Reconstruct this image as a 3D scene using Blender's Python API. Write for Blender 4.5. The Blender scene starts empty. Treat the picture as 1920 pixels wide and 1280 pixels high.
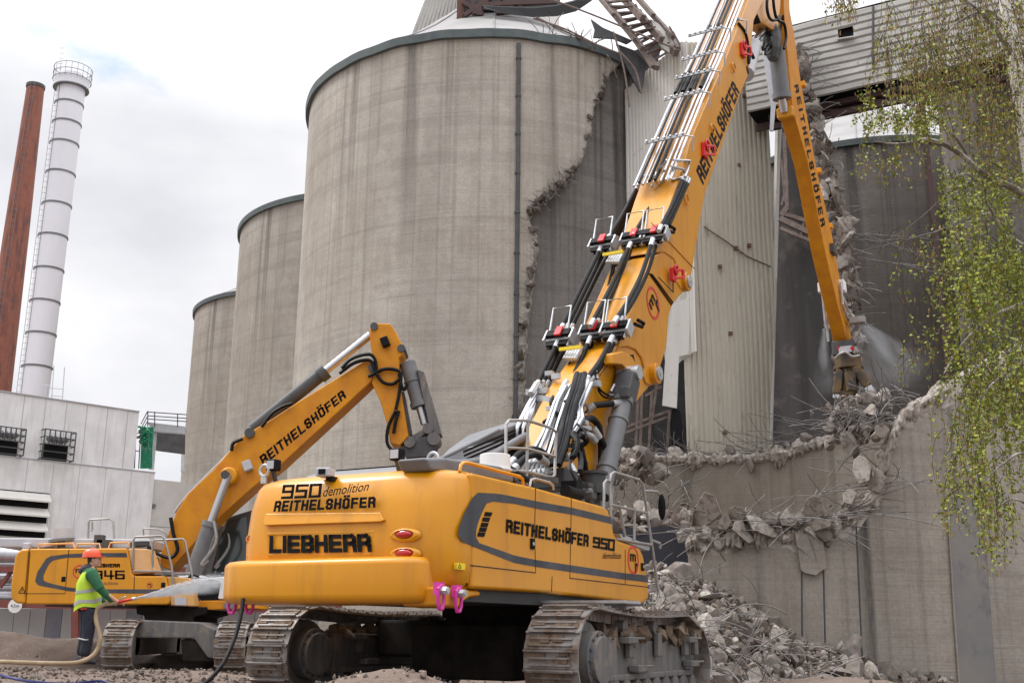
import bpy, math, random
from mathutils import Vector, Matrix, Euler, noise
random.seed(7)
V = Vector
SC = bpy.context.scene
COL = SC.collection

# ---------------------------------------------------------------- camera
CAM_H = 0.95; FPX = 2052.0; PITCH = math.radians(14.74); ROLL = math.atan2(74, 7806)
cd = bpy.data.cameras.new('camera'); cam = bpy.data.objects.new('camera', cd); COL.objects.link(cam)
SC.camera = cam
cd.sensor_width = 36; cd.lens = 36 * FPX / 1920; cd.clip_start = 0.1; cd.clip_end = 3000
_f = V((0, math.cos(PITCH), math.sin(PITCH))); _r0 = V((1, 0, 0)); _u0 = _r0.cross(_f)
_r = _r0 * math.cos(ROLL) + _u0 * math.sin(ROLL); _u = _u0 * math.cos(ROLL) - _r0 * math.sin(ROLL)
cam.matrix_world = Matrix(((_r.x, _u.x, -_f.x, 0), (_r.y, _u.y, -_f.y, 0), (_r.z, _u.z, -_f.z, CAM_H), (0, 0, 0, 1)))
CP = V((0, 0, CAM_H))

# ---------------------------------------------------------------- sky, sun, exposure
SUN_EL = math.radians(52); SUN_AZ = math.radians(-75)      # azimuth from +Y towards +X: the light comes from the left
w = bpy.data.worlds.new('World'); SC.world = w; w.use_nodes = True
nt = w.node_tree; nt.nodes.clear()
def wn(t, **k):
    n = nt.nodes.new(t)
    for a, b in k.items(): setattr(n, a, b)
    return n
sky = wn('ShaderNodeTexSky', sky_type='NISHITA', sun_disc=False)
sky.sun_elevation = SUN_EL; sky.sun_rotation = SUN_AZ
tc = wn('ShaderNodeTexCoord'); mp = wn('ShaderNodeMapping'); mp.inputs['Scale'].default_value = (1, 1, 2.2)
nz = wn('ShaderNodeTexNoise'); nz.inputs['Scale'].default_value = 3.2; nz.inputs['Detail'].default_value = 9; nz.inputs['Roughness'].default_value = .58
cr = wn('ShaderNodeValToRGB'); cr.color_ramp.elements[0].position = .25; cr.color_ramp.elements[1].position = .37
nz2 = wn('ShaderNodeTexNoise'); nz2.inputs['Scale'].default_value = 4.5; nz2.inputs['Detail'].default_value = 6
cr2 = wn('ShaderNodeValToRGB'); cr2.color_ramp.elements[0].position = .3; cr2.color_ramp.elements[1].position = .68
cr2.color_ramp.elements[0].color = (.60, .605, .645, 1); cr2.color_ramp.elements[1].color = (.79, .79, .81, 1)
sm = wn('ShaderNodeMix', data_type='RGBA', blend_type='MULTIPLY'); sm.inputs[0].default_value = 1
sm.inputs[7].default_value = (.15, .15, .15, 1)
mx = wn('ShaderNodeMix', data_type='RGBA'); bg = wn('ShaderNodeBackground'); bg.inputs['Strength'].default_value = 1.0
wo = wn('ShaderNodeOutputWorld')
L = nt.links.new
L(tc.outputs['Generated'], mp.inputs[0]); L(mp.outputs[0], nz.inputs[0]); L(mp.outputs[0], nz2.inputs[0])
L(nz.outputs[0], cr.inputs[0]); L(nz2.outputs[0], cr2.inputs[0]); L(sky.outputs[0], sm.inputs[6])
# an overcast sky is about three times brighter overhead than near the horizon
sp = wn('ShaderNodeSeparateXYZ'); mr = wn('ShaderNodeMapRange'); mr.inputs[1].default_value = .42; mr.inputs[2].default_value = .95; mr.inputs[3].default_value = 1.0; mr.inputs[4].default_value = 3.4
L(tc.outputs['Generated'], sp.inputs[0]); L(sp.outputs[2], mr.inputs[0])
L(cr.outputs[0], mx.inputs[0]); L(sm.outputs[2], mx.inputs[6]); L(cr2.outputs[0], mx.inputs[7])
L(mx.outputs[2], bg.inputs[0]); L(mr.outputs[0], bg.inputs[1]); L(bg.outputs[0], wo.inputs[0])
sd = bpy.data.lights.new('sun', 'SUN'); sun = bpy.data.objects.new('sun', sd); COL.objects.link(sun)
sd.energy = 1.5; sd.angle = math.radians(14); sd.color = (1, .95, .88)
sdir = V((math.sin(SUN_AZ) * math.cos(SUN_EL), math.cos(SUN_AZ) * math.cos(SUN_EL), math.sin(SUN_EL)))
sun.rotation_euler = sdir.to_track_quat('Z', 'Y').to_euler(); sun.location = (-60, 10, 90)
SC.view_settings.view_transform = 'Standard'; SC.view_settings.look = 'None'
SC.view_settings.exposure = 0.38; SC.view_settings.gamma = 1.0

# ---------------------------------------------------------------- pixel rays onto real planes (1920x1280 photograph)
def ray(x, y): return _f + _r * ((x - 960) / FPX) + _u * ((640 - y) / FPX)
def onplane(x, y, p, n):
    d = ray(x, y); return CP + d * ((V(p) - CP).dot(n) / d.dot(n))
def atY(x, y, Y): d = ray(x, y); return CP + d * (Y / d.y)
def atz(x, y, z): d = ray(x, y); return CP + d * ((z - CAM_H) / d.z)
def atdist(x, y, D): d = ray(x, y); return CP + d * (D / math.hypot(d.x, d.y))
def azel(x, y): d = ray(x, y); return math.atan2(d.x, d.y), d.z / math.hypot(d.x, d.y)

# ---------------------------------------------------------------- scene graph helpers
def tag(o, label=None, cat=None, group=None, kind=None):
    if label: o['label'] = label
    if cat: o['category'] = cat
    if group: o['group'] = group
    if kind: o['kind'] = kind
    return o
def empty(name, loc=(0, 0, 0), rz=0, **k):
    o = bpy.data.objects.new(name, None); COL.objects.link(o); o.location = loc; o.rotation_euler = (0, 0, rz)
    o.empty_display_size = .3
    return tag(o, **k)
def copy_tree(o, parent=None):
    c = o.copy(); COL.objects.link(c); c.parent = parent
    for ch in list(o.children): copy_tree(ch, c)
    return c

class MB:
    def __init__(s): s.v = []; s.f = []; s.m = []; s.k = []
    def add(s, vs, fs, mi=0):
        b = len(s.v); s.k.append((b, len(vs), len(s.f), len(fs))); s.v += [tuple(v) for v in vs]
        s.f += [tuple(i + b for i in f) for f in fs]; s.m += [mi] * len(fs); return s
    def box(s, c, d, rot=None, mi=0, taper=1.0):
        c = V(c); hx, hy, hz = d[0] / 2, d[1] / 2, d[2] / 2; vs = []
        for z in (-1, 1):
            t = taper if z > 0 else 1
            for x, y in ((-1, -1), (1, -1), (1, 1), (-1, 1)):
                p = V((x * hx * t, y * hy * t, z * hz))
                if rot is not None: p = rot @ p
                vs.append(c + p)
        return s.add(vs, [(3, 2, 1, 0), (4, 5, 6, 7), (0, 1, 5, 4), (1, 2, 6, 5), (2, 3, 7, 6), (3, 0, 4, 7)], mi)
    def beam(s, a, b, w, h, up=(0, 0, 1), mi=0):
        a, b = V(a), V(b); d = (b - a); l = d.length
        if l < 1e-5: return s
        y = d / l; x = y.cross(V(up))
        if x.length < 1e-3: x = y.cross(V((1, 0, 0)))
        x.normalize(); z = x.cross(y)
        return s.box((a + b) / 2, (w, l, h), Matrix((x, y, z)).transposed(), mi)
    def tube(s, pts, r, n=8, mi=0, cap=True):
        pts = [V(p) for p in pts]; N = len(pts)
        rs = r if isinstance(r, (list, tuple)) else [r] * N
        t = (pts[1] - pts[0]).normalized(); a = t.cross(V((0, 0, 1)))
        if a.length < .05: a = t.cross(V((1, 0, 0)))
        a.normalize(); vs = []
        for i, p in enumerate(pts):
            t = (pts[min(i + 1, N - 1)] - pts[max(i - 1, 0)])
            t = t.normalized() if t.length > 1e-6 else V((0, 0, 1))
            a = a - t * a.dot(t)
            if a.length < 1e-4: a = t.orthogonal()
            a.normalize(); b = t.cross(a)
            for k in range(n):
                q = 2 * math.pi * k / n; vs.append(p + (a * math.cos(q) + b * math.sin(q)) * rs[i])
        fs = [(i * n + k, i * n + (k + 1) % n, (i + 1) * n + (k + 1) % n, (i + 1) * n + k) for i in range(N - 1) for k in range(n)]
        if cap: fs += [tuple(reversed(range(n))), tuple(range((N - 1) * n, N * n))]
        return s.add(vs, fs, mi)
    def cyl(s, a, b, r, r2=None, n=16, mi=0): return s.tube([a, b], [r, r if r2 is None else r2], n, mi)
    def prism(s, poly, fn, t0, t1, mi=0):
        # poly: 2D points; fn(p, t) -> 3D at thickness t
        n = len(poly); vs = [fn(p, t0) for p in poly] + [fn(p, t1) for p in poly]
        fs = [tuple(range(n)), tuple(reversed(range(n, 2 * n)))] + [(i, i + n, (i + 1) % n + n, (i + 1) % n) for i in range(n)]
        return s.add(vs, fs, mi)
    def loft(s, rings, mi=0, cap=True, closed=True):
        n = len(rings[0]); vs = [p for r in rings for p in r]; m = n if closed else n - 1
        fs = [(i * n + k, i * n + (k + 1) % n, (i + 1) * n + (k + 1) % n, (i + 1) * n + k) for i in range(len(rings) - 1) for k in range(m)]
        if cap: fs += [tuple(reversed(range(n))), tuple(range((len(rings) - 1) * n, len(rings) * n))]
        return s.add(vs, fs, mi)
    def ell(s, c, r, nu=10, nv=7, mi=0, rot=None):
        rings = []
        for j in range(nv):
            ph = math.pi * (j + .001 + j * -.002 / max(nv - 1, 1)) / (nv - 1); ring = []
            for i in range(nu):
                th = 2 * math.pi * i / nu
                p = V((r[0] * math.sin(ph) * math.cos(th), r[1] * math.sin(ph) * math.sin(th), -r[2] * math.cos(ph)))
                if rot is not None: p = rot @ p
                ring.append(V(c) + p)
            rings.append(ring)
        return s.loft(rings, mi)
    def rock(s, c, sz, seed, mi=0, sub=1, rot=True):
        rs = random.Random(seed); vs, fs = ICO[sub]
        e = Euler((rs.uniform(0, 6), rs.uniform(0, 6), rs.uniform(0, 6))).to_matrix() if rot else Matrix.Identity(3)
        planes = [(V((rs.gauss(0, 1), rs.gauss(0, 1), rs.gauss(0, 1))).normalized(), rs.uniform(.28, .75)) for _ in range(8)]
        sz = [q * rs.uniform(.65, 1.35) for q in sz]
        out = []
        for v in vs:
            p = v.copy()
            for n_, d_ in planes:
                q = p.dot(n_)
                if q > d_: p -= n_ * (q - d_)
            p *= 1.15 + .09 * noise.noise(v * 3 + V((seed * 1.7, 0, 0)))
            out.append(V(c) + e @ V((p.x * sz[0], p.y * sz[1], p.z * sz[2])))
        return s.add(out, fs, mi)
    def each(s, name, mats, parent=None, group=1, **kw):
        # one object per piece (or per run of `group` pieces)
        out = []; st = s.k
        for i in range(0, len(st), group):
            run = st[i:i + group]; v0, f0 = run[0][0], run[0][2]; v1 = run[-1][0] + run[-1][1]; f1 = run[-1][2] + run[-1][3]
            c = MB(); c.v = s.v[v0:v1]; c.f = [tuple(q - v0 for q in f) for f in s.f[f0:f1]]; c.m = s.m[f0:f1]
            out.append(c.build(name, mats, parent, **kw))
        return out
    def build(s, name, mats, parent=None, smooth=None, bevel=None, loc=None, seg=2):
        me = bpy.data.meshes.new(name); me.from_pydata(s.v, [], s.f)
        for m in (mats if isinstance(mats, (list, tuple)) else [mats]): me.materials.append(m)
        if max(s.m, default=0): me.polygons.foreach_set('material_index', s.m)
        if smooth is not None:
            me.polygons.foreach_set('use_smooth', [True] * len(s.f)); me.update()
            me.set_sharp_from_angle(angle=math.radians(smooth))
        me.update()
        o = bpy.data.objects.new(name, me); COL.objects.link(o); o.parent = parent
        if loc is not None: o.location = loc
        if bevel:
            b = o.modifiers.new('bevel', 'BEVEL'); b.width = bevel; b.segments = seg; b.limit_method = 'ANGLE'; b.angle_limit = math.radians(35)
            b.harden_normals = smooth is not None
        return o

def _ico(sub):
    import bmesh
    bm = bmesh.new(); bmesh.ops.create_icosphere(bm, subdivisions=sub, radius=1)
    bm.verts.ensure_lookup_table()
    r = ([v.co.copy() for v in bm.verts], [tuple(v.index for v in f.verts) for f in bm.faces]); bm.free(); return r
ICO = {0: _ico(1), 1: _ico(2), 2: _ico(3)}

def spline(pts, n=6):
    pts = [V(p) for p in pts]; P = [pts[0] * 2 - pts[1]] + pts + [pts[-1] * 2 - pts[-2]]; out = []
    for i in range(1, len(P) - 2):
        for k in range(n):
            t = k / n; a, b, c, d = P[i - 1], P[i], P[i + 1], P[i + 2]
            out.append(.5 * (2 * b + (c - a) * t + (2 * a - 5 * b + 4 * c - d) * t * t + (3 * b - a - 3 * c + d) * t ** 3))
    out.append(P[-2]); return out
def lerp_poly(pts, x):
    # piecewise linear y(x), clamped
    if x <= pts[0][0]: return pts[0][1]
    for (a, b), (c, d) in zip(pts, pts[1:]):
        if x <= c: return b + (d - b) * (x - a) / (c - a) if c > a else d
    return pts[-1][1]

# ---------------------------------------------------------------- materials
def mat(name, col, rough=.6, metal=0, col2=None, scale=3, detail=5, mapsc=(1, 1, 1), lo=.35, hi=.65,
        bump=0, bscale=20, coat=0, col3=None, scale3=20, lo3=.55, hi3=.75, mapsc3=(1, 1, 1), coords='Object', alpha=None, spec=None):
    m = bpy.data.materials.new(name); m.use_nodes = True; t = m.node_tree; b = t.nodes['Principled BSDF']
    b.inputs['Roughness'].default_value = rough; b.inputs['Metallic'].default_value = metal
    b.inputs['Base Color'].default_value = (*col, 1)
    if spec is not None: b.inputs['Specular IOR Level'].default_value = spec
    if coat: b.inputs['Coat Weight'].default_value = coat; b.inputs['Coat Roughness'].default_value = .15
    if alpha is not None: b.inputs['Alpha'].default_value = alpha
    def N(ty): return t.nodes.new(ty)
    def noi(sc, ms, det=detail):
        c = N('ShaderNodeTexCoord'); mpn = N('ShaderNodeMapping'); n = N('ShaderNodeTexNoise')
        mpn.inputs['Scale'].default_value = ms; n.inputs['Scale'].default_value = sc; n.inputs['Detail'].default_value = det
        n.inputs['Roughness'].default_value = .6
        t.links.new(c.outputs[coords], mpn.inputs[0]); t.links.new(mpn.outputs[0], n.inputs[0]); return n
    src = None
    def layer(src, base, c2, sc, ms, l, h):
        n = noi(sc, ms); r = N('ShaderNodeMapRange'); r.inputs[1].default_value = l; r.inputs[2].default_value = h
        t.links.new(n.outputs[0], r.inputs[0]); x = N('ShaderNodeMix'); x.data_type = 'RGBA'
        t.links.new(r.outputs[0], x.inputs[0])
        if src is None: x.inputs[6].default_value = (*base, 1)
        else: t.links.new(src, x.inputs[6])
        x.inputs[7].default_value = (*c2, 1); return x.outputs[2]
    if col2: src = layer(src, col, col2, scale, mapsc, lo, hi)
    if col3: src = layer(src, col, col3, scale3, mapsc3, lo3, hi3)
    if src: t.links.new(src, b.inputs['Base Color'])
    if bump:
        n = noi(bscale, (1, 1, 1)); bp = N('ShaderNodeBump'); bp.inputs['Strength'].default_value = bump; bp.inputs['Distance'].default_value = .03
        t.links.new(n.outputs[0], bp.inputs['Height']); t.links.new(bp.outputs[0], b.inputs['Normal'])
    return m

def silo_mat(name, base, dark, R, top, streaks=1.0, fine=1.0):
    # slip-formed concrete: cylinder coordinates (angle*R, z); vertical streaks, thin lift lines, stains running down from the rim
    m = bpy.data.materials.new(name); m.use_nodes = True; t = m.node_tree; b = t.nodes['Principled BSDF']
    b.inputs['Roughness'].default_value = .9
    N = t.nodes.new; K = t.links.new
    tcn = N('ShaderNodeTexCoord'); sep = N('ShaderNodeSeparateXYZ'); K(tcn.outputs['Object'], sep.inputs[0])
    at = N('ShaderNodeMath'); at.operation = 'ARCTAN2'; K(sep.outputs[1], at.inputs[0]); K(sep.outputs[0], at.inputs[1])
    mu = N('ShaderNodeMath'); mu.operation = 'MULTIPLY'; mu.inputs[1].default_value = R; K(at.outputs[0], mu.inputs[0])
    cb = N('ShaderNodeCombineXYZ'); K(mu.outputs[0], cb.inputs[0]); K(sep.outputs[2], cb.inputs[2])
    def noi(ms, sc, det=6, ro=.62):
        p = N('ShaderNodeMapping'); p.inputs['Scale'].default_value = ms; K(cb.outputs[0], p.inputs[0])
        n = N('ShaderNodeTexNoise'); n.inputs['Scale'].default_value = sc; n.inputs['Detail'].default_value = det; n.inputs['Roughness'].default_value = ro
        K(p.outputs[0], n.inputs[0]); return n.outputs[0]
    def rng(s, a, bb, c=0., d=1.):
        r = N('ShaderNodeMapRange'); r.inputs[1].default_value = a; r.inputs[2].default_value = bb; r.inputs[3].default_value = c; r.inputs[4].default_value = d
        K(s, r.inputs[0]); return r.outputs[0]
    def mixc(f, a, c, mode='MIX'):
        x = N('ShaderNodeMix'); x.data_type = 'RGBA'; x.blend_type = mode
        if isinstance(f, float): x.inputs[0].default_value = f
        else: K(f, x.inputs[0])
        for i, q in ((6, a), (7, c)):
            if isinstance(q, tuple): x.inputs[i].default_value = (*q, 1)
            else: K(q, x.inputs[i])
        return x.outputs[2]
    def mul(a, c):
        x = N('ShaderNodeMath'); x.operation = 'MULTIPLY'
        for i, q in ((0, a), (1, c)):
            if isinstance(q, float): x.inputs[i].default_value = q
            else: K(q, x.inputs[i])
        return x.outputs[0]
    lite = tuple(min(1, c * 1.3) for c in base); warm = (base[0] * .93, base[1] * .87, base[2] * .78)
    c = mixc(rng(noi((.5, 1, .12), .55), .38, .62), base, lite)
    c = mixc(mul(rng(noi((.35, 1, .35), .3), .45, .7), .7), c, warm)
    c = mixc(mul(mul(rng(noi((2.6, 1, .06), 1.3), .48, .78), rng(noi((.3, 1, .3), .35), .42, .62)), .55 * streaks), c, dark)          # vertical streaks
    c = mixc(mul(rng(noi((.10, 1, 2.4), 1.2), .5, .75), .30 * fine), c, dark)            # lift lines
    c = mixc(mul(rng(noi((.04, 1, 9), 1.5), .5, .68), mul(rng(noi((.15, 1, .1), .5), .42, .6), .5 * fine)), c, dark)
    c = mixc(mul(rng(noi((3.4, 1, .018), 1.0, 2, .4), .605, .63), .24), c, dark)       # thin vertical cracks and joints
    c = mixc(mul(rng(noi((.012, 1, 1.3), 1.0, 2, .4), .60, .63), .17), c, dark)       # pour joints
    c = mixc(mul(rng(noi((.35, 1, .22), 1.0, 2, .35), .60, .615), .30), c, lite)        # patches
    zt = rng(sep.outputs[2], top - 16, top + .5)
    sz = mul(rng(noi((1.6, 1, .035), .55, 4, .5), .56, .66), zt)
    c = mixc(mul(sz, .75 * streaks), c, (dark[0] * .35, dark[1] * .36, dark[2] * .38))
    c = mixc(mul(rng(noi((1, 1, 1), 1.1, 9, .75), .44, .66), .42), c, (base[0] * .62, base[1] * .57, base[2] * .50))
    c = mixc(mul(rng(noi((6, 1, .5), 3., 8, .75), .48, .72), .35), c, lite)
    c = mixc(mul(rng(noi((1, 1, 1), 9., 8, .8), .45, .66), .40), c, dark)
    K(c, b.inputs['Base Color'])
    bp = N('ShaderNodeBump'); bp.inputs['Strength'].default_value = .35; bp.inputs['Distance'].default_value = .05
    K(noi((.3, 1, 5), 2.0, 8, .7), bp.inputs['Height']); K(bp.outputs[0], b.inputs['Normal'])
    return m

M = {}
def mm(k, *a, **kw): M[k] = mat(k, *a, **kw); return M[k]
mm('yellow_paint', (.66, .28, .004), .36, coat=.2, spec=.4, col2=(.61, .25, .005), scale=1.3, col3=(.40, .17, .02), scale3=4.5, lo3=.52, hi3=.95, mapsc3=(1, 1, .10), bump=.012, bscale=3)
mm('yellow_worn', (.63, .258, .005), .5, spec=.3, col2=(.52, .19, .012), scale=2.2, col3=(.35, .20, .08), scale3=7, lo3=.60, hi3=.78, bump=.03)
mm('yellow_dusty', (.72, .42, .20), .7, col2=(.62, .33, .08), scale=3, col3=(.5, .40, .30), scale3=5)
mm('yellow_dirty', (.13, .075, .022), .6, col2=(.045, .035, .026), scale=2.5, lo=.38, hi=.58, col3=(.20, .11, .022), scale3=6, bump=.1)
mm('grey_stripe', (.045, .048, .056), .5, spec=.3, col2=(.085, .088, .1), scale=2, mapsc=(1, 1, .2))
mm('dark_grey', (.06, .063, .068), .5, spec=.3, col2=(.085, .085, .085), scale=2)
mm('mid_grey', (.13, .135, .145), .5, col2=(.18, .18, .185), scale=2)
mm('light_grey', (.42, .43, .46), .45, col2=(.5, .5, .52), scale=2)
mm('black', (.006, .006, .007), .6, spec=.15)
mm('rubber', (.007, .007, .008), .5, spec=.15, col2=(.014, .014, .014), scale=6)
mm('seam', (.05, .025, .01), .8)
mm('chrome', (.52, .53, .55), .3, metal=.9)
mm('zinc', (.55, .56, .57), .38, metal=.55, col2=(.42, .43, .44), scale=8)
mm('steel_rail', (.36, .35, .34), .5, metal=.3, col2=(.28, .26, .24), scale=5)
mm('red', (.62, .015, .02), .4)
mm('red_lens', (.42, .003, .004), .15, coat=.6)
mm('pink', (.62, .04, .32), .4)
mm('glass', (.03, .04, .04), .08, coat=.5)
mm('track_steel', (.20, .18, .165), .55, metal=.25, col2=(.30, .285, .275), scale=3, col3=(.15, .105, .075), scale3=6, lo3=.45, hi3=.62, bump=.1)
mm('track_dirt', (.12, .08, .055), .95, col2=(.20, .145, .105), scale=9, bump=.5, bscale=40)
mm('frame_dirty', (.17, .155, .14), .7, col2=(.10, .10, .105), scale=3, mapsc=(3, 3, .4), col3=(.26, .2, .15), scale3=4, bump=.1)
mm('under_dark', (.014, .013, .012), .9, spec=.1, col2=(.03, .024, .02), scale=3)
mm('rust', (.16, .07, .045), .85, col2=(.10, .06, .05), scale=4, bump=.15)
mm('rusty_grey', (.20, .165, .145), .8, col2=(.13, .085, .07), scale=3, bump=.1)
mm('rebar', (.11, .10, .098), .6, metal=.2, col2=(.22, .20, .185), scale=5)
mm('fresh_concrete', (.33, .295, .255), .95, col2=(.45, .41, .37), scale=1.6, col3=(.19, .155, .125), scale3=5, lo3=.48, hi3=.66, bump=.8, bscale=9)
mm('rubble', (.13, .113, .098), .95, col2=(.23, .205, .185), scale=2.2, col3=(.20, .145, .11), scale3=3, lo3=.5, hi3=.66, bump=.6, bscale=12)
mm('rubble_dark', (.075, .057, .045), .95, col2=(.135, .105, .085), scale=3, bump=.7, bscale=14)
mm('white_render', (.80, .79, .78), .9, col2=(.70, .69, .68), scale=1.2, col3=(.60, .585, .565), scale3=3.5, mapsc3=(1, 1, .12), lo3=.5, hi3=.8, bump=.3, bscale=30)
mm('precast', (.50, .475, .44), .9, col2=(.58, .55, .52), scale=1)
mm('green_net', (.01, .16, .08), .8, col2=(.03, .26, .14), scale=8)
mm('roof_white', (.27, .26, .255), .85, col2=(.34, .33, .325), scale=.5, col3=(.42, .39, .37), scale3=3, lo3=.6, hi3=.8)
mm('rim_band', (.065, .085, .085), .6, col2=(.10, .12, .12), scale=1.5)
mm('brick_chimney', (.27, .105, .07), .9, col2=(.24, .085, .06), scale=2, col3=(.10, .055, .05), scale3=2.5, lo3=.5, hi3=.7, mapsc3=(1, 1, .15), bump=.3, bscale=6)
mm('white_steel', (.74, .73, .77), .45, col2=(.68, .67, .71), scale=.6, mapsc=(1, 1, .2))
mm('clad_light', (.68, .655, .61), .6, col2=(.61, .585, .54), scale=.8, mapsc=(1, 1, .15), col3=(.40, .36, .30), scale3=1.6, lo3=.6, hi3=.8)
mm('clad_beige', (.54, .50, .42), .65, col2=(.47, .43, .35), scale=.8, mapsc=(1, 1, .12), col3=(.28, .23, .17), scale3=2.2, lo3=.58, hi3=.78, mapsc3=(1, 1, .3))
mm('clad_grey', (.47, .455, .42), .6, col2=(.40, .385, .36), scale=.6, col3=(.27, .25, .23), scale3=1.5, lo3=.6, hi3=.8)
mm('dark_metal', (.045, .045, .05), .6, col2=(.085, .08, .08), scale=2)
mm('brown_steel', (.085, .04, .035), .7, col2=(.055, .035, .03), scale=3)
mm('red_steel', (.22, .055, .045), .7, col2=(.15, .05, .04), scale=3)
mm('pipe_silver', (.50, .50, .52), .3, metal=.7, col2=(.38, .38, .4), scale=3)
mm('panel_grey', (.42, .42, .43), .8, col2=(.50, .49, .48), scale=1.3)
mm('panel_blue', (.20, .21, .26), .8, col2=(.27, .28, .31), scale=2)
mm('bark_birch', (.60, .57, .52), .8, col2=(.12, .10, .09), scale=5, mapsc=(1, 1, 4), lo=.55, hi=.66, bump=.2)
mm('twig', (.045, .035, .03), .8)
mm('leaf', (.20, .25, .02), .6, col2=(.14, .18, .018), scale=1.5)
mm('leaf_light', (.34, .36, .03), .6, col2=(.22, .25, .03), scale=2)
mm('catkin', (.19, .11, .03), .8, col2=(.26, .18, .045), scale=3)
mm('skin', (.55, .32, .23), .6); mm('hair', (.035, .02, .015), .8); mm('helmet', (.85, .10, .03), .35, coat=.3)
mm('vest', (.50, .72, .04), .75, col2=(.44, .64, .04), scale=9); mm('reflective', (.38, .38, .37), .4)
mm('hoodie', (.022, .11, .05), .9, col2=(.03, .14, .065), scale=8, bump=.2); mm('hood_lining', (.06, .05, .06), .9)
mm('trousers', (.014, .015, .028), .9, col2=(.025, .027, .042), scale=8, bump=.2); mm('boots', (.02, .022, .03), .7)
mm('hose_tan', (.38, .29, .18), .7, col2=(.28, .20, .12), scale=5); mm('hose_blue', (.02, .025, .12), .5)
mm('yellow_label', (.82, .62, .02), .5); mm('white_paint', (.78, .77, .75), .6)
for k in ('leaf', 'leaf_light', 'catkin'):
    b = M[k].node_tree.nodes['Principled BSDF']; b.inputs['Transmission Weight'].default_value = 0
    b.inputs['Subsurface Weight'].default_value = 0
# ================================================================ the setting
HS = 35.0                       # silo rim height above the camera
RIM = HS + CAM_H
def axes(lst):
    out = []
    for a, b, n in lst: out += [a + (b - a) * i / n for i in range(n)]
    return out + [lst[-1][1]]
def gz(x, y):
    z = 0.0
    def g(cx, cy, sx, sy, h): return h * math.exp(-((x - cx) / sx) ** 2 - ((y - cy) / sy) ** 2)
    left = 1 / (1 + math.exp((x + 3.2) / .6)); band = math.exp(-((y - 16.2) / 3.6) ** 2)
    z += .33 * left * band
    z += g(-1.15, 10.9, 1.0, .8, .50) + g(-.6, 10.4, 1.3, .5, .16) + g(.95, 10.6, .9, .5, .40) + g(4.5, 15.9, 1.6, 1.2, .40) + g(-2.4, 10.5, 1.0, .6, .22)
    z += g(-12.5, 28, 1.6, 1.4, .75) + g(-10.2, 28.5, 1.3, 1.2, .5) + g(-7.2, 27.5, 2.2, 1.2, .35) + g(-14.5, 27, 2, 1, .35)
    z += g(-4.4, 12.2, 1.5, .9, .16) + g(-7.5, 14, 2.5, 1.0, .10)
    n = noise.noise(V((x * .9, y * .9, 3))) * .07 + noise.noise(V((x * 2.7, y * 2.7, 9))) * .035 + noise.noise(V((x * 7, y * 7, 5))) * .018
    z -= 1.9 / (1 + math.exp(-(x - 3.5) / .8)) / (1 + math.exp(-(y - 24) / 1.5))
    near = 1 if abs(x) < 30 and y < 45 else 0
    return z + n * (1 if near else .3) - .02
xs = axes([(-400, -60, 12), (-60, -17, 22), (-17, 12, 290), (12, 40, 60), (40, 400, 14)])
ys = axes([(-60, 6, 12), (6, 20, 150), (20, 34, 90), (34, 80, 40), (80, 1400, 16)])
b = MB(); nx = len(xs)
b.v = [(x, y, gz(x, y)) for y in ys for x in xs]
b.f = [(j * nx + i, j * nx + i + 1, (j + 1) * nx + i + 1, (j + 1) * nx + i) for j in range(len(ys) - 1) for i in range(nx - 1)]
b.m = [0] * len(b.f)
M['gravel'] = mat('gravel', (.115, .082, .064), .95, col2=(.19, .142, .114), scale=1.2, col3=(.30, .25, .215), scale3=16, lo3=.60, hi3=.7, bump=1.0, bscale=26)
tag(b.build('ground', M['gravel'], smooth=80), kind='structure')
b = MB(); rs = random.Random(3)
for i in range(9000):
    if rs.random() < .75: x = rs.uniform(-9, 3); y = rs.uniform(10, 19)
    else: x = rs.uniform(-14, 6); y = rs.uniform(10, 27)
    s = rs.choice((.012, .018, .025, .035)) * rs.uniform(.7, 1.5)
    b.rock((x, y, gz(x, y) + s * .3), (s, s, s * .7), i, mi=rs.randrange(3), sub=0)
tag(b.build('gravel', [M['gravel'], M['rubble'], M['rubble_dark']]), 'loose gravel and stone chips scattered over the brown ground', 'gravel', kind='stuff')

class Silo:
    def __init__(s, az0, D, R):
        s.az = math.radians(az0); s.D = D; s.R = R; s.c = V((D * math.sin(s.az), D * math.cos(s.az), 0))
        s.d = V((math.sin(s.az), math.cos(s.az), 0)); s.r = V((math.cos(s.az), -math.sin(s.az), 0))
    def loc(s, phi, z, R=None):                      # local coordinates; phi 0 faces the camera, + to the right
        R = s.R if R is None else R
        return (s.r * math.sin(phi) - s.d * math.cos(phi)) * R + V((0, 0, z))
    def px(s, x, y, far=False, R=None):
        R = s.R if R is None else R
        a, e = azel(x, y); t = a - s.az; q = max(R * R - (s.D * math.sin(t)) ** 2, 0) ** .5
        d = s.D * math.cos(t) + (q if far else -q); l = max(-1, min(1, d * math.sin(t) / R)); ph = math.asin(l)
        return (math.pi - ph if far else ph), CAM_H + e * d
S1 = Silo(-1.2145, 2.093 * HS, .376 * HS); S2 = Silo(-7.2, 2.842 * HS, .376 * HS); S3 = Silo(-10.9, 3.669 * HS, .376 * HS)
S0 = Silo(11.9, 1.36 * HS, .376 * HS); S4 = Silo(18.8, 2.634 * HS, .376 * HS); S5 = Silo(33.3, 2.10 * HS, .376 * HS)

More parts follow.
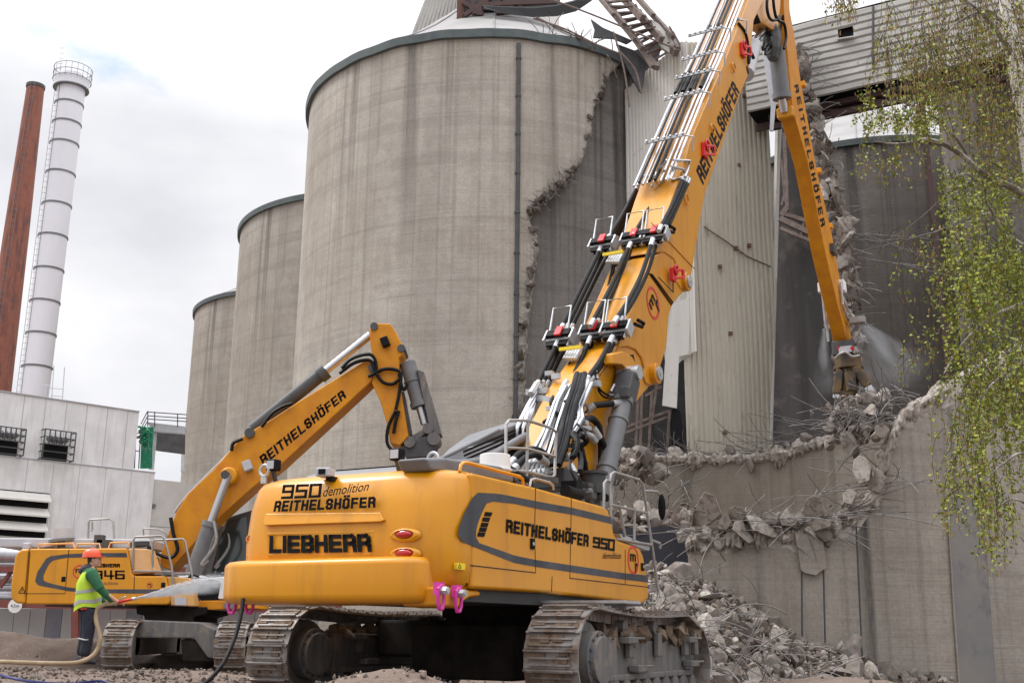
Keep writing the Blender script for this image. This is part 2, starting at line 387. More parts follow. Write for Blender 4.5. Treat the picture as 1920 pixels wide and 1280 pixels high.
def ringpts(S, phis, z, R): return [S.loc(p, z, R) for p in phis]
def lin(a, b, n): return [a + (b - a) * i / (n - 1) for i in range(n)]
TAU = 2 * math.pi
def roof(S, root, tan, rtop, z0, jag=0):
    b = MB(); rings = []
    for i in range(9):
        f = i / 8; R = (S.R + .15) * (1 - f) + rtop * f; z = z0 + (S.R + .15 - R) * tan - .35 * math.sin(f * math.pi) * 1.5
        rings.append([S.loc(TAU * k / 72, z + jag * noise.noise(V((k * .3, i, 1))), R) for k in range(72)])
    b.loft(rings); b.build('roof', M['roof_white'], root, smooth=50)
    b = MB()
    for k in range(0, 72, 6):
        pts = [rings[i][k] + V((0, 0, .06)) for i in range(9)]
        b.tube(pts, .05, 4)
    b.build('roof_seam', M['roof_white'], root)
def band(S, root, z0, z1, mname='rim_band', wob=0):
    b = MB(); n = 180; ph = [TAU * k / n for k in range(n)]
    w_ = lambda k: wob * noise.noise(V((math.sin(ph[k]) * 6, math.cos(ph[k]) * 6, 2)))
    b.loft([[S.loc(p, z0 + w_(k), S.R + .03) for k, p in enumerate(ph)], [S.loc(p, z0 + w_(k), S.R + .26) for k, p in enumerate(ph)],
            [S.loc(p, z1 + w_(k), S.R + .30) for k, p in enumerate(ph)], [S.loc(p, z1 + .05, S.R - .1) for k, p in enumerate(ph)]], cap=False)
    b.build('rim_band', M[mname], root, smooth=30)
def plain_silo(S, label, mt, zt=RIM, tan=.68, grp='concrete storage silos'):
    root = empty('concrete_silo', S.c, label=label, cat='silo', group=grp)
    b = MB(); ph = [TAU * k / 144 for k in range(144)]
    b.loft([ringpts(S, ph, z, S.R) for z in lin(-.5, zt, 12)]); b.build('wall', mt, root, smooth=30)
    band(S, root, zt - .05, zt + .42); roof(S, root, tan, 1.6, zt + .42)
    return root
CB = (.335, .305, .265); CD = (.135, .12, .105)
M['silo_a'] = silo_mat('silo_a', (.385, .352, .308), CD, S1.R, RIM, 1, .8); M['silo_b'] = silo_mat('silo_b', CB, CD, S2.R, RIM, 1.3, .9)
M['x_'] = None; M['silo_shaded'] = silo_mat('silo_shaded', (.185, .165, .148), (.045, .04, .038), S4.R, RIM, 1.2, .6)  # right-hand silos: their shade is put into a darker concrete colour
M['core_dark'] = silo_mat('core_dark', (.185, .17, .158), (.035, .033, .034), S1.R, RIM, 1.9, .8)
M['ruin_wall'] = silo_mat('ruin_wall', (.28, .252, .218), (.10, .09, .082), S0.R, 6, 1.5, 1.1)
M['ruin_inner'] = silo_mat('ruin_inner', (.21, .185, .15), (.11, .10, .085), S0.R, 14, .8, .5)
plain_silo(S2, 'second grey concrete silo, half hidden behind the nearest intact one', M['silo_b'])
plain_silo(S3, 'farthest concrete silo, narrow strip beside the white building', M['silo_b'])
plain_silo(S4, 'shaded concrete silo with white roof behind the hanging birch twigs', M['silo_shaded'], tan=.74)
S5r = plain_silo(S5, 'shaded silo at the right edge behind the birch, under the cladded gallery', M['silo_shaded'])

# ---- silo 1 with its peeled outer shell
r1 = empty('concrete_silo', S1.c, label='big concrete silo with jagged crack and downpipe, in the middle', cat='silo', group='concrete storage silos')
crack_px = [(1168, 112), (1160, 121), (1142, 137), (1130, 175), (1116, 196), (1110, 231), (1100, 275), (1087, 303), (1071, 328), (1040, 359), (1003, 389), (990, 405),
            (1001, 435), (1008, 465), (1000, 497), (997, 535), (992, 577), (984, 615), (987, 645), (979, 680), (980, 745), (973, 790), (970, 900), (968, 1100), (966, 1180)]
ck = sorted([(S1.px(*p)[1], S1.px(*p)[0]) for p in crack_px])
def cutphi(z): return lerp_poly(ck, z) + .010 * noise.noise(V((0, 0, z * 1.1))) + .006 * noise.noise(V((5, 0, z * 3.7)))
b = MB(); zs = lin(-.5, RIM, 240); rows = []; T = .55
for z in zs:
    p0 = cutphi(z); row = [S1.loc(p0 + .010, z, S1.R - T), S1.loc(p0 + .014 + .012 * noise.noise(V((1, 2, z * 2.3))), z, S1.R - T * .55),
                           S1.loc(p0 + .004 * noise.noise(V((8, 2, z * 5))), z, S1.R)]
    row += [S1.loc(p, z) for p in lin(p0, -3.6, 90)[1:]]
    rows.append(row)
b.loft(rows, cap=False, closed=False)
m_ = len(rows[0]) - 1; b.m = [1 if (i % m_) < 2 else 0 for i in range(len(b.f))]
o = b.build('wall', [M['silo_a'], M['fresh_concrete']], r1, smooth=30)
b = MB(); ph = [TAU * k / 144 for k in range(144)]
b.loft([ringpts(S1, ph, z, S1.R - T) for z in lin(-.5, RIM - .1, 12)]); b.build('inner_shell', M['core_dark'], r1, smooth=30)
band(S1, r1, RIM - .05, RIM + .48, wob=.12); roof(S1, r1, .86, 2.6, RIM + .45, jag=.12)
pp = [S1.px(x, y) for x, y in ((972, 84), (971, 300), (968, 560), (966, 775), (964, 1150))]
b = MB(); pts = [S1.loc(p, z, S1.R + .12) for p, z in pp]; b.tube(pts, .13, 8)
for i in range(14):
    z = 2 + i * 2.5; b.tube([S1.loc(pp[2][0], z, S1.R + .12), S1.loc(pp[2][0], z + .15, S1.R + .12)], .17, 8)
b.build('downpipe', M['dark_grey'], r1, smooth=40)
# bent wires, bars and lumps along an edge
def wires(b, base, out, n, L, r, seed, spread=.5, down=.2, mi=0):
    rs = random.Random(seed)
    for i in range(n):
        p = V(base(rs.random())); d = (V(out) + V((rs.gauss(0, spread), rs.gauss(0, spread), rs.gauss(0, spread)))).normalized()
        l = L * rs.uniform(.4, 1.3); pts = [p]; k = rs.randint(3, 6); bend = V((rs.gauss(0, .5), rs.gauss(0, .5), rs.gauss(-down, .4)))
        for j in range(k):
            d = (d + bend * .35).normalized(); p = p + d * l / k; pts.append(p.copy())
        b.tube(spline(pts, 3), r * rs.uniform(.7, 1.3), 4, mi, cap=False)
b = MB(); oc = -S1.d
def on_crack(t, z0=8, z1=RIM - .5): z = z0 + (z1 - z0) * t; return S1.loc(cutphi(z), z, S1.R + .02)
wires(b, on_crack, oc, 260, .75, .011, 11, .75)
zc = S1.px(1020, 372)[1]
wires(b, lambda t: on_crack(t, zc - .8, zc + 1.6), oc, 110, .9, .016, 12, .8)
wires(b, lambda t: on_crack(t, 12, 26), -S1.r - S1.d * .2, 110, 1.1, .009, 13, .5)
tag(b.build('rebar', M['rebar'], r1), kind='stuff')
b = MB(); rs = random.Random(5)
for i in range(64):
    z = rs.uniform(8, RIM - 1) if i > 22 else rs.uniform(zc - 1, zc + 2.2); s = rs.uniform(.08, .36)
    b.rock(S1.loc(cutphi(z) - rs.uniform(-.004, .02), z, S1.R + .05), (s * .7, s * .8, s * 1.1), i, sub=1, mi=i % 2)
tag(b.build('loose_concrete', [M['rubble_dark'], M['rubble']], r1, smooth=25), kind='stuff')

# ---- the half demolished front silo
r0 = empty('ruined_silo', S0.c, label='half demolished concrete silo ring with broken top and hanging bars', cat='silo', group='concrete storage silos')
near_px = [(1283, 1014), (1300, 1004), (1330, 1010), (1379, 996), (1440, 990), (1494, 996), (1554, 980), (1604, 962), (1629, 933), (1652, 900), (1658, 870), (1665, 830), (1681, 790), (1695, 768), (1717, 752), (1757, 728), (1800, 700), (1920, 640)]
nk = sorted([S0.px(*p) for p in near_px]); nk.append((nk[-1][0] + .5, nk[-1][1] + 1)); nk.append((1.7, 13)); 
far_px = [(1120, 870), (1160, 850), (1220, 856), (1290, 858), (1400, 856), (1480, 848), (1500, 838), (1540, 826), (1580, 812), (1620, 790)]
fk = sorted([S0.px(*p, far=True) for p in far_px])     # phi decreasing towards the right
TW = .45
def ring_wall(S, phis, ztop, name, mats, root, rough=.25, inner_first=False):
    b = MB(); rows = [[], [], [], [], [], []]
    for p in phis:
        zt = ztop(p); q = p * S.R
        j = lambda a, k=2.1: noise.noise(V((q * k, a, 0)))
        rows[0].append(S.loc(p, -.5, S.R)); rows[1].append(S.loc(p, max(zt - .5 - .5 * abs(j(4, .8)), 0), S.R))
        rows[2].append(S.loc(p, zt - .1 + rough * j(1), S.R - .05 - .08 * abs(j(2)))); rows[3].append(S.loc(p, zt + rough * j(3, 3.5), S.R - TW / 2))
        rows[4].append(S.loc(p, zt - .15 + rough * j(5), S.R - TW)); rows[5].append(S.loc(p, -.5, S.R - TW))
    n = len(phis); vs = [v for r in rows for v in r]
    fs = []; ms = []
    for i in range(5):
        for k in range(n - 1):
            fs.append((i * n + k, i * n + k + 1, (i + 1) * n + k + 1, (i + 1) * n + k)); ms.append((0, 2, 2, 2, 1)[i])
    for e in (0, n - 1): fs.append(tuple(i * n + e for i in range(6))); ms.append(2)
    b.add(vs, fs); b.m = ms
    return b.build(name, mats, root, smooth=30)
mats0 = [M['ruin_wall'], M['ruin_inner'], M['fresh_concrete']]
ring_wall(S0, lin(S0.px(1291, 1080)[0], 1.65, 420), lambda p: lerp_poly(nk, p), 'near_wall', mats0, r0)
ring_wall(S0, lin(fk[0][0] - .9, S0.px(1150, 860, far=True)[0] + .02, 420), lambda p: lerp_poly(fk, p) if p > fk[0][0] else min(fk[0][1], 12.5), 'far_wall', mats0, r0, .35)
# concrete lumps sitting on both broken edges, bars out of them
nphi = lambda x: S0.px(x, 990)[0]
def near_edge(x, dz=0, dr=0): p = nphi(x); return S0.loc(p, lerp_poly(nk, p) + dz, S0.R - .2 + dr)
rs = random.Random(21); b = MB(); big = [(1325, .1, 1.15), (1378, -.15, .75), (1420, -.35, .8), (1452, .1, .55), (1478, -.1, .9), (1505, .35, .7), (1522, -.2, .85), (1395, .1, .5), (1350, -.2, .6), (1575, .1, .45), (1600, .2, .5), (1640, .5, .8), (1652, 1.5, .7), (1636, -.3, .55), (1300, .1, .4), (1656, .3, .8), (1625, -.1, .4), (1648, 2.4, .6)]
for i, (x, dz, s) in enumerate(big):
    c = MB(); c.rock((0, 0, 0), (lambda q: (q, q * .5, q * .9 if i % 3 else q * .6))(s * .42), 840 + i, sub=2)
    o = c.build('concrete_lump', M['fresh_concrete'], r0, smooth=20); o.location = near_edge(x, dz, .25)
for i in range(70):
    x = rs.uniform(1285, 1665); s = rs.uniform(.07, .26); b.rock(near_edge(x, rs.gauss(-.05, .22), rs.uniform(-.1, .35)), (s, s * .8, s * .7), i + 300, sub=1, mi=i % 2)
for i, P in enumerate(([(1296, 985), (1303, 950), (1321, 921), (1341, 930), (1353, 962), (1332, 980), (1312, 988)], [(1366, 954), (1376, 948), (1391, 951), (1405, 966), (1386, 977), (1369, 970)], [(1398, 966), (1416, 964), (1434, 976), (1463, 1001), (1449, 1007), (1412, 993)],
        [(1377, 977), (1393, 974), (1399, 992), (1414, 1012), (1404, 1018), (1373, 992)], [(1460, 972), (1477, 950), (1488, 957), (1498, 974), (1489, 986), (1466, 984)], [(1503, 962), (1511, 937), (1524, 929), (1539, 932), (1547, 958), (1535, 973), (1508, 972)],
        [(1496, 980), (1510, 968), (1534, 969), (1557, 977), (1555, 987), (1531, 994), (1502, 992)], [(1601, 862), (1611, 853), (1624, 858), (1633, 874), (1630, 900), (1612, 906), (1599, 884)], [(1621, 888), (1636, 878), (1652, 880), (1663, 897), (1649, 923), (1631, 917)],
        [(1641, 850), (1652, 841), (1661, 860), (1667, 880), (1656, 887), (1645, 872)], [(1430, 968), (1446, 958), (1460, 966), (1455, 982), (1436, 980)], [(1580, 925), (1596, 912), (1606, 925), (1596, 945), (1582, 942)], [(1345, 975), (1362, 965), (1372, 978), (1362, 994), (1347, 990)], [(1640, 800), (1655, 792), (1668, 806), (1655, 822), (1642, 815)])):
    d0 = math.hypot(*(S0.c + near_edge(sum(p[0] for p in P) / len(P), 0, .15)).xy); n = len(P); cx, cy = sum(p[0] for p in P) / n, sum(p[1] for p in P) / n; rz = random.Random(i * 7 + 1); tl = rz.uniform(-.012, .012); tz = rz.uniform(-.006, .014)
    F_ = [atdist(x, y, d0 - .42 + tl * (x - cx) + tz * (y - cy)) - S0.c for x, y in P]; Mi = [atdist(cx + (x - cx) * 1.04, cy + (y - cy) * 1.03 + 2, d0 - .2 + rz.uniform(-.08, .08)) - S0.c for x, y in P]; Bk = [atdist(cx + (x - cx) * .6, cy + (y - cy) * .6 + 4, d0 + .3) - S0.c for x, y in P]
    c = MB(); c.loft([F_, Mi, Bk]); c.build('concrete_slab', M['fresh_concrete'], r0, smooth=12, bevel=.015)
def far_edge(x, y=850, dz=0): p = S0.px(x, y, far=True)[0]; return S0.loc(p, lerp_poly(fk, p) + dz, S0.R - TW)
for i in range(40):
    x = rs.uniform(1180, 1600); s = rs.uniform(.12, .4); b.rock(far_edge(x, 850, rs.gauss(0, .2)), (s * 1.3, s * .8, s * .6), i + 500, sub=1, mi=i % 2)
for i in range(150):                                   # the lump cluster the crusher bites
    x = rs.gauss(1615, 30); y = rs.gauss(785, 20) - (x - 1615) * .25; s = rs.uniform(.10, .34)
    b.rock(atdist(x, y, 36.2 + rs.uniform(-.4, .6)) - S0.c, (s, s * .8, s * .8), i + 700, sub=1, mi=i % 2)
tag(b.build('loose_concrete', [M['fresh_concrete'], M['rubble']], r0, smooth=25), kind='stuff')
b = MB(); out = -S0.d
wires(b, lambda t: near_edge(1290 + 375 * t, 0, 0), out * .6 + V((0, 0, .1)) - S0.r * .6, 60, .9, .013, 31, .55)
wires(b, lambda t: near_edge(1290 + 375 * t, .1, .1), S0.r, 40, 2.2, .014, 32, .3, 0)
wires(b, lambda t: near_edge(1290 + 350 * t, .25, .3), S0.r - S0.d * .1 + V((0, 0, .12)), 18, 2.4, .013, 38, .12, .12)
wires(b, lambda t: near_edge(1330 + 320 * t, .2, .3), -S0.r - S0.d * .1 + V((0, 0, .12)), 22, 2.4, .013, 39, .12, .12)
wires(b, lambda t: far_edge(1170 + 430 * t, 850, .1), -S0.r + V((0, 0, .15)), 60, 4.0, .017, 33, .14, .05)
wires(b, lambda t: far_edge(1170 + 430 * t, 850, .2), V((0, 0, .5)) - S0.d, 50, 1.2, .014, 34, .6)
def clus(t):
    rr = random.Random(int(t * 1e6)); x = rr.gauss(1620, 34); y = 780 + rr.gauss(0, 18) - (x - 1620) * .25; return atdist(x, y, 35.9) - S0.c
wires(b, clus, -S0.r * .8 - S0.d * .3 + V((0, 0, .25)), 85, 1.3, .013, 35, .5, .3)
wires(b, lambda t: near_edge(1640 + 110 * t, .1, .1), -S0.r + V((0, 0, .4)), 40, 1.8, .015, 36, .45)
tag(b.build('rebar', M['rebar'], r0), kind='stuff')
# solid jagged band of broken wall along both edges
def rim(S, f, n, r0_, seed, name, k=9):
    b = MB(); rings = []
    for i in range(n):
        t = i / (n - 1); c = V(f(t)); c2 = V(f(min(t + .004, 1))) - V(f(max(t - .004, 0))); c2.normalize(); a = V((0, 0, 1)); o_ = c2.cross(a).normalized(); rr_ = random.Random(seed * 1000 + i)
        g = r0_ * (.75 + 1.1 * max(-.25, noise.noise(V((t * n * .11, seed, 0)))) + .5 * abs(noise.noise(V((t * n * .3, seed, 3)))))
        rings.append([c + (o_ * math.cos(TAU * q / k) * .9 + a * math.sin(TAU * q / k) * (.75 if math.sin(TAU * q / k) > 0 else 1.1)) * g * rr_.uniform(.62, 1.25) + c2 * rr_.uniform(-.05, .05) for q in range(k)])
    b.loft(rings); return b.build(name, M['fresh_concrete'], r0, smooth=14)
rim(S0, lambda t: near_edge(1286 + 380 * t, -.12, .1), 120, .36, 3, 'broken_rim'); rim(S0, lambda t: far_edge(1150 + 470 * t, 850, -.1), 130, .40, 5, 'broken_rim')
rim(S0, lambda t: S0.loc(*(lambda p: (p, lerp_poly(nk, p) - .15))(nphi(1660 + 150 * t)), S0.R - .05), 50, .30, 8, 'broken_rim')
# arch shaped blocked door, joint lines and hanging slab on the near wall
def wall_patch(b, poly_px, dr, mi=0, thick=.06):
    P = [S0.px(*p) for p in poly_px]; n = len(P)
    b.add([S0.loc(p, z, S0.R + dr) for p, z in P] + [S0.loc(p, z, S0.R - .02) for p, z in P],
          [tuple(range(n))] + [(i, (i + 1) % n, (i + 1) % n + n, i + n) for i in range(n)], mi)
b = MB(); arch = [(1797, 1290)] + [(1775 + (1797 - 1775) * (1290 - y) / 370 * 0, y) for y in (1150, 1000, 945)] + [(1781, 925), (1793, 912), (1808, 908), (1824, 914), (1836, 930), (1842, 950), (1852, 1100), (1866, 1290)]
arch[0] = (1797, 1290); arch[1] = (1787, 1150); arch[2] = (1778, 1000); arch[3] = (1775, 945)
M['door_fill'] = mat('door_fill', (.215, .20, .182), .9, col2=(.165, .163, .165), scale=.5, lo=.40, hi=.62, col3=(.12, .12, .125), scale3=1.6, bump=.2)
wall_patch(b, arch, .06); b.build('blocked_doorway', M['door_fill'], r0)
b = MB(); b.tube([S0.loc(*S0.px(*p), S0.R + .05) for p in arch[:-1]], .035, 5); b.build('door_trim', M['ruin_wall'], r0)
b = MB(); sl = [(1489, 1003), (1538, 1000), (1543, 1030), (1547, 1064), (1535, 1072), (1528, 1078), (1508, 1074), (1500, 1068), (1496, 1040)]
wall_patch(b, sl, .16); b.build('hanging_slab', M['ruin_wall'], r0)
b = MB()
for pl in ([(1503, 1072), (1504, 1180), (1506, 1290)], [(1544, 1068), (1547, 1200), (1548, 1290)], [(1605, 975), (1610, 1090), (1616, 1215), (1618, 1290)]):
    b.tube([S0.loc(*S0.px(*p), S0.R + .0) for p in pl], .026, 5)
b.each('joint_line', M['dark_grey'], r0)

# ---- dark slab left of the ruin
b = MB(); P = [atdist(x, y, 35.6) for x, y in [(1130, 992), (1215, 988), (1290, 985), (1292, 1075), (1292, 1200), (1130, 1200)]]
n = [p + V((.1, .8, 0)) for p in P]
b.add(P + n, [tuple(range(6)), tuple(reversed(range(6, 12)))] + [(i, (i + 1) % 6, (i + 1) % 6 + 6, i + 6) for i in range(6)])
M['wet_slab'] = mat('wet_slab', (.13, .13, .155), .8, col2=(.03, .03, .04), scale=.35, lo=.45, hi=.5, bump=.2)
tag(b.build('wall_slab', M['wet_slab']), 'dark bluish slab of wall with a black stain above the rubble', 'wall')
# rubble wedge left of the ruin, behind the ladder of the machine
b = MB(); rs = random.Random(9)
for i in range(230):
    x = rs.uniform(1130, 1295); lg = i % 3 == 0; y = rs.gauss(876, 10) if lg and x < 1235 else rs.gauss(982, 12); s = (.10 + .34 * rs.random() ** 2.2) * (1.4 if y < 920 else 1); b.rock(atdist(x, y, 52 if y < 920 else 35.7 + rs.uniform(0, .8)), (s * 1.3, s * .8, s * .75), i + 900, sub=1, mi=(1, 2, 0, 2)[i % 4])
wires(b, lambda t: atdist(1150 + 150 * t, 890 + 80 * ((t * 37) % 1), 38.5), (.4, -.6, .5), 60, 1.4, .013, 44, .6, .1, mi=3)
tag(b.build('rubble', [M['fresh_concrete'], M['rubble'], M['rubble_dark'], M['rebar']], smooth=25), 'broken concrete and bars heaped between ruin and yellow machine', 'rubble', kind='stuff')

# ---- rubble slope at the foot of the ruin
top_px = [(1150, 1060), (1215, 1072), (1245, 1068), (1290, 1084), (1340, 1100), (1370, 1110), (1430, 1150), (1500, 1198), (1560, 1213), (1600, 1216), (1640, 1240), (1700, 1272), (1730, 1290)]
def slope_z(x, y):
    a = math.atan2(x, y); xx = 960 + 2122 * math.tan(a)
    d = math.hypot(x, y); t = a - S0.az; q = S0.R ** 2 - (S0.D * math.sin(t)) ** 2
    dw = S0.D * math.cos(t) - (q ** .5 if q > 0 else 0); dw = min(dw, 40)
    el = -(lerp_poly(top_px, xx) - 1184) / 2100
    ztop = max(CAM_H + el * (dw - .3) , -.3); u = (dw - d) / max(11.5 * (ztop + 2.2) / 3.4, 1)
    if xx < 1215 : ztop -= (1215 - xx) * .01
    return ztop + (-1.0 * max(0, min(1, (xx - 1250) / 300)) - .25 - ztop) * max(0, min(1, u))
b = MB(); G = []; nx_, ny_ = 90, 70
for j in range(ny_):
    for i in range(nx_):
        a = math.radians(4.0 + 17.5 * i / (nx_ - 1)); d = 19 + 19.5 * j / (ny_ - 1); x, y = d * math.sin(a), d * math.cos(a)
        G.append((x, y, slope_z(x, y) - .1 + .12 * noise.noise(V((x * 1.5, y * 1.5, 0)))))
b.add(G, [(j * nx_ + i, j * nx_ + i + 1, (j + 1) * nx_ + i + 1, (j + 1) * nx_ + i) for j in range(ny_ - 1) for i in range(nx_ - 1)], 0)
rs = random.Random(77); stones = []
for i in range(6500):
    a = math.radians(rs.uniform(5.5, 21.5)); d = rs.uniform(17, 36.5); x, y = d * math.sin(a), d * math.cos(a); z = slope_z(x, y)
    if z < gz(x, y) - .1: continue
    s = rs.choice((.04, .05, .07, .09, .13)) * rs.uniform(.7, 1.3)
    b.rock((x, y, z + s * .25), (s * 1.2, s, s * .7), i + 2000, mi=rs.choice((0, 0, 0, 1, 1, 1, 2)), sub=0 if s < .1 else 1)
tag(b.build('rubble', [M['rubble_dark'], M['rubble'], M['fresh_concrete']]), 'mass of small broken concrete sloping down from the ruined silo', 'rubble', kind='stuff')
protos = []
for i in range(9):
    c = MB(); c.rock((0, 0, 0), (1.2, .9, .75), 3000 + i, sub=1)
    me_o = c.build('concrete_chunk', M['rubble'] if i % 7 else M['fresh_concrete'], smooth=18); protos.append(me_o)
k = 0
for i in range(260):
    for _ in range(20):
        a = math.radians(rs.uniform(6, 21.2)); d = rs.uniform(18, 35.5); x, y = d * math.sin(a), d * math.cos(a); z = slope_z(x, y)
        if z > gz(x, y) - .05: break
    s = rs.uniform(.12, .26) if i > 60 else rs.uniform(.25, .46)
    o = protos[i] if i < 9 else protos[i % 9].copy()
    if i >= 9: COL.objects.link(o)
    o.location = (x, y, z + s * .15); o.scale = (s, s, s * .9); o.rotation_euler = (rs.uniform(0, 6), rs.uniform(0, 6), rs.uniform(0, 6))
    tag(o, 'jagged concrete chunk lying on the rubble slope below the ruin', 'rubble', 'concrete chunks on the rubble slope')
b = MB()
def slp(t):
    rr = random.Random(int(t * 1e6)); a = math.radians(rr.uniform(7, 15)); d = rr.uniform(22, 32); x, y = d * math.sin(a), d * math.cos(a); return (x, y, slope_z(x, y) + .1)
wires(b, slp, (.4, -.7, .35), 130, 1.5, .011, 51, .5, .4)
tag(b.build('rebar', M['rebar']), 'tangled bent steel bars sticking out of the rubble slope', 'rebar', kind='stuff')
for i, (x0, y0, x1, y1) in enumerate([(1340, 845, 1500, 900)]): pass

# ---- corrugated stair tower cladding between the silos
def clad(name, x0, x1, d0, d1, top_px, bot_px, pitch, depth, mt, parent, vertical=True, duty=.5, wav=0):
    A = atdist(x0, 500, d0); B = atdist(x1, 500, d1); A.z = B.z = 0; ux = (B - A).normalized(); nn = V((ux.y, -ux.x, 0))
    if nn.y > 0: nn = -nn
    def uv(p): q = onplane(p[0], p[1], A, nn); return ((q - A).dot(ux), q.z)
    T = [uv(p) for p in top_px]; Bt = [uv(p) for p in bot_px]; Ln = (B - A).length
    b = MB(); us = []; k = 0
    while k * pitch < Ln:
        u = k * pitch; us += [(u, 0), (u + pitch * .38, 0), (u + pitch * .5, depth), (u + pitch * .88, depth)]; k += 1
    us = [q for q in us if q[0] <= Ln] + [(Ln, 0)]; cols = []
    for u, dd in us:
        zt, zb = lerp_poly(T, u), lerp_poly(Bt, u); col = []
        for i in range(13):
            z = zt + (zb - zt) * i / 12; wv = wav * noise.noise(V((u * .25, z * .15, 3))) * (1 if 0 < i < 12 else 1)
            col.append(A + ux * u + nn * (dd + wv) + V((0, 0, z)))
        cols.append(col)
    n0 = len(cols[0]); b.loft(cols, cap=False, closed=False)
    return b.build(name, mt, parent, smooth=None), (A, ux, nn, uv)
tw = empty('stair_tower', (0, 0, 0), label='stair tower clad in corrugated sheet, torn open, standing between the silos', cat='tower')
_, TR = clad('right_cladding', 1277, 1456, 62, 66, [(1277, 80), (1330, 80), (1402, 142), (1425, 152), (1457, 178), (1465, 190)], [(1283, 780), (1290, 870), (1446, 870)], .34, .11, M['clad_beige'], tw, wav=.15)
_, TL = clad('left_cladding', 1176, 1302, 64.5, 61.7, [(1180, 165), (1207, 137), (1267, 87), (1302, 67)], [(1176, 430), (1205, 500), (1240, 600), (1250, 700), (1262, 690), (1302, 660)], .26, .05, M['clad_light'], tw, wav=.12)
# corner flashing, broken lower edge, frame behind
b = MB(); A, ux, nn, uv = TR
b.beam(A + ux * (uv((1460, 190))[0]) + V((0, 0, uv((1460, 190))[1])), A + ux * uv((1446, 838))[0] + V((0, 0, uv((1446, 838))[1])), .28, .25)
b.build('corner_flashing', M['clad_light'], tw)
P = [(1243, 760), (1250, 650), (1262, 570), (1297, 555), (1291, 664), (1273, 668), (1269, 765)]
b = MB(); q = [onplane(x, y, A - nn * -.35, nn) for x, y in P]; b.add(q + [p - nn * .08 for p in q], [tuple(range(7)), tuple(reversed(range(7, 14)))] + [(i, (i + 1) % 7, (i + 1) % 7 + 7, i + 7) for i in range(7)])
b.build('bent_sheet', M['clad_light'], tw)
b = MB()
def tb(x0, y0, x1, y1, w_=.16, d=63.5): b.beam(atdist(x0, y0, d), atdist(x1, y1, d), w_, w_)
for a in ((1196, 745, 1190, 880), (1222, 735, 1215, 870), (1175, 800, 1255, 770), (1255, 770, 1250, 860), (1170, 812, 1250, 782), (1236, 690, 1222, 790), (1270, 770, 1262, 860), (1210, 742, 1240, 725), (1205, 690, 1200, 850), (1160, 870, 1280, 850)): tb(*a)
for a in ((1470, 250, 1476, 390, .2), (1476, 390, 1465, 405, .3), (1465, 300, 1472, 380, .12), (1465, 400, 1530, 420, .22), (1462, 410, 1525, 440, .3), (1463, 428, 1520, 452, .18), (1465, 385, 1478, 340, .12), (1500, 445, 1508, 415, .12), (1470, 240, 1466, 210, .15)): tb(*a, d=60.0)
b.each('steel_frame', M['rusty_grey'], tw)
b = MB(); q = [atdist(x, y, 66.5) for x, y in ((1150, 640), (1290, 640), (1290, 900), (1150, 900))]
b.add(q + [p + V((0, .4, 0)) for p in q], [(0, 1, 2, 3), (7, 6, 5, 4), (0, 4, 5, 1), (1, 5, 6, 2), (2, 6, 7, 3), (3, 7, 4, 0)]); b.build('interior_shade', M['dark_metal'], tw)  # dark sheet added to stand in for shade inside the torn tower
b = MB(); q = [atdist(x, y, 61.5) for x, y in ((1262, 765), (1275, 770), (1280, 800), (1284, 838), (1262, 838), (1258, 790))]
b.add(q + [p + V((0, .3, 0)) for p in q], [tuple(range(6))] + [(i, (i + 1) % 6, (i + 1) % 6 + 6, i + 6) for i in range(6)]); b.build('torn_membrane', M['black'], tw)
b = MB()
for x, y in ((1385, 310), (1380, 465), (1395, 180), (1370, 625), (1360, 810), (1350, 500), (1405, 460)):
    p = onplane(x, y, A + nn * .12, nn); b.box(p, (.22, .14, .22))
b.each('bracket', M['rust'], tw)
b = MB(); pts = [onplane(x, y, A + nn * .125, nn) for x, y in ((1320, 425), (1365, 455), (1400, 480), (1445, 500))]; b.tube(pts, .05, 4); b.build('horizontal_seam', M['rusty_grey'], tw)
b = MB(); q = [atdist(x, y, 60.8) for x, y in ((1430, 92), (1438, 90), (1447, 130), (1455, 195), (1450, 246), (1444, 244), (1446, 200), (1438, 150))]
b.add(q + [p + V((0, .12, 0)) for p in q], [tuple(range(8)), tuple(reversed(range(8, 16)))] + [(i, (i + 1) % 8, (i + 1) % 8 + 8, i + 8) for i in range(8)]); b.build('hanging_strip', M['light_grey'], tw)

# ---- wall between tower and right silo with a thick broken edge
bw = empty('broken_wall', (0, 0, 0), label='tall dark partition wall with thick fractured edge behind the excavator arm', cat='wall')
edge_px = [(1498, 95), (1508, 150), (1522, 200), (1535, 260), (1550, 320), (1560, 380), (1580, 420), (1590, 480), (1598, 540), (1588, 600), (1592, 700), (1600, 900)]
edge_px = [p for p in edge_px if p[1] < 850] + [(1598, 848)]
b = MB(); q = [atdist(x, y, 62.5 if x < 1470 else 61) for x, y in [(1466, 200), (1470, 120)] + [(x - 26, y) for x, y in edge_px] + [(1448, 848)]]
nq = len(q); b.add(q + [p + V((.3, 1.2, 0)) for p in q], [tuple(range(nq))] + [(i, (i + 1) % nq, (i + 1) % nq + nq, i + nq) for i in range(nq)])
M['wall_dark'] = mat('wall_dark', (.085, .075, .07), .9, col2=(.04, .036, .036), scale=.5, mapsc=(1, 1, .06), lo=.4, hi=.6, col3=(.13, .115, .10), scale3=.8, bump=.2)
b.build('wall', M['wall_dark'], bw)
b = MB(); rows = []; yy = lin(80, 850, 160)
ek = [(y, x) for x, y in edge_px]
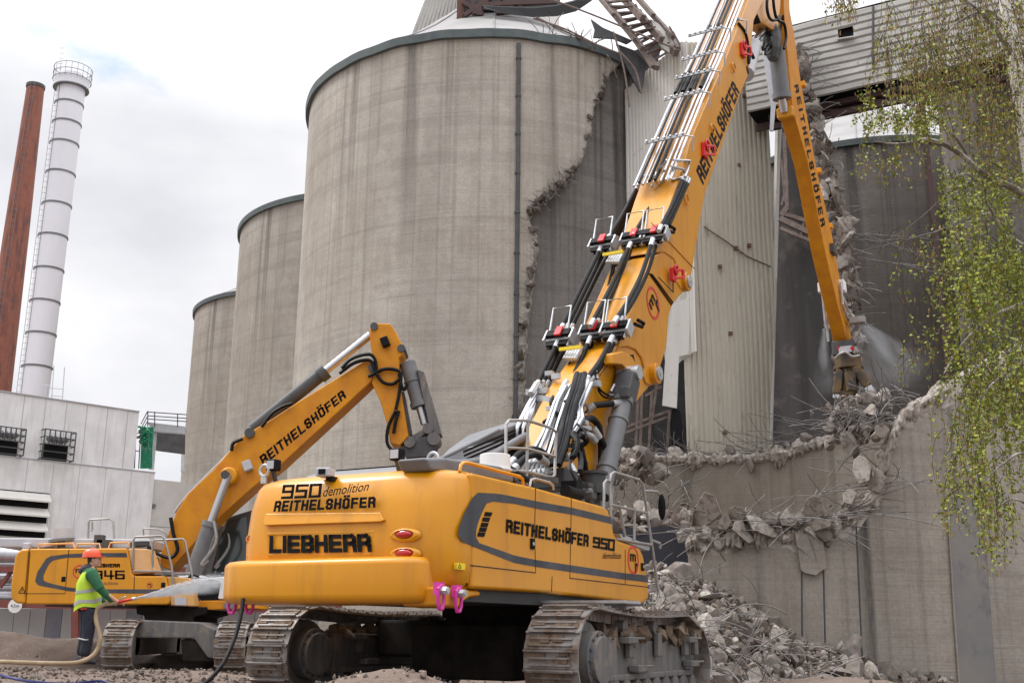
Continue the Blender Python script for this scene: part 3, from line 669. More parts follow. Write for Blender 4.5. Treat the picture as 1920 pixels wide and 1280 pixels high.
for i, y in enumerate(yy):
    x = lerp_poly(ek, y); wd = 30 if y > 250 else 22; n1 = noise.noise(V((y * .05, 0, 0))); n2 = noise.noise(V((y * .13, 4, 0))); row = []
    for k, (f, dd) in enumerate(((-wd, 61), (-wd * .8, 60.2), (-wd * .45, 59.9), (-wd * .1, 59.6), (wd * .25, 60.2), (wd * .35, 62))):
        nn2 = noise.noise(V((y * .09, k * 1.7, 2))); row.append(atdist(x + f + 5 * n1 + 5 * nn2 * (k > 0), y, dd + .6 * nn2))
    rows.append(row)
b.loft(rows, cap=False, closed=False); b.build('broken_edge', M['rubble'], bw, smooth=10)
b = MB(); rs = random.Random(15)
for i in range(260):
    y = rs.uniform(110, 640); x = lerp_poly(ek, y) + rs.uniform(-18, 8); s = rs.uniform(.2, .62)
    b.rock(atdist(x, y, 59.7 + rs.uniform(0, .6)), (s * 1.3, s, s * .55), i + 5000, mi=rs.choice((0, 0, 1, 2)), sub=1)
tag(b.build('loose_concrete', [M['rubble'], M['rubble_dark'], M['fresh_concrete']], bw), kind='stuff')
b = MB(); wires(b, lambda t: atdist(lerp_poly(ek, 75 + 600 * t) + 4, 75 + 600 * t, 59.5), (.7, -.5, .1), 90, 1.6, .022, 61, .6, .15)
wires(b, lambda t: atdist(1600 + 10 * t, 430 + 60 * t, 59.5), (1, -.2, -.1), 14, 6, .026, 62, .25, .1)
tag(b.build('rebar', M['rebar'], bw), kind='stuff')

# ---- cladded gallery over the right silos
ga = empty('gallery', (0, 0, 0), label='elevated gallery clad in horizontal sheeting with a square hole, top right', cat='gallery')
GA = atdist(1488, 100, 62.5); GA.z = 0; gu = V((.87, -.49, 0)).normalized(); gn = V((gu.y, -gu.x, 0))
if gn.y > 0: gn = -gn
def guv(x, y): q = onplane(x, y, GA, gn); return ((q - GA).dot(gu), q.z)
gt0 = guv(1488, 55); gb0 = guv(1545, 178); zt_, zb_ = (gt0[1] + guv(1660, 0)[1]) / 2, (gb0[1] + guv(1900, 103)[1]) / 2
nb = 11; h_ = (zt_ - zb_) / nb; Lg = 34; b = MB(); prof = []
for i in range(nb): z = zb_ + i * h_; prof += [(z, .0), (z + h_ * .12, .13), (z + h_ * .75, .13), (z + h_ * .88, .02)]
prof.append((zt_, 0))
hu0, hz0 = guv(1573, 76); hu1, hz1 = guv(1600, 52)
us = [-3] + lin(-1, hu0, 6) + [hu0 + (hu1 - hu0) * .5] + lin(hu1, Lg, 16)
cols = [[GA + gu * u + gn * (d_ + .08 * noise.noise(V((u * .4, z * .8, 1)))) + V((0, 0, z)) for z, d_ in prof] for u in us]
n_ = len(prof); vs = [v for c in cols for v in c]; fs = []
for i in range(len(us) - 1):
    for k in range(n_ - 1):
        if hu0 - .01 <= us[i] < hu1 - .01 and hz0 < (prof[k][0] + prof[k + 1][0]) / 2 < hz1: continue
        fs.append((i * n_ + k, (i + 1) * n_ + k, (i + 1) * n_ + k + 1, i * n_ + k + 1))
b.add(vs, fs); b.build('cladding', M['clad_grey'], ga)
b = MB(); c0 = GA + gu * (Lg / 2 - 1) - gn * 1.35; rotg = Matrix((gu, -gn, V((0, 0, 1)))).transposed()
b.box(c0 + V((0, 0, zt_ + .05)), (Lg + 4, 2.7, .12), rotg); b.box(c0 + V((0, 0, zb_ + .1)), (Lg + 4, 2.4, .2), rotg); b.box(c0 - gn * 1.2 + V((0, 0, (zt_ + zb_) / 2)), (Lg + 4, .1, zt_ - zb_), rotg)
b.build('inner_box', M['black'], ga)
b = MB(); hc = (hu0 + hu1) / 2; b.box(GA + gu * hc + gn * .25 + V((0, 0, hz0 - .1)), (hu1 - hu0 + .1, .4, .06), rotg @ Euler((.3, .1, 0)).to_matrix()); MB().box(GA + gu * hc - gn * .8 + V((0, 0, (hz0 + hz1) / 2)), (2.2, 1.2, 1.8), rotg).build('hole_shade', M['black'], ga); b.build('bent_flap', M['white_render'], ga)  # black box added behind the hole as the shade inside
b = MB()
for i in range(12): u = i * 2.6; b.beam(GA + gu * u - gn * 1 + V((0, 0, zb_ - .1)), GA + gu * (u + 2.6) - gn * 1 + V((0, 0, zb_ - .75)), .14, .14)
for z in (-.15, -.85):
    for e in ((1, 2) if z > -.5 else (1,)): b.beam(GA - gu * 2 - gn * e + V((0, 0, zb_ + z)), GA + gu * Lg - gn * e + V((0, 0, zb_ + z)), .3, .35)
for u in (0, 6.9): b.beam(GA + gu * u - gn * 1.2 + V((0, 0, zb_)), GA + gu * u - gn * 1.2 + V((0, 0, 0 if u else zb_ - 4)), .28, .28)
b.box(c0 - gn * .2 + V((0, 0, zb_ - .4)), (Lg + 4, .12, .5), rotg)
b.each('steel_truss', M['brown_steel'], ga)
b = MB(); pts = [GA + gu * guv(1638, y)[0] + gn * .16 + V((0, 0, guv(1638, y)[1])) for y in (15, 140)]; b.tube(pts, .07, 4); b.build('joint_strip', M['dark_metal'], ga)

# ---- conveyor wreck on the big silo roof
def slab_px(name, P, d, th, mt, parent=None, dv=None):
    q = [atdist(x, y, d if dv is None else dv[i]) for i, (x, y) in enumerate(P)]; n = len(q); b = MB()
    b.add(q + [p + V((0, th, 0)) for p in q], [tuple(range(n)), tuple(reversed(range(n, 2 * n)))] + [(i, (i + 1) % n, (i + 1) % n + n, i + n) for i in range(n)])
    return b.build(name, mt, parent)
ch = empty('conveyor_housing', (0, 0, 0), label='sloping ribbed metal conveyor housing standing on the big silo roof', cat='conveyor')
P0 = atdist(772, 70, 74); b = MB()
for i in range(11):
    f0 = i / 11; x = 772 + (862 - 772) * f0; xt = 815 + (868 - 815) * f0
    a = atdist(x, 72 - (72 - 38) * f0, 73 - 3 * f0); c = atdist(xt, -40, 73 - 3 * f0); b.beam(a, c, .20, .2)
b.build('ribbed_wall', M['clad_grey'], ch)
slab_px('back_sheet', [(772, 72), (815, -40), (868, -40), (862, 38)], 78, .3, M['dark_grey'], ch)
slab_px('rust_frame', [(856, 40), (858, -40), (872, -40), (870, 32)], 66, .4, M['rust'], ch)
b = MB()
for a in ((868, 5, 905, 28), (870, 30, 930, -10), (884, -20, 890, 28), (902, -20, 898, 30), (930, 24, 1000, 20), (900, 10, 1045, 4), (925, -20, 960, 16), (980, -30, 975, 22)): b.beam(atdist(a[0], a[1], 65.8), atdist(a[2], a[3], 65.8), .25, .3)
b.each('rusty_beam', M['brown_steel'], ch)
slab_px('dark_back', [(868, -40), (868, 22), (960, 18), (1050, 10), (1052, -40)], 66.5, .3, M['dark_metal'], ch)
slab_px('light_post', [(1010, -30), (1010, 44), (1049, 58), (1049, -30)], 78, 2, M['clad_light'], ch)
b = MB(); up = [(905, 12), (950, 14), (1000, 16), (1040, 12), (1075, 3), (1100, -8)]; lo = [(908, 16), (950, 27), (1000, 33), (1045, 31), (1080, 22), (1110, 2)]
for k in range(5):
    p = [atdist(*up[k], 65), atdist(*up[k + 1], 65), atdist(*lo[k + 1], 64.8), atdist(*lo[k], 64.8)]; b.add(p + [v + V((0, .2, .2)) for v in p], [(0, 1, 2, 3), (7, 6, 5, 4), (3, 2, 6, 7), (0, 4, 5, 1)])
tag(b.build('conveyor_belt', M['rubber']), 'sagging black conveyor belt hanging over the big silo roof', 'belt')
ct = empty('collapsed_truss', (0, 0, 0), label='collapsed rusty steel truss falling from silo roof to tower', cat='truss')
b = MB()
def tr(P, w_, h_=None, d0=63, d1=61):
    for (a, c) in zip(P, P[1:]): b.beam(atdist(*a, d0), atdist(*c, d1), w_, h_ or w_)
tr([(1130, -5), (1170, 48), (1205, 92), (1232, 128)], .30); tr([(1162, -10), (1205, 35), (1240, 75), (1268, 100)], .32, .42); tr([(1190, -10), (1225, 30), (1262, 70), (1272, 92)], .28)
tr([(1110, -20), (1150, 28), (1190, 75), (1224, 126)], .22)
for i in range(9):
    f0 = i / 9; b.beam(atdist(1135 + 95 * f0, 5 + 115 * f0, 62), atdist(1185 + 80 * f0, 0 + 90 * f0, 62), .14, .14)
    b.beam(atdist(1140 + 95 * f0, 12 + 115 * f0, 62), atdist(1195 + 78 * f0, 12 + 88 * f0, 61.5), .1, .1)
b.each('truss_bar', M['rusty_grey'], ct)
slab_px('bent_plate', [(1220, 36), (1235, 45), (1262, 78), (1270, 92), (1262, 104), (1240, 88)], 61.5, .3, M['clad_light'], ct)
b = MB()
for P in ([(1020, -5), (1090, 20), (1160, 48), (1232, 78), (1262, 90)], [(1000, 35), (1060, 55), (1120, 85), (1160, 100)], [(1005, 33), (1070, 64), (1110, 82)], [(1160, 95), (1190, 130), (1203, 175)], [(1150, 60), (1170, 130), (1180, 200)], [(1262, 60), (1275, 85), (1255, 50)]):
    b.tube(spline([atdist(x, y, 61) for x, y in P], 4), .06, 5)
wires(b, lambda t: atdist(960 + 210 * t, 60 + 50 * t, 61.5), (.3, -.5, .4), 34, 1.6, .025, 71, .7)
b.build('cable', M['rusty_grey'], ct)
dp = empty('fallen_plates', (0, 0, 0), label='dark bent sheet plates leaning between silo rim and tower', cat='sheet metal')
slab_px('plate', [(1155, 82), (1190, 95), (1212, 120), (1204, 175), (1198, 170), (1165, 105)], 62.5, .15, M['dark_metal'], dp)
slab_px('plate', [(1108, 36), (1130, 52), (1185, 76), (1175, 82), (1150, 72), (1112, 70), (1115, 55)], 62, .15, M['dark_grey'], dp)
slab_px('plate', [(1190, 95), (1245, 70), (1232, 122), (1210, 135)], 64, .15, M['dark_metal'], dp)

# ---- chimneys
c1 = empty('chimney', atdist(98, 740, 95) * V((1, 1, 0)).x if False else (0, 0, 0))
bpy.data.objects.remove(c1)
def chimney_axis(x, y, d): p = atdist(x, y, d); return V((p.x, p.y, 0)), p.z
loc, _ = chimney_axis(63, 740, 95); zt = atdist(139, 150, 95).z
c1 = empty('chimney', loc, label='white steel chimney ringed with bands, platform at its top', cat='chimney')
Rw = 1.16; b = MB(); b.tube([(0, 0, -1), (0, 0, zt)], Rw, 32); b.build('shaft', M['white_steel'], c1, smooth=40)
b = MB()
for y in (192, 229, 268, 325, 385, 445, 508, 569, 630, 692): z = chimney_axis(100, y, 95)[1]; b.tube([(0, 0, z - .07), (0, 0, z + .07)], Rw + .06, 32)
b.each('ring_band', M['mid_grey'], c1, smooth=40)
b = MB(); b.tube([(0, 0, zt - .9), (0, 0, zt - .1)], Rw + .28, 32); b.tube([(0, 0, zt - .15), (0, 0, zt + .35)], Rw * .85, 32); b.build('top_collar', M['white_steel'], c1, smooth=40)
b = MB(); b.tube([(0, 0, zt - 1.0), (0, 0, zt - .9)], Rw + .33, 32)
for k in range(20): a = TAU * k / 20; b.tube([((Rw + .38) * math.cos(a), (Rw + .38) * math.sin(a), zt - .3), ((Rw + .42) * math.cos(a), (Rw + .42) * math.sin(a), zt + .95)], .018, 4)
for zz in (-.2, .35, .95): b.tube([((Rw + .42) * math.cos(TAU * k / 32), (Rw + .42) * math.sin(TAU * k / 32), zt + zz) for k in range(33)], .03, 4)
b.build('railing', M['mid_grey'], c1)
b = MB(); lx, ly = -.75, -1.05
for s_ in (-.18, .18): b.tube([(lx + s_, ly, 3), (lx + s_, ly, zt)], .02, 4)
for i in range(int(zt / .5)): b.tube([(lx - .18, ly, i * .5 + 3), (lx + .18, ly, i * .5 + 3)], .015, 4)
b.build('ladder', M['mid_grey'], c1)
loc, _ = chimney_axis(-30, 740, 118); zt = atdist(67, 162, 118).z; p2 = atdist(67, 162, 118)
c2 = empty('chimney', (p2.x, p2.y, 0), label='tall tapering red brick chimney at the left edge', cat='chimney')
b = MB(); b.tube([(0, 0, -1), (0, 0, zt * .35), (0, 0, zt * .7), (0, 0, zt)], [2.0, 1.5, 1.22, .88], 32); b.build('shaft', M['brick_chimney'], c2, smooth=40)
b = MB(); b.tube([(0, 0, zt - .25), (0, 0, zt + .1)], .96, 32); b.build('cap_ring', M['dark_grey'], c2, smooth=40)
b = MB()
for s_ in (-.2, .2): b.tube([(.1 + s_, -1.85, zt * .33), (.1 + s_, -1.3, zt * .7), (.1 + s_, -.95, zt)], .025, 4)
for i in range(60): f0 = i / 60; b.tube([(-.1, -1.85 + .9 * f0, zt * (.33 + .67 * f0)), (.3, -1.85 + .9 * f0, zt * (.33 + .67 * f0))], .02, 4)
b.build('ladder', M['mid_grey'], c2)

# ---- white building
wb = empty('building', (0, 0, 0), label='white rendered factory building in two tiers, with caged openings and louvres', cat='building')
WA = atdist(0, 1100, 60); WA.z = 0; wu = V((.72, .694, 0)).normalized(); wn_ = V((wu.y, -wu.x, 0))
if wn_.y > 0: wn_ = -wn_
def wp(x, y, off=0): return onplane(x, y, WA + wn_ * off, wn_)
def wuz(x, y): q = wp(x, y); return (q - WA).dot(wu), q.z
def wbox(b, u0, u1, z0, z1, d0, d1, mi=0):
    q = [WA + wu * u + wn_ * d + V((0, 0, z)) for z in (z0, z1) for u, d in ((u0, d0), (u1, d0), (u1, d1), (u0, d1))]
    b.add(q, [(0, 1, 2, 3), (7, 6, 5, 4), (0, 4, 5, 1), (1, 5, 6, 2), (2, 6, 7, 3), (3, 7, 4, 0)], mi)
uA = -9; uL = wuz(280, 1000)[0]; uU = wuz(259, 800)[0]; zL = (wuz(0, 857)[1] + wuz(278, 881)[1]) / 2; zU = (wuz(0, 741)[1] + wuz(258, 764)[1]) / 2
b = MB(); wbox(b, uA, uL, -.5, zL, 0, -9); b.build('lower_wall', M['white_render'], wb)
b = MB(); wbox(b, uA, uU, zL + .01, zU, -.05, -8); b.build('upper_wall', M['white_render'], wb)
b = MB(); wbox(b, uA, uL + .02, zL - .02, zL + .03, .04, -.3); wbox(b, uA, uU, zU, zU + .05, .02, -8.1); b.build('parapet_trim', M['light_grey'], wb)
b = MB()
for x in (45, 86, 126, 165, 204, 242): u = wuz(x, 760)[0]; wbox(b, u - .02, u + .02, zL + .05, zU - .02, -.045, -.04)
for x in (42, 92, 142, 192, 240): u = wuz(x, 950)[0]; wbox(b, u - .015, u + .015, 0, zL - .05, .003, -.02)
b.build('panel_joint', M['panel_grey'], wb)
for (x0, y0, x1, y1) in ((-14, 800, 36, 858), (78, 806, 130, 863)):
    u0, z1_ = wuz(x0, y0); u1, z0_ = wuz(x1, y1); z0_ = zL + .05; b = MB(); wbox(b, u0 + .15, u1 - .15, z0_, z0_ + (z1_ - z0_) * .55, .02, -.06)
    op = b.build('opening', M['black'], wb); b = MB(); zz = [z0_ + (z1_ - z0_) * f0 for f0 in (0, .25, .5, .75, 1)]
    for z in zz:
        b.beam(WA + wu * u0 + wn_ * .5 + V((0, 0, z)), WA + wu * u1 + wn_ * .5 + V((0, 0, z)), .05, .05)
        for u in (u0, u1): b.beam(WA + wu * u + V((0, 0, z)), WA + wu * u + wn_ * .5 + V((0, 0, z)), .05, .05)
    for f0 in (0, .16, .33, .5, .67, .84, 1): u = u0 + (u1 - u0) * f0; b.beam(WA + wu * u + wn_ * .5 + V((0, 0, zz[0] if f0 in (0, 1) else zz[2])), WA + wu * u + wn_ * .5 + V((0, 0, zz[-1])), .05, .05)
    b.build('maintenance_cage', M['dark_grey'], op)
    b = MB(); b.tube([WA + wu * (u0 + .3 + k * (u1 - u0 - .6) / 8) + wn_ * .2 + V((0, 0, zz[2] + .25 + .12 * (k % 2))) for k in range(9)], .16, 6); b.build('duct', M['mid_grey'], op)
b = MB(); u0 = uA; u1, _ = wuz(84, 1000)
for i in range(5):
    y0 = 918 + i * 28; z = wuz(40, y0 + 4)[1]; hgt = .42
    q = [WA + wu * u + wn_ * d + V((0, 0, zz_)) for u in (u0, u1) for d, zz_ in ((.04, z), (.42, z - .38), (.42, z - .46), (.04, z - .08))]
    b.add(q, [(0, 1, 2, 3), (7, 6, 5, 4), (0, 4, 5, 1), (1, 5, 6, 2), (2, 6, 7, 3), (3, 7, 4, 0)])
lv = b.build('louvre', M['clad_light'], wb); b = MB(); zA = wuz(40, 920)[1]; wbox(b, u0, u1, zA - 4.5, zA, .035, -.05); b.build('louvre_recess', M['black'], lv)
# annex, canopy, green net
an = tag(MB().add(*(lambda q: (q, [(0, 1, 2, 3), (7, 6, 5, 4), (0, 4, 5, 1), (1, 5, 6, 2), (2, 6, 7, 3), (3, 7, 4, 0)]))([WA + wu * u + wn_ * d + V((0, 0, z)) for z in (-.5, zL - .35) for u, d in ((uL + .01, -.12), (uL + 6, -.12), (uL + 6, -6), (uL + .01, -6))])).build('concrete_annex', M['precast']), 'plain precast concrete annex between white building and silo', 'annex')
b = MB(); za = zL - 2.9; wbox(b, uL + .02, uL + 6, za, za + .03, -.115, -.13)
p = wp(288, 948, -.1); b.cyl(p + wn_ * .05, p - wn_ * .05, .12, n=12); b.build('joint', M['mid_grey'], an)
cn = empty('steel_canopy', (0, 0, 0), label='steel platform canopy with railing on the annex roof, beside the silo', cat='canopy')
b = MB(); d = 66
def cb(a, c, w_=.12, dd=d): b.beam(atdist(*a, dd), atdist(*c, dd), w_, w_)
cb((290, 808), (284, 880), .28); cb((344, 820), (342, 884), .2, 72); b.each('post', M['light_grey'], cn)
slab_px('deck', [(276, 791), (346, 799), (346, 812), (286, 807)], 65.5, .5, M['light_grey'], cn); slab_px('soffit', [(291, 808), (344, 813), (343, 850), (290, 843)], 67, .4, M['dark_metal'], cn)
b = MB()
for y in (0, 7, 13): cb((276, 772 + y), (350, 777 + y), .05, 65.2)
for x in (277, 290, 333): cb((x, 770 + (x - 277) * .1), (x, 800), .06, 65.2)
for y in (0, 9, 18): cb((276, 772 + y), (264, 795 + y), .05, 65.2)
cb((250, 792), (247, 878), .06, 64.5); cb((256, 792), (252, 878), .06, 64.5); cb((264, 800), (260, 878), .06, 64.5); cb((249, 812), (262, 812), .05, 64.5); cb((248, 845), (262, 845), .05, 64.5)
b.build('railing', M['dark_grey'], cn)
b = MB()
for k in range(11): x = 265 + k * 2.0; b.tube([atdist(x + 3 + 1.5 * math.sin(k), 803 - k * .3, 65), atdist(x, 840, 65), atdist(x - 1, 878, 65)], [.05, .03, .04], 5)
for k in range(26): x = 262 + (k * 7) % 20; b.rock(atdist(x, 800 + (k * 13) % 30, 64.8), (.13, .1, .22), k + 80, sub=0)
b.build('green_netting', M['green_net'], cn)
b = MB()
for x, y0, y1 in ((101, 685, 745), (94, 722, 748), (121, 688, 748), (87, 722, 746)): b.tube([atdist(x, y0, 70), atdist(x - 4, y1, 70)], .03, 4)
for (a, c) in (((82, 722), (95, 723)), ((95, 727), (118, 729)), ((95, 741), (116, 743))): b.tube([atdist(*a, 70), atdist(*c, 70)], .03, 4)
tag(b.build('roof_antenna', M['light_grey']), 'thin antenna masts on the white building roof beside chimney', 'antenna')

# ---- red pipe bridge with silver pipes, panels under it
pb = empty('pipe_bridge', (0, 0, 0), label='red steel pipe bridge carrying silver pipes behind the smaller excavator', cat='pipe bridge')
b = MB()
def YB(x, y, Y=33): return atY(x, y, Y)
for (a, c, w_) in (((-80, 1130), (640, 1142), .22), ((-80, 1066), (640, 1072), .16)): b.beam(YB(*a), YB(*c), .3, w_)
for x in (143, 560): b.beam(YB(x, 1066), YB(x, 1215), .28, .2)
b.beam(YB(0, 1100), YB(22, 1070), .1, .1); b.each('red_beam', M['red_steel'], pb)
for (y, r_) in ((1040, .26), (1056, .15), (1081, .17), (1101, .12), (1118, .22)):
    b = MB(); b.cyl(YB(-120, y, 33.6), YB(640, y + 8, 33.6), r_, n=16)
    for k in range(8): p = YB(-100 + k * 90, y + k, 33.6); b.cyl(p, p + V((.08, 0, 0)), r_ + .02, n=16)
    b.build('silver_pipe', M['pipe_silver'], pb, smooth=40)
b = MB(); c = YB(28, 1135, 32.7); b.cyl(c, c + V((0, .03, 0)), .2, n=24); sg = tag(b.build('round_sign', M['white_paint']), 'round white height sign on the red pipe bridge', 'sign')
b = MB(); rs = random.Random(2)
wl = empty('panel_wall', (0, 0, 0), label='wall of grey upright panels under the pipe bridge', cat='wall')
for i in range(22):
    x = -60 + i * 30; b = MB(); a = YB(x, 1140, 34.5); c = YB(x + 29, 1140, 34.5); b.box(((a.x + c.x) / 2, 34.5, (a.z - .5) / 2), (c.x - a.x, .12, a.z + .5)); b.build('panel', M['panel_blue'] if i % 5 == 0 or i == 14 else M['panel_grey'], wl)
# ================================================================ lettering
def text_mesh(s, bold=0.0, shear=0.0, space=1.0):
    c = bpy.data.curves.new('t', 'FONT'); c.body = s; c.offset = bold; c.shear = shear; c.space_character = space; c.resolution_u = 3
    o = bpy.data.objects.new('t', c); me = bpy.data.meshes.new_from_object(o)
    vs = [v.co.copy() for v in me.vertices]; fs = [tuple(p.vertices) for p in me.polygons]
    bpy.data.objects.remove(o); bpy.data.curves.remove(c); bpy.data.meshes.remove(me); return vs, fs
CAP = None
def lettering(s, quad, m, parent, bold=.02, shear=0., space=1., name='lettering', nrm=None, th=.004, up=None):
    # quad: bl, br, tl, tr in parent coordinates; cap height spans the quad
    global CAP
    if CAP is None: CAP = max(v.y for v in text_mesh('H')[0])
    vs, fs = text_mesh(s, bold, shear, space); x0 = min(v.x for v in vs); x1 = max(v.x for v in vs)
    ch = (up if up else CAP) + bold; bl, br, tl, tr = [V(q) for q in quad]
    n = (br - bl).cross(tl - bl).normalized() if nrm is None else V(nrm)
    out = []
    for v in vs:
        u = (v.x - x0) / (x1 - x0); t = (v.y + bold) / (ch + bold); out.append((bl * (1 - u) + br * u) * (1 - t) + (tl * (1 - u) + tr * u) * t + n * th)
    b = MB(); b.add(out, fs); return b.build(name, m, parent)
def stroke_text(strokes, quad, m, parent, wd, name='lettering', th=.004):
    bl, br, tl, tr = [V(q) for q in quad]; n = (br - bl).cross(tl - bl).normalized(); b = MB()
    W = max(x for s in strokes for x, y in s)
    for k, s in enumerate(strokes):
        for (x0, y0), (x1, y1) in zip(s, s[1:]):
            d = V((x1 - x0, y1 - y0, 0)); l = d.length; d /= l; e = V((-d.y, d.x, 0)) * wd / 2; d = d * wd / 2
            q = []
            for p in (V((x0, y0, 0)) - d - e, V((x1, y1, 0)) + d - e, V((x1, y1, 0)) + d + e, V((x0, y0, 0)) - d + e):
                u, t = p.x / W, p.y; q.append((bl * (1 - u) + br * u) * (1 - t) + (tl * (1 - u) + tr * u) * t + n * (th + .0006 * (k % 2 + ((x0 + y0) > (x1 + y1)))))
            b.add(q, [(0, 1, 2, 3)])
    return b.build(name, m, parent)
def _g(w, wd):
    a, b, t, o = wd / 2, w - wd / 2, 1 - wd / 2, wd / 2; m = .5; k = .11
    return dict(I=[[(a, o), (a, t)]], L=[[(a, t), (a, o), (b, o)]], T=[[(a - .02, t), (b + .02, t)], [(w / 2, t), (w / 2, o)]], H=[[(a, o), (a, t)], [(b, o), (b, t)], [(a, m), (b, m)]],
        E=[[(b, t), (a, t), (a, o), (b, o)], [(a, m), (b - .05, m)]], F=[[(b, t), (a, t), (a, o)], [(a, m), (b - .05, m)]],
        R=[[(a, o), (a, t), (b - k, t), (b, t - k), (b, m + k), (b - k, m - .02), (a, m - .02)], [(b - k - .02, m - .02), (b, m - k - .04), (b + .02, o)]],
        B=[[(a, o), (a, t), (b - k, t), (b - .02, t - k), (b - .02, m + k), (b - k, m), (a, m)], [(b - k, m), (b, m - k), (b, o + k), (b - k, o), (a, o)]],
        S=[[(b, t - .2), (b - .02, t - k + .02), (b - k, t), (a + k, t), (a, t - k), (a, m + k), (a + k, m + .02), (b - k, m - .02), (b, m - k), (b, o + k), (b - k, o), (a + k, o), (a + .02, o + k - .02), (a, o + .2)]],
        O=[[(a + k, o), (a, o + k), (a, t - k), (a + k, t), (b - k, t), (b, t - k), (b, o + k), (b - k, o), (a + k, o)]])
def block(s, w=.62, wd=.2, gap=.13):
    G = _g(w, wd); x = 0; out = []
    for c in s:
        g = G['O' if c == 'Ö' else c]; out += [[(px_ + x, py_) for px_, py_ in st] for st in g]
        if c == 'Ö': out += [[(x + w * f0 - wd * .06, 1 + wd * .85), (x + w * f0 + wd * .06, 1 + wd * .85)] for f0 in (.26, .76)]
        x += (wd if c == 'I' else w) + gap
    return out
D9 = [[(.75, .5), (.1, .5), (.1, .92), (.75, .92), (.75, .08), (.1, .08)]]
D5 = [[(.8, .92), (.1, .92), (.1, .52), (.75, .52), (.75, .08), (.08, .08)]]
D0 = [[(.1, .08), (.1, .92), (.75, .92), (.75, .08), (.1, .08)]]
D4 = [[(.12, .95), (.12, .38), (.82, .38)], [(.62, .95), (.62, .05)]]
D6 = [[(.75, .92), (.1, .92), (.1, .08), (.75, .08), (.75, .52), (.1, .52)]]
def digits(ds): return [[(x + i * .95, y) for x, y in s] for i, d in enumerate(ds) for s in d]

# ================================================================ the big excavator
HA = math.radians(29); CA = V((-.013, 16.14, 0))
UA = V((math.sin(HA), math.cos(HA), 0)); RA = V((math.cos(HA), -math.sin(HA), 0))
A = empty('demolition_excavator', CA, -HA, label='large yellow high reach demolition excavator with raised two part boom, in front', cat='excavator')
def A3(x, y, xo):                # pixel -> machine coordinates on the plane x = xo
    p = onplane(x, y, CA + RA * xo, RA) - CA; return V((xo, p.dot(UA), p.z))
def AR(x, y, yo):                # pixel -> machine coordinates on the plane y = yo
    p = onplane(x, y, CA + UA * yo, UA) - CA; return V((p.dot(RA), yo, p.z))
def sideprism(poly, x0, x1, xt, name, m, parent, bevel=.03, smooth=30, mb=None):
    P = [A3(px, py, xt) for px, py in poly]; b = mb or MB()
    b.prism(P, lambda p, t: V((t, p.y, p.z)), x1, x0)
    return b.build(name, m, parent, smooth=smooth, bevel=bevel) if mb is None else b
YP = M['yellow_paint']
# counterweight: plan outline lofted over heights
def plan(ins, yb, n=6):
    w = 1.5 - ins; P = [(-w, -2.6)]
    P += [(-w, yb + .45), (-w + .02, yb + .3), (-w + .10, yb + .14), (-w + .26, yb + .05), (-w + .55, yb)]
    P += [(-.4, yb - .012), (.4, yb - .012)] + [(-x, y) for x, y in reversed(P[1:6])] + [(w, -2.6)]
    return P
def loftplan(levels, name, m, parent, bev=None, y1=None):
    rings = [[V((x, (y1 if (y1 is not None and i in (0, 13)) else y), z)) for i, (x, y) in enumerate(plan(ins, yb))] for ins, yb, z in levels]
    b = MB(); b.loft(rings); return b.build(name, m, parent, smooth=40, bevel=bev)
YS = A3(885, 1000, 1.5).y
cwt = loftplan([(.10, -3.95, 1.36), (.03, -4.06, 1.44), (0, -4.10, 1.60), (0, -4.12, 1.9), (.01, -4.08, 2.3), (.03, -4.0, 2.56), (.07, -3.95, 2.64), (.15, -3.85, 2.685)], 'counterweight', YP, A, y1=YS - .012)
bp = MB(); lv = [(.08, -4.2, 1.21), (.03, -4.265, 1.225), (.005, -4.295, 1.27), (0, -4.30, 1.31), (0, -4.31, 1.62), (.01, -4.305, 1.655), (.035, -4.27, 1.69), (.09, -4.2, 1.705)]
wl_, wr_ = -1.60, 1.27; rings = []
for ins, yb, z in lv:
    P = [(wl_ + ins, -3.3), (wl_ + ins, yb + .35), (wl_ + ins + .08, yb + .12), (wl_ + ins + .3, yb + .02), (-.5, yb - .02), (.3, yb - .02), (wr_ - ins - .3, yb + .01), (wr_ - ins - .06, yb + .06), (wr_ - ins, yb + .16), (wr_ - ins, -3.3)]
    rings.append([V((x, y, z)) for x, y in P])
bp.loft(rings); bp.build('rear_bumper', YP, A, smooth=60)
# lower side beam below the counterweight with the lifting eyes
b = MB(); pl = [(1.02, -3.95), (1.30, -4.12), (1.36, -3.6), (1.30, -3.0), (1.36, -2.55), (1.2, -2.3), (1.0, -2.3)]
b.prism([A3(*p, 1.45) for p in ((824, 1099), (868, 1102), (882, 1105), (900, 1106), (904, 1117), (882, 1120), (870, 1128), (860, 1140), (826, 1136))], lambda p, t: V((t, p.y, p.z)), 1.45, .95); b.build('lifting_beam', YP, A, smooth=30, bevel=.05)
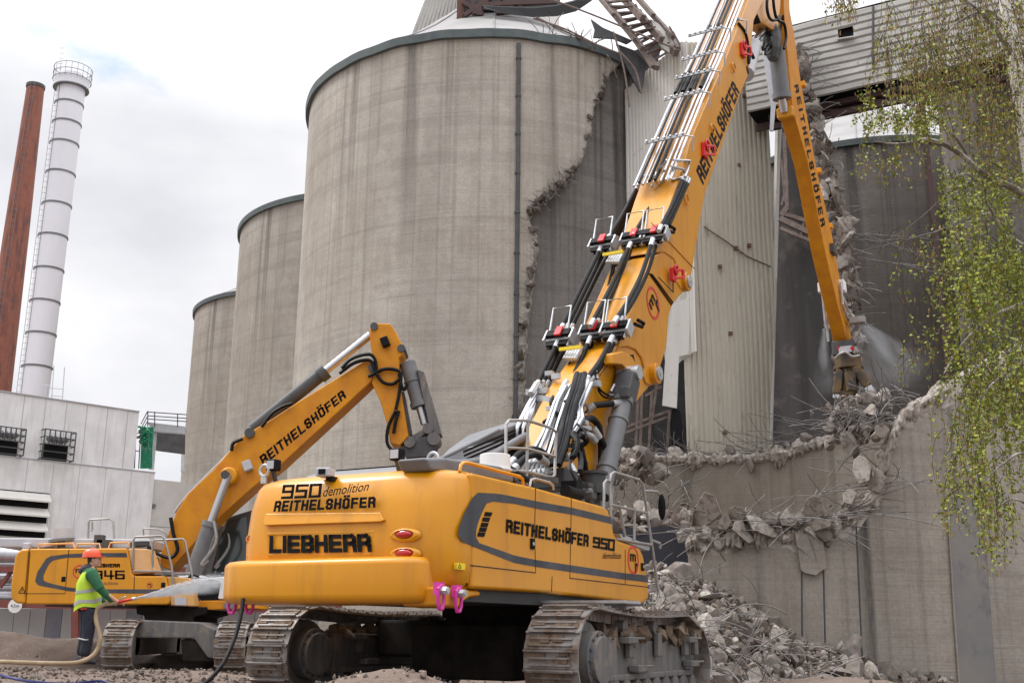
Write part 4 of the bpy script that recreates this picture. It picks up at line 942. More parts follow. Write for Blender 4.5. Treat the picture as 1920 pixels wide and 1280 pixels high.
# ledge on the rear, recessed frame of the maker's plate
def rp(x, y, d=0): return AR(x, y, -4.12 - d)
b = MB(); q = [(497, 962), (712, 960), (722, 975), (716, 978), (500, 985), (495, 980)]
P = [rp(*p) for p in q]; n = len(P); b.add([p + V((0, .03, 0)) for p in P] + [P[0] + V((0, .006, 0)), P[1] + V((0, .006, 0)), P[2] + V((0, -.028, 0)), P[3] + V((0, -.034, 0)), P[4] + V((0, -.034, 0)), P[5] + V((0, -.028, 0))],
    [tuple(range(n, 2 * n))] + [(i, (i + 1) % n, (i + 1) % n + n, i + n) for i in range(n)])
b.build('ledge', YP, A, smooth=50, bevel=.012)
b = MB(); fr = [rp(501, 1001), rp(702, 997), rp(697, 1038), rp(503, 1040)]
for i in range(4): b.tube([fr[i] + V((0, .012, 0)), fr[(i + 1) % 4] + V((0, .012, 0))], .02, 6)
b.build('plate_frame', YP, A, smooth=60)
for (x, y, rx, rz) in ((757, 1001, .11, .042), (757, 1036, .11, .042), (471, 1009, .05, .038), (473, 1040, .05, .038)):
    yo = -4.13 if x > 600 else -3.99
    c = AR(x, y, yo); b = MB()
    b.loft([[c + V((rx * k * math.cos(t), dy, rz * k * math.sin(t) - .0)) for t in [TAU * i / 24 for i in range(24)]] for k, dy in ((.2, -.022), (.75, -.018), (1, .0), (1.02, .03))])
    ln = b.build('tail_light', M['red_lens'], A, smooth=50)
    b = MB(); b.loft([[c + V((rx * k * math.cos(t), dy, rz * k * math.sin(t) - .015 * (k - 1))) for t in [TAU * i / 24 for i in range(24)]] for k, dy in ((1.05, .01), (1.25, -.012), (1.6, -.006), (1.9, .03))], cap=False)
    b.build('light_surround', YP, ln, smooth=60)
BK = M['black']
stroke_text(block('REITHELSHÖFER'), [rp(513, 959, .02), rp(702, 951, .02), rp(517, 939, .02), rp(703, 931, .02)], BK, A, .235)
stroke_text(digits([D9, D5, D0]), [AR(527, 935, -4.13), AR(599, 932, -4.13), AR(531, 909, -4.13), AR(602, 906, -4.13)], BK, A, .2)
lettering('demolition', [AR(606, 931, -4.13), AR(692, 919, -4.13), AR(606, 913, -4.13), AR(693, 902, -4.13)], BK, A, bold=.008, shear=.35)
stroke_text(block('LIEBHERR', .76, .235, .06), [rp(505, 1037, .02), rp(694, 1034, .02), rp(506, 1004, .02), rp(691, 1000, .02)], BK, A, .24)

# right side body, doors
sd_poly = [(885, 885), (1004, 913), (1068, 931), (1130, 948), (1141, 955), (1144, 965), (1152, 1000), (1158, 1012), (1200, 1027), (1207, 1040), (1216, 1095), (1217, 1122), (1205, 1132), (1180, 1129), (1035, 1112), (950, 1107), (885, 1103)]
for nm, xx, x1 in (('side_body', 1.5, .75),):
    Y0 = A3(885, 1000, 1.5).y
    P = [A3(x, y, 1.5) for x, y in sd_poly]
    b = MB(); b.prism(P, lambda p, t: V((t, p.y, p.z)), xx, x1); b.build(nm, YP, A, smooth=35, bevel=.045, seg=3)
Yf = A3(1217, 1110, 1.5).y
b = MB(); b.box((-1.12, (Y0 + 1.0) / 2, 1.98), (.76, 1.0 - Y0, 1.3)); b.build('side_body', YP, A, smooth=35, bevel=.05)
b = MB(); b.box((0, (Y0 + .4) / 2, 2.0), (1.5, .4 - Y0, 1.24)); b.box((0, .6, 1.5), (2.2, 3.6, .35)); b.box((0, -1.2, 1.33), (2.7, 4.6, .16)); b.build('main_frame', M['dark_grey'], A)
b = MB(); b.cyl((0, 0, 1.1), (0, 0, 1.34), .95, n=40); b.build('slewing_ring', M['under_dark'], A, smooth=40)
def s5(x, y, d=.0): p = A3(x, y, 1.5); p.x = 1.5 + d; return p
def strip(outer, inner, name, m, parent, f, th=.003):
    n = len(outer); b = MB()
    def res(P, k=48):
        L_ = [0]; 
        for a, c in zip(P, P[1:]): L_.append(L_[-1] + (V(a + (0,)) - V(c + (0,))).length)
        return [(lerp_poly(list(zip(L_, [p[0] for p in P])), L_[-1] * i / k), lerp_poly(list(zip(L_, [p[1] for p in P])), L_[-1] * i / k)) for i in range(k + 1)]
    o_, i_ = res(outer), res(inner); vs = [f(*p) for p in o_] + [f(*p) for p in i_]; k = len(o_)
    b.add(vs, [(i, i + 1, i + 1 + k, i + k) for i in range(k - 1)]); return b.build(name, m, parent)
so = [(1146, 969), (1071, 951), (1010, 940), (935, 925), (895, 923), (887, 930), (870, 960), (859, 990), (858, 1005), (865, 1014), (880, 1021), (915, 1035), (965, 1055), (1005, 1062), (1071, 1072), (1172, 1086), (1215, 1091)]
si = [(1148, 982), (1071, 964), (1010, 954), (965, 944), (917, 939), (911, 944), (902, 964), (894, 985), (892, 998), (892, 1007), (897, 1017), (940, 1032), (965, 1041), (1005, 1049), (1071, 1059), (1172, 1074), (1214, 1078)]
strip(so, si, 'grey_stripe', M['grey_stripe'], A, lambda x, y: s5(x, y, .004 if x > 884 else .006))
b = MB()
for P in ([(1004, 913), (1002, 1000), (1004, 1073), (881, 1059)], [(1071, 934), (1070, 1000), (1068, 1083), (1216, 1100)], [(1172, 1030), (1172, 1094)], [(1035, 1080), (1034, 1108)]):
    b.tube([s5(x, y, .001) for x, y in P], .007, 4)
b.build('door_gap', M['seam'], A)
b = MB()
for x, y in ((915, 963), (911, 973), (908, 983), (905, 992), (902, 1001)):
    q = [s5(x - 6, y - 4, .006), s5(x + 8, y - 3, .006), s5(x + 5, y + 5, .006), s5(x - 8, y + 4, .006)]; b.add(q, [(0, 1, 2, 3)])
    b.add([p - V((.001, 0, 0)) for p in q] , [(3, 2, 1, 0)])
b.each('vent_slot', BK, A, group=2)
for x, y in ((997, 1019), (1204, 1062)):
    b = MB(); c = s5(x, y); b.box(c + V((.008, 0, 0)), (.03, .09 if x < 1100 else .11, .13 if x < 1100 else .11)); h = b.build('door_latch', BK, A, bevel=.01)
    b = MB(); b.cyl(c + V((.02, 0, 0)), c + V((.032, 0, 0)), .022, n=10); b.build('keyhole', M['zinc'], h)
stroke_text(block('REITHELSHÖFER'), [s5(948, 997), s5(1101, 1024), s5(949, 973), s5(1102, 1002)], BK, A, .225, th=.007)
stroke_text(digits([D9, D5, D0]), [s5(1111, 1025), s5(1150, 1032), s5(1112, 1006), s5(1151, 1011)], BK, A, .22, th=.007)
lettering('demolition', [s5(1129, 1046), s5(1164, 1047), s5(1130, 1035), s5(1164, 1035)], BK, A, bold=0, shear=.3, nrm=(1, 0, 0), th=.007)
def ring_logo(c, ex, ey, n, r, parent, mred=M['red'], w_=.16, sq=1.0):
    c, ex, ey, n = V(c), V(ex), V(ey), V(n); b = MB(); k = 40; vs = []
    for rr in (r, r * (1 - w_)): vs += [c + ex * (rr * math.cos(TAU * i / k) * sq) + ey * (rr * math.sin(TAU * i / k)) + n * .006 for i in range(k)]
    b.add(vs, [(i, (i + 1) % k, (i + 1) % k + k, i + k) for i in range(k)]); lg = b.build('ring_logo', mred, parent)
    def q(u0, u1, v0, v1): return [c + ex * u * r * sq + ey * v * r + n * .006 for u, v in ((u0, v0), (u1, v0), (u0, v1), (u1, v1))]
    xh = .52
    lettering('m', q(-.6, .45, -.12, .5), BK, parent, bold=.02, nrm=n, up=xh); lettering('r', q(.28, .72, -.92, -.1), BK, parent, bold=.03, nrm=n, up=xh)
c = s5(1187, 1049); ring_logo(c, (0, 1, 0), (0, 0, 1), (1, 0, 0), .205, A)
b = MB(); q = [s5(855, 1054, .0), s5(871, 1056), s5(870, 1068), s5(854, 1066)]; b.add([p + V((.012, 0, 0)) for p in q], [(0, 1, 2, 3)]); b.add([p + V((-.02, 0, 0)) for p in q], [(3, 2, 1, 0)]); ws = b.build('warning_label', M['yellow_label'], A)
b = MB(); t = [s5(857, 1064), s5(863, 1064), s5(860, 1057)]
for i in range(3): b.tube([t[i] + V((.013, 0, 0)), t[(i + 1) % 3] + V((.013, 0, 0))], .004, 4)
b.build('warning_mark', BK, ws)
# engine deck
b = MB(); tz = A3(900, 888, 1.5).z
b.prism([A3(*p, -.4) for p in ((545, 885), (600, 872), (735, 858), (800, 862), (830, 880))], lambda p, t: V((t, p.y, max(p.z, tz - .1))), -1.15, .35)
hp = [(-1.15, -3.4), (.45, -3.4), (.45, -1.6), (-1.15, -1.6)]
b = MB(); b.loft([[V((x, y, tz - .05)) for x, y in hp], [V((x * .96, y * .97, tz + .14)) for x, y in hp], [V((x * .85, y * .92, tz + .2)) for x, y in hp]])
hd = b.build('engine_hood', M['mid_grey'], A, smooth=30, bevel=.03)
b = MB(); b.box((-.35, -2.5, tz + .235), (.9, .8, .03)); b.box((-.3, -2.9, tz + .22), (1.1, .25, .03)); b.build('hood_vent', BK, hd)
b = MB(); b.prism([A3(*p, 1.15) for p in ((790, 858), (830, 858), (935, 874), (957, 890), (958, 905), (800, 882))], lambda p, t: V((t, p.y, p.z)), 1.2, .8); b.build('deck_cowl', M['mid_grey'], A, smooth=30, bevel=.04)
# eye bolts, lamps, camera on the rear edge
def torus(b, c, ex, ey, R, r, n=16, m=7, mi=0, sy=1.):
    pts = [V(c) + V(ex) * R * math.cos(TAU * i / n) + V(ey) * R * sy * math.sin(TAU * i / n) for i in range(n + 1)]; b.tube(pts, r, m, mi)
for x, y, yo in ((496, 882, -3.75), (812, 860, -3.6)):
    c = AR(x, y, yo); b = MB(); torus(b, c, (1, 0, 0), (0, 0, 1), .07, .022); b.cyl(c - V((0, 0, .16)), c - V((0, 0, .08)), .04, n=10); b.build('eye_bolt', M['zinc'], A, smooth=50)
for x, y in ((513, 872), (745, 852)):
    c = AR(x, y, -3.7); b = MB(); b.box(c, (.15, .12, .14)); lp = b.build('work_lamp', BK, A, bevel=.015)
    b = MB(); b.box(c + V((0, -.063, 0)), (.11, .01, .10)); b.build('lens', M['light_grey'], lp); b = MB(); b.beam(c - V((0, 0, .07)), c - V((0, -.06, .2)), .05, .03); b.build('bracket', M['dark_grey'], lp)
c = AR(610, 886, -4.05); b = MB(); b.box(c, (.17, .2, .10), Euler((0, 0, .3)).to_matrix()); cm = b.build('rear_camera', M['light_grey'], A, bevel=.015)
b = MB(); b.box(c + V((.03, -.1, 0)), (.08, .03, .06), Euler((0, 0, .3)).to_matrix()); b.build('lens', BK, cm); b = MB(); b.box(c + V((.06, .06, -.07)), (.1, .12, .05)); b.build('mount', BK, cm)
# pink lifting eyes with bolts
def pink(c, side):
    c = V(c); b = MB(); e1 = V((.0, 1, 0)) if side else V((1, 0, 0)); nn = V((1, 0, 0)) if side else V((0, -1, 0))
    b.box(c + nn * .03 + V((0, 0, .05)), (.07 if side else .10, .11, .13)); hw, top, bot = .055, .04, -.16
    P = [c + nn * .06 + e1 * u + V((0, 0, z)) for u, z in ((-hw, top), (-hw, bot + .06), (-hw * .5, bot), (hw * .5, bot), (hw, bot + .06), (hw, top), (hw * .5, top + .04), (-hw * .5, top + .04), (-hw, top))]
    b.tube(P, .020, 8); o = b.build('lifting_eye', M['pink'], A, smooth=50)
    b = MB(); b.cyl(c + nn * .06 + V((0, 0, .03)), c + nn * .14 + V((0, 0, .03)), .045, n=6); b.cyl(c + nn * .14 + V((0, 0, .03)), c + nn * .15 + V((0, 0, .03)), .03, n=12); b.build('bolt', M['zinc'], o)
for x, y in ((820, 1112), (853, 1117)):
    c = A3(x + 4, y, 1.5); pink((1.46, c.y, c.z), True)
for x in (447, 480): c = AR(x, 1128, -3.9); pink((c.x, -3.95, 1.27), False)
# yellow hand rail, air filter, rails
def rail(P, xo, r, name, m, parent=A, n=6, sp=0):
    Q = [A3(p[0], p[1], p[2] if len(p) > 2 else xo) for p in P]; Q = spline(Q, sp) if sp else Q
    b = MB(); b.tube(Q, r, n); return b.build(name, m, parent, smooth=60)
rail([(862, 884), (864, 872), (869, 867), (876, 867), (974, 893), (980, 898), (981, 909)], 1.38, .022, 'hand_rail', YP)
rail([(993, 912), (996, 899), (1003, 897), (1030, 904), (1037, 910), (1038, 918)], 1.25, .018, 'hand_rail', M['steel_rail'])
rail([(948, 905), (949, 795), (954, 788), (990, 788), (1036, 803), (1043, 811), (1040, 890), (1034, 895), (990, 884), (950, 881)], .95, .022, 'service_rail', M['steel_rail'])
b = MB()
for P in ([(990, 788), (987, 909)], [(950, 839), (990, 841), (1040, 855)], [(948, 900), (947, 884)]): b.tube([A3(*p, .95) for p in P], .02, 6)
b.each('rail_post', M['steel_rail'], A, smooth=60)
a = A3(928, 880, .9); b = MB(); b.cyl(a, a + V((0, 0, .19)), .2, .195, n=28); b.cyl(a - V((0, 0, .02)), a + V((0, 0, .015)), .215, n=28); af = b.build('air_filter', M['white_paint'], A, smooth=40, bevel=.01)
b = MB(); b.cyl(a - V((0, 0, .3)), a - V((0, 0, .02)), .13, n=20); b.build('filter_base', YP, af, smooth=40)
b = MB(); b.cyl(A3(955, 880, .9), A3(985, 900, .95), .06, n=12); b.build('exhaust_pipe', M['rubber'], A, smooth=40)
# cab tipped back, guard grille and thick tube (left front)
cabp = [(850, 872), (880, 838), (915, 812), (988, 788), (1010, 840), (960, 905), (860, 905)]
sideprism(cabp, -1.0, -.62, -.62, 'cab', M['mid_grey'], A, bevel=.03)
b = MB()
for i in range(11):
    t = i / 10; b.beam(A3(888 + 8 * t + i * 0, 829 - 0 * t, -.60) + (A3(975, 792, -.6) - A3(888, 829, -.6)) * 0 + V((-.8 * t * 0, 0, 0)), A3(975, 790, -.60), .015, .02)
b = MB(); p0, p1 = A3(868, 838, -.58), A3(985, 790, -.58)
for i in range(9):
    off = V((0, 0, -.07 - .065 * i)); b.beam(p0 + off + (p1 - p0) * (i * .012), p1 + off - (p1 - p0) * (.02 * i), .02, .03)
b.build('guard_grille', BK, A)
b = MB(); q = [A3(*p, -.575) for p in ((822, 868), (868, 841), (945, 824), (925, 843), (880, 862))]; b.add(q + [v + V((-.04, 0, 0)) for v in q], [tuple(range(5)), (9, 8, 7, 6, 5)] + [(i, (i + 1) % 5, (i + 1) % 5 + 5, i + 5) for i in range(5)]); b.build('roof_panel', M['light_grey'], A)
b = MB(); b.tube([A3(830, 874, -.4), A3(895, 866, -.4), A3(930, 850, -.4), A3(985, 818, -.4)], .07, 12); b.tube([A3(822, 862, -.5), A3(935, 806, -.5)], .03, 8); b.build('guard_tube', M['mid_grey'], A, smooth=50)
# front: access ladder with rails
b = MB()
lad = [[(1146, 1008), (1144, 900), (1146, 889), (1152, 885), (1198, 899), (1205, 907), (1221, 1012), (1235, 1108), (1233, 1126), (1228, 1131), (1214, 1130)], [(1145, 946), (1212, 961)], [(1155, 1010), (1222, 1021)], [(1190, 957), (1189, 1012)],
       [(1132, 955), (1133, 905), (1137, 900), (1144, 902)], [(1221, 1012), (1237, 1018), (1238, 1028)], [(1160, 940), (1172, 1005)], [(1208, 920), (1232, 921), (1242, 936)]]
for P in lad: b.tube([A3(x, y, 1.42) for x, y in P], .022, 7)
b.each('access_rail', M['steel_rail'], A, smooth=60)
b = MB(); b.prism([A3(*p, 1.3) for p in ((1150, 1000), (1160, 1003), (1210, 1025), (1205, 1032), (1155, 1014))], lambda p, t: V((t, p.y, p.z)), 1.4, .6); b.build('step_plate', M['zinc'], A)
b = MB(); b.cyl(A3(1221, 975, 1.75), A3(1221, 975, 1.75) + V((.05, .05, 0)), .01); c = A3(1241, 950, 1.5)
b = MB(); b.ell(c, (.065, .03, .21)); b.build('mirror', BK, A, smooth=60)
# turret tackle on the deck
b = MB(); b.box(A3(1043, 900, .5), (.5, .5, .3)); b.build('valve_box', M['dark_grey'], A, bevel=.02)
a = A3(1113, 925, .6); b = MB(); b.cyl(a, a + V((0, 0, .3)), .19, n=24); b.cyl(a + V((0, 0, .3)), a + V((0, 0, .34)), .23, n=24); b.build('accumulator', M['dark_grey'], A, smooth=40)
b = MB(); b.cyl(A3(1128, 930, .75), A3(1136, 933, 1.2), .06, n=10); b.cyl(A3(1060, 920, 1.0), A3(1085, 928, 1.0), .09, n=12); b.box(A3(1072, 915, .9), (.25, .2, .2)); b.build('pipe_elbow', M['rubber'], A, smooth=50)
b = MB()
for i in range(9):
    x = 962 + i * 8.6; y = 876 - i * 1.2
    b.tube([A3(x - 3, y + 16, .55), A3(x + 1, y, .5), A3(x + 7, y - 10, .45)], [.03, .045, .03], 8); b.cyl(A3(x - 5, y + 22, .6), A3(x - 3, y + 14, .57), .05, n=6)
b.tube([A3(957, 876, .5), A3(1034, 862, .5)], .035, 8); b.tube([A3(968, 893, .6), A3(1045, 884, .6)], .03, 8)
b.build('hydraulic_manifold', M['zinc'], A, smooth=50)
rsq = random.Random(4); b = MB()
for i in range(22):
    x = rsq.uniform(950, 1120); y = rsq.uniform(885, 925); b.box(A3(x, y + (x - 950) * .14, rsq.uniform(.4, 1.1)), (rsq.uniform(.05, .2), rsq.uniform(.05, .3), rsq.uniform(.05, .14)))
b.each('valve_block', M['dark_metal'], A, bevel=.006)

# ---------------- undercarriage
G = 4.12; TWD = .68
def track_path(y0, y1, zt, zb, r, sag=.06, n=10):
    pts = []; cy0, cy1 = y0 + r, y1 - r * .92; cz = zb + r
    for i in range(n + 1): t = -math.pi / 2 - math.pi * i / n; pts.append((cy0 + r * math.cos(t), cz + r * math.sin(t)))   # rear wrap
    for i in range(1, 12): f0 = i / 12; y = cy0 + (cy1 - cy0) * f0; pts.append((y, cz + r - sag * math.sin(math.pi * f0) ** .8 * 1.3 - .14 * max(0, f0 - .8)))
    r2 = r * .86; cz2 = zb + r2
    for i in range(n + 1): t = math.pi / 2 - math.pi * i / n; pts.append((cy1 + r2 * math.cos(t), cz2 + r2 * math.sin(t)))
    for i in range(1, 12): f0 = i / 12; pts.append((cy1 + (cy0 - cy1) * f0, zb))
    return pts
def crawler(parent, xc, y0, y1, r, wd, side, pitch=.215, dirty=True, z0=0.02):
    pts = track_path(y0, y1, 0, z0, r); P = [V((0, y, z)) for y, z in pts]; P.append(P[0]); Ls = [0]
    for a, c in zip(P, P[1:]): Ls.append(Ls[-1] + (c - a).length)
    n = round(Ls[-1] / pitch); step = Ls[-1] / n; shoe = MB(); k = 0
    def at(s):
        s %= Ls[-1]
        for i in range(len(P) - 1):
            if s <= Ls[i + 1]: return P[i] + (P[i + 1] - P[i]) * ((s - Ls[i]) / max(Ls[i + 1] - Ls[i], 1e-6))
        return P[-1]
    rr = random.Random(int(xc * 100))
    for i in range(n):
        a, c = at(i * step), at((i + .96) * step); m_ = (a + c) / 2; t = (c - a).normalized(); nn = V((0, -t.z, t.y))
        rot = Matrix((V((1, 0, 0)), t, -nn)).transposed() if True else None
        inn = nn                                          # towards the inside
        if (V((0, (y0 + y1) / 2, r)) - m_).dot(inn) < 0: inn = -inn
        rot = Matrix((V((1, 0, 0)), t, V((1, 0, 0)).cross(t))).transposed()
        hx = wd / 2
        prof = [(-hx, 0), (-hx + .05, 0), (hx - .05, 0), (hx, 0)]
        shoe.box(V((xc, m_.y, m_.z)) + inn * .01, (wd, step * .97, .028), rot)
        for q, hh in ((.42, .055), (.05, .03), (-.3, .028)):
            c0 = V((xc, 0, 0)) + m_ + t * step * q - inn * (hh / 2); c0.x = xc; ww = wd - .10 if hh > .04 else wd - .16
            shoe.box(c0, (ww, .022, hh), rot)
            if hh > .04:
                for sg in (-1, 1): shoe.box(c0 + V((sg * (ww / 2 + .02), 0, 0)) + inn * .012, (.06, .022, hh * .5), rot)
        for sg in (-1, 1): shoe.box(V((xc + sg * .085, m_.y, m_.z)) + inn * .075, (.04, step * .9, .11), rot)
        if dirty:
            for j in range(3):
                cx = xc + rr.uniform(-hx * .7, hx * .7); shoe.box(V((cx, m_.y, m_.z)) - inn * .012 + t * step * rr.uniform(-.15, .2), (rr.uniform(.1, .26), step * .4, .022), rot, mi=1)
    return shoe.build('crawler_track', [M['track_steel'], M['track_dirt']], parent), z0 + r
for side in (-1, 1):
    xc = side * G / 2; tk, cz = crawler(A, xc, -2.75, 1.75, .60, TWD, side)
    b = MB(); b.cyl((xc - .16, -2.15, cz), (xc + .16, -2.15, cz), .44, n=36); b.cyl((xc - .30, -2.15, cz), (xc + .34, -2.15, cz), .33, n=32); b.cyl((xc + .30, -2.15, cz), (xc + .40, -2.15, cz), .27, n=32)
    sp = b.build('sprocket', M['frame_dirty'], tk, smooth=40, bevel=.012)
    b = MB()
    for k in range(14): a = TAU * k / 14; b.cyl((xc + .34, -2.15 + .29 * math.cos(a), cz + .29 * math.sin(a)), (xc + .36, -2.15 + .29 * math.cos(a), cz + .29 * math.sin(a)), .02, n=6)
    b.each('ring_bolt', M['dark_metal'], sp)
    b = MB(); b.cyl((xc - .14, 1.15, cz - .03), (xc + .14, 1.15, cz - .03), .40, n=32); b.build('idler', M['frame_dirty'], tk, smooth=40)
    b = MB(); b.box((xc, -.45, .62), (.42, 3.0, .42)); b.box((xc, -.45, .40), (.52, 3.2, .08)); b.box((xc, -.45, .86), (.3, 2.6, .10)); b.box((xc + .20, -1.55, .60), (.10, .22, .56))
    fr_ = b.build('track_frame', M['frame_dirty'], tk, bevel=.02)
    b = MB()
    for y in (-1.1, -.15, .85, 1.25): b.box((xc + .27, y, .78), (.07, .14, .3)); 
    for y, z in ((-1.2, .84), (.95, .84), (-.9, .50), (1.0, .52)): b.box((xc + .30, y, z), (.14, .3, .08)); b.box((xc + .30, y + .25, z + .02), (.08, .4, .03))
    b.each('support_bracket', M['frame_dirty'], tk, bevel=.012)
    b = MB()
    for k in range(9): b.cyl((xc - .18, -1.5 + k * .33, .26), (xc + .27, -1.5 + k * .33, .26), .115, n=16)
    b.each('track_roller', M['frame_dirty'], tk, smooth=40)
    b = MB()
    for y in (-1.1, -.1, .9): b.cyl((xc - .1, y, 1.0), (xc + .22, y, 1.0), .08, n=14)
    b.each('carrier_roller', M['frame_dirty'], tk, smooth=40)
    b = MB(); rr = random.Random(3 + side)
    for k in range(60): s = rr.uniform(.05, .13); b.rock((xc + rr.uniform(.05, .27), rr.uniform(-1.6, 1.3), .88 + rr.uniform(0, .06)), (s * 1.3, s * 1.3, s * .8), k, sub=0)
    tag(b.build('caked_soil', M['track_dirt'], tk), kind='stuff')
b = MB(); b.box((0, 0, .82), (3.5, 1.5, .5)); b.box((0, 0, .66), (1.6, 2.6, .7)); b.cyl((0, 0, .6), (0, 0, 1.12), .9, n=32); b.build('centre_frame', M['under_dark'], A, bevel=.04)
b = MB(); b.box((G / 2 - .2, -1.35, 1.29), (1.25, .5, .035)); b.build('platform_plate', M['zinc'], A)
for x, y in ((816, 1178), (936, 1180)):
    c = AR(x, y, -1.2); b = MB(); torus(b, c - V((0, 0, .1)), (.3, 0, 0), (0, 0, 1), .11, .02, sy=1); b.build('shackle', M['red'], A, smooth=50)

# ---------------- boom
SEG = dict(
 lower=[(1046, 905), (1128, 905), (1137, 850), (1142, 800), (1182, 772), (1222, 724), (1235, 706), (1250, 660), (1215, 620), (1170, 640), (1150, 655), (1107, 722), (1075, 790)],
 middle=[(1235, 700), (1230, 716), (1222, 723), (1213, 719), (1207, 706), (1209, 690), (1204, 671), (1193, 656), (1178, 650), (1160, 652), (1170, 612), (1196, 548), (1222, 482), (1245, 470), (1262, 480), (1284, 520), (1286, 542), (1262, 570), (1255, 590), (1250, 652)],
 upper=[(1294, 520), (1292, 536), (1284, 543), (1275, 541), (1268, 530), (1270, 505), (1262, 486), (1245, 474), (1226, 474), (1240, 435), (1250, 400), (1262, 360), (1285, 292), (1290, 270), (1320, 200), (1355, 120), (1402, 0), (1425, -70), (1468, -70), (1436, -10), (1412, 40), (1402, 140), (1382, 190), (1340, 307), (1320, 365), (1310, 420)])
lowb = sideprism(SEG['lower'], -.38, .38, .42, 'lower_boom', YP, A, bevel=.035)
midb = sideprism(SEG['middle'], -.42, .42, .42, 'middle_boom', YP, A, bevel=.035)
uppb = sideprism(SEG['upper'], -.44, .445, .42, 'upper_boom', YP, A, bevel=.03)
FC = .447
def uf(x, y, o=FC): p = A3(x, y, .42); p.x = o; return p
for (x, y, par) in ((1225, 701, midb), (1282, 529, uppb)):
    c = uf(x, y); b = MB(); b.cyl((-.52, c.y, c.z), (.53, c.y, c.z), .20, n=32); b.build('pin_boss', YP, par, smooth=40, bevel=.02)
    b = MB(); b.cyl((.52, c.y, c.z), (.57, c.y, c.z), .13, n=28); b.cyl((.57, c.y, c.z), (.58, c.y, c.z), .05, n=12); b.build('pin', M['zinc'], par, smooth=40, bevel=.01)
stroke_text(block('REITHELSHÖFER'), [uf(1316, 348), uf(1384, 176), uf(1303, 320), uf(1371, 152)], BK, uppb, .2, th=.005)
c = uf(1224, 568); e1 = (uf(1241, 530) - uf(1215, 605)).normalized(); e1.x = 0; ring_logo(c + V((-.025, 0, 0)), e1, V((0, -e1.z, e1.y)), (1, 0, 0), .33, midb, sq=.95)
b = MB(); b.tube([uf(1218, 418, .452), uf(1300, 505, .452)], .012, 4)
for P in ([(1268, 360), (1290, 280), (1358, 130), (1398, 30)],): pass
b.build('weld_line', M['yellow_worn'], uppb)
# red rope cleats, little hooks
def cleat(x, y, s, par, xo=FC):
    s *= .8
    c = uf(x, y, xo); b = MB(); b.box(c + V((.04, 0, 0)), (.08, .22 * s, .30 * s)); b.beam(c + V((.06, -.02, .1 * s)), c + V((.16, .30 * s, .20 * s)), .05, .05); b.beam(c + V((.06, -.02, -.08 * s)), c + V((.16, .32 * s, .02 * s)), .05, .05); b.beam(c + V((.15, .30 * s, .20 * s)), c + V((.16, .32 * s, .02 * s)), .05, .05)
    torus(b, c + V((.1, .03, .13 * s)), (0, 1, 0), (0, 0, 1), .1 * s, .03); b.build('red_cleat', M['red'], par, bevel=.01)
cleat(1254, 517, 1.1, midb, .47); cleat(1316, 284, 1.4, uppb); cleat(1388, 96, 1.5, uppb)
b = MB()
for x, y in ((1281, 375), (1371, 128), (1331, 243)): torus(b, uf(x, y) + V((.05, 0, 0)), (0, 1, 0), (0, 0, 1), .12, .02, 10, 5)
b.each('lifting_lug', YP, uppb, smooth=50)
b = MB(); b.cyl((FC - .02, uf(1400, 132).y, uf(1400, 132).z), (FC + .004, uf(1400, 132).y, uf(1400, 132).z), .12, n=20); b.build('boom_hole', BK, uppb)
for P in ([(1190, 607), (1204, 613), (1207, 606), (1196, 600)], [(1249, 432), (1263, 436), (1265, 429), (1255, 423)]):
    b = MB(); b.tube([A3(x, y, .55) for x, y in P], .035, 6); b.build('black_hook', BK, midb if P[0][0] < 1240 else uppb, smooth=50)
c = uf(1170, 676, .39); b = MB(); q = [A3(*p, .385) for p in ((1149, 672), (1188, 664), (1191, 680), (1150, 688))]; b.add(q + [v - V((.01, 0, 0)) for v in q], [(0, 1, 2, 3)] + [(i, (i + 1) % 4, (i + 1) % 4 + 4, i + 4) for i in range(4)]); b.build('black_label', BK, lowb)
# lift cylinders on both sides
for xo in (.62, -.62):
    top = A3(1180, 700, .62); bot = A3(1118, 965, .62); top.x = bot.x = xo; d = (top - bot).normalized(); b = MB()
    mid = bot + (top - bot) * .80; b.cyl(bot, mid, .155, n=24); b.cyl(mid - d * .5, mid - d * .44, .175, n=24); b.cyl(mid - d * 1.5, mid - d * 1.44, .175, n=24); b.cyl(mid - d * .1, mid, .18, n=24)
    cy = b.build('lift_cylinder', M['mid_grey'], A, smooth=40)
    b = MB(); b.cyl(mid, top, .15, n=20); b.box(mid + d * .25 + V((0, 0, 0)), (.34, .34, .5), d.to_track_quat('Z', 'Y').to_matrix()); b.box(mid + d * .1 + V((.1, -.2, 0)), (.16, .16, .2)); b.build('cylinder_head', M['dark_grey'], cy, smooth=40, bevel=.03)
    b = MB(); b.cyl(top - V((.2, 0, 0)), top + V((.2, 0, 0)), .13, n=20); b.build('cylinder_pin', M['zinc'] if xo > 0 else M['dark_grey'], cy, smooth=40)
b = MB(); b.prism([A3(*p, .6) for p in ((1150, 662), (1168, 658), (1186, 668), (1198, 690), (1196, 710), (1186, 713), (1180, 698), (1168, 684), (1150, 682))], lambda p, t: V((t, p.y, p.z)), .6, .42); b.build('cylinder_bracket', YP, A, smooth=30, bevel=.03)

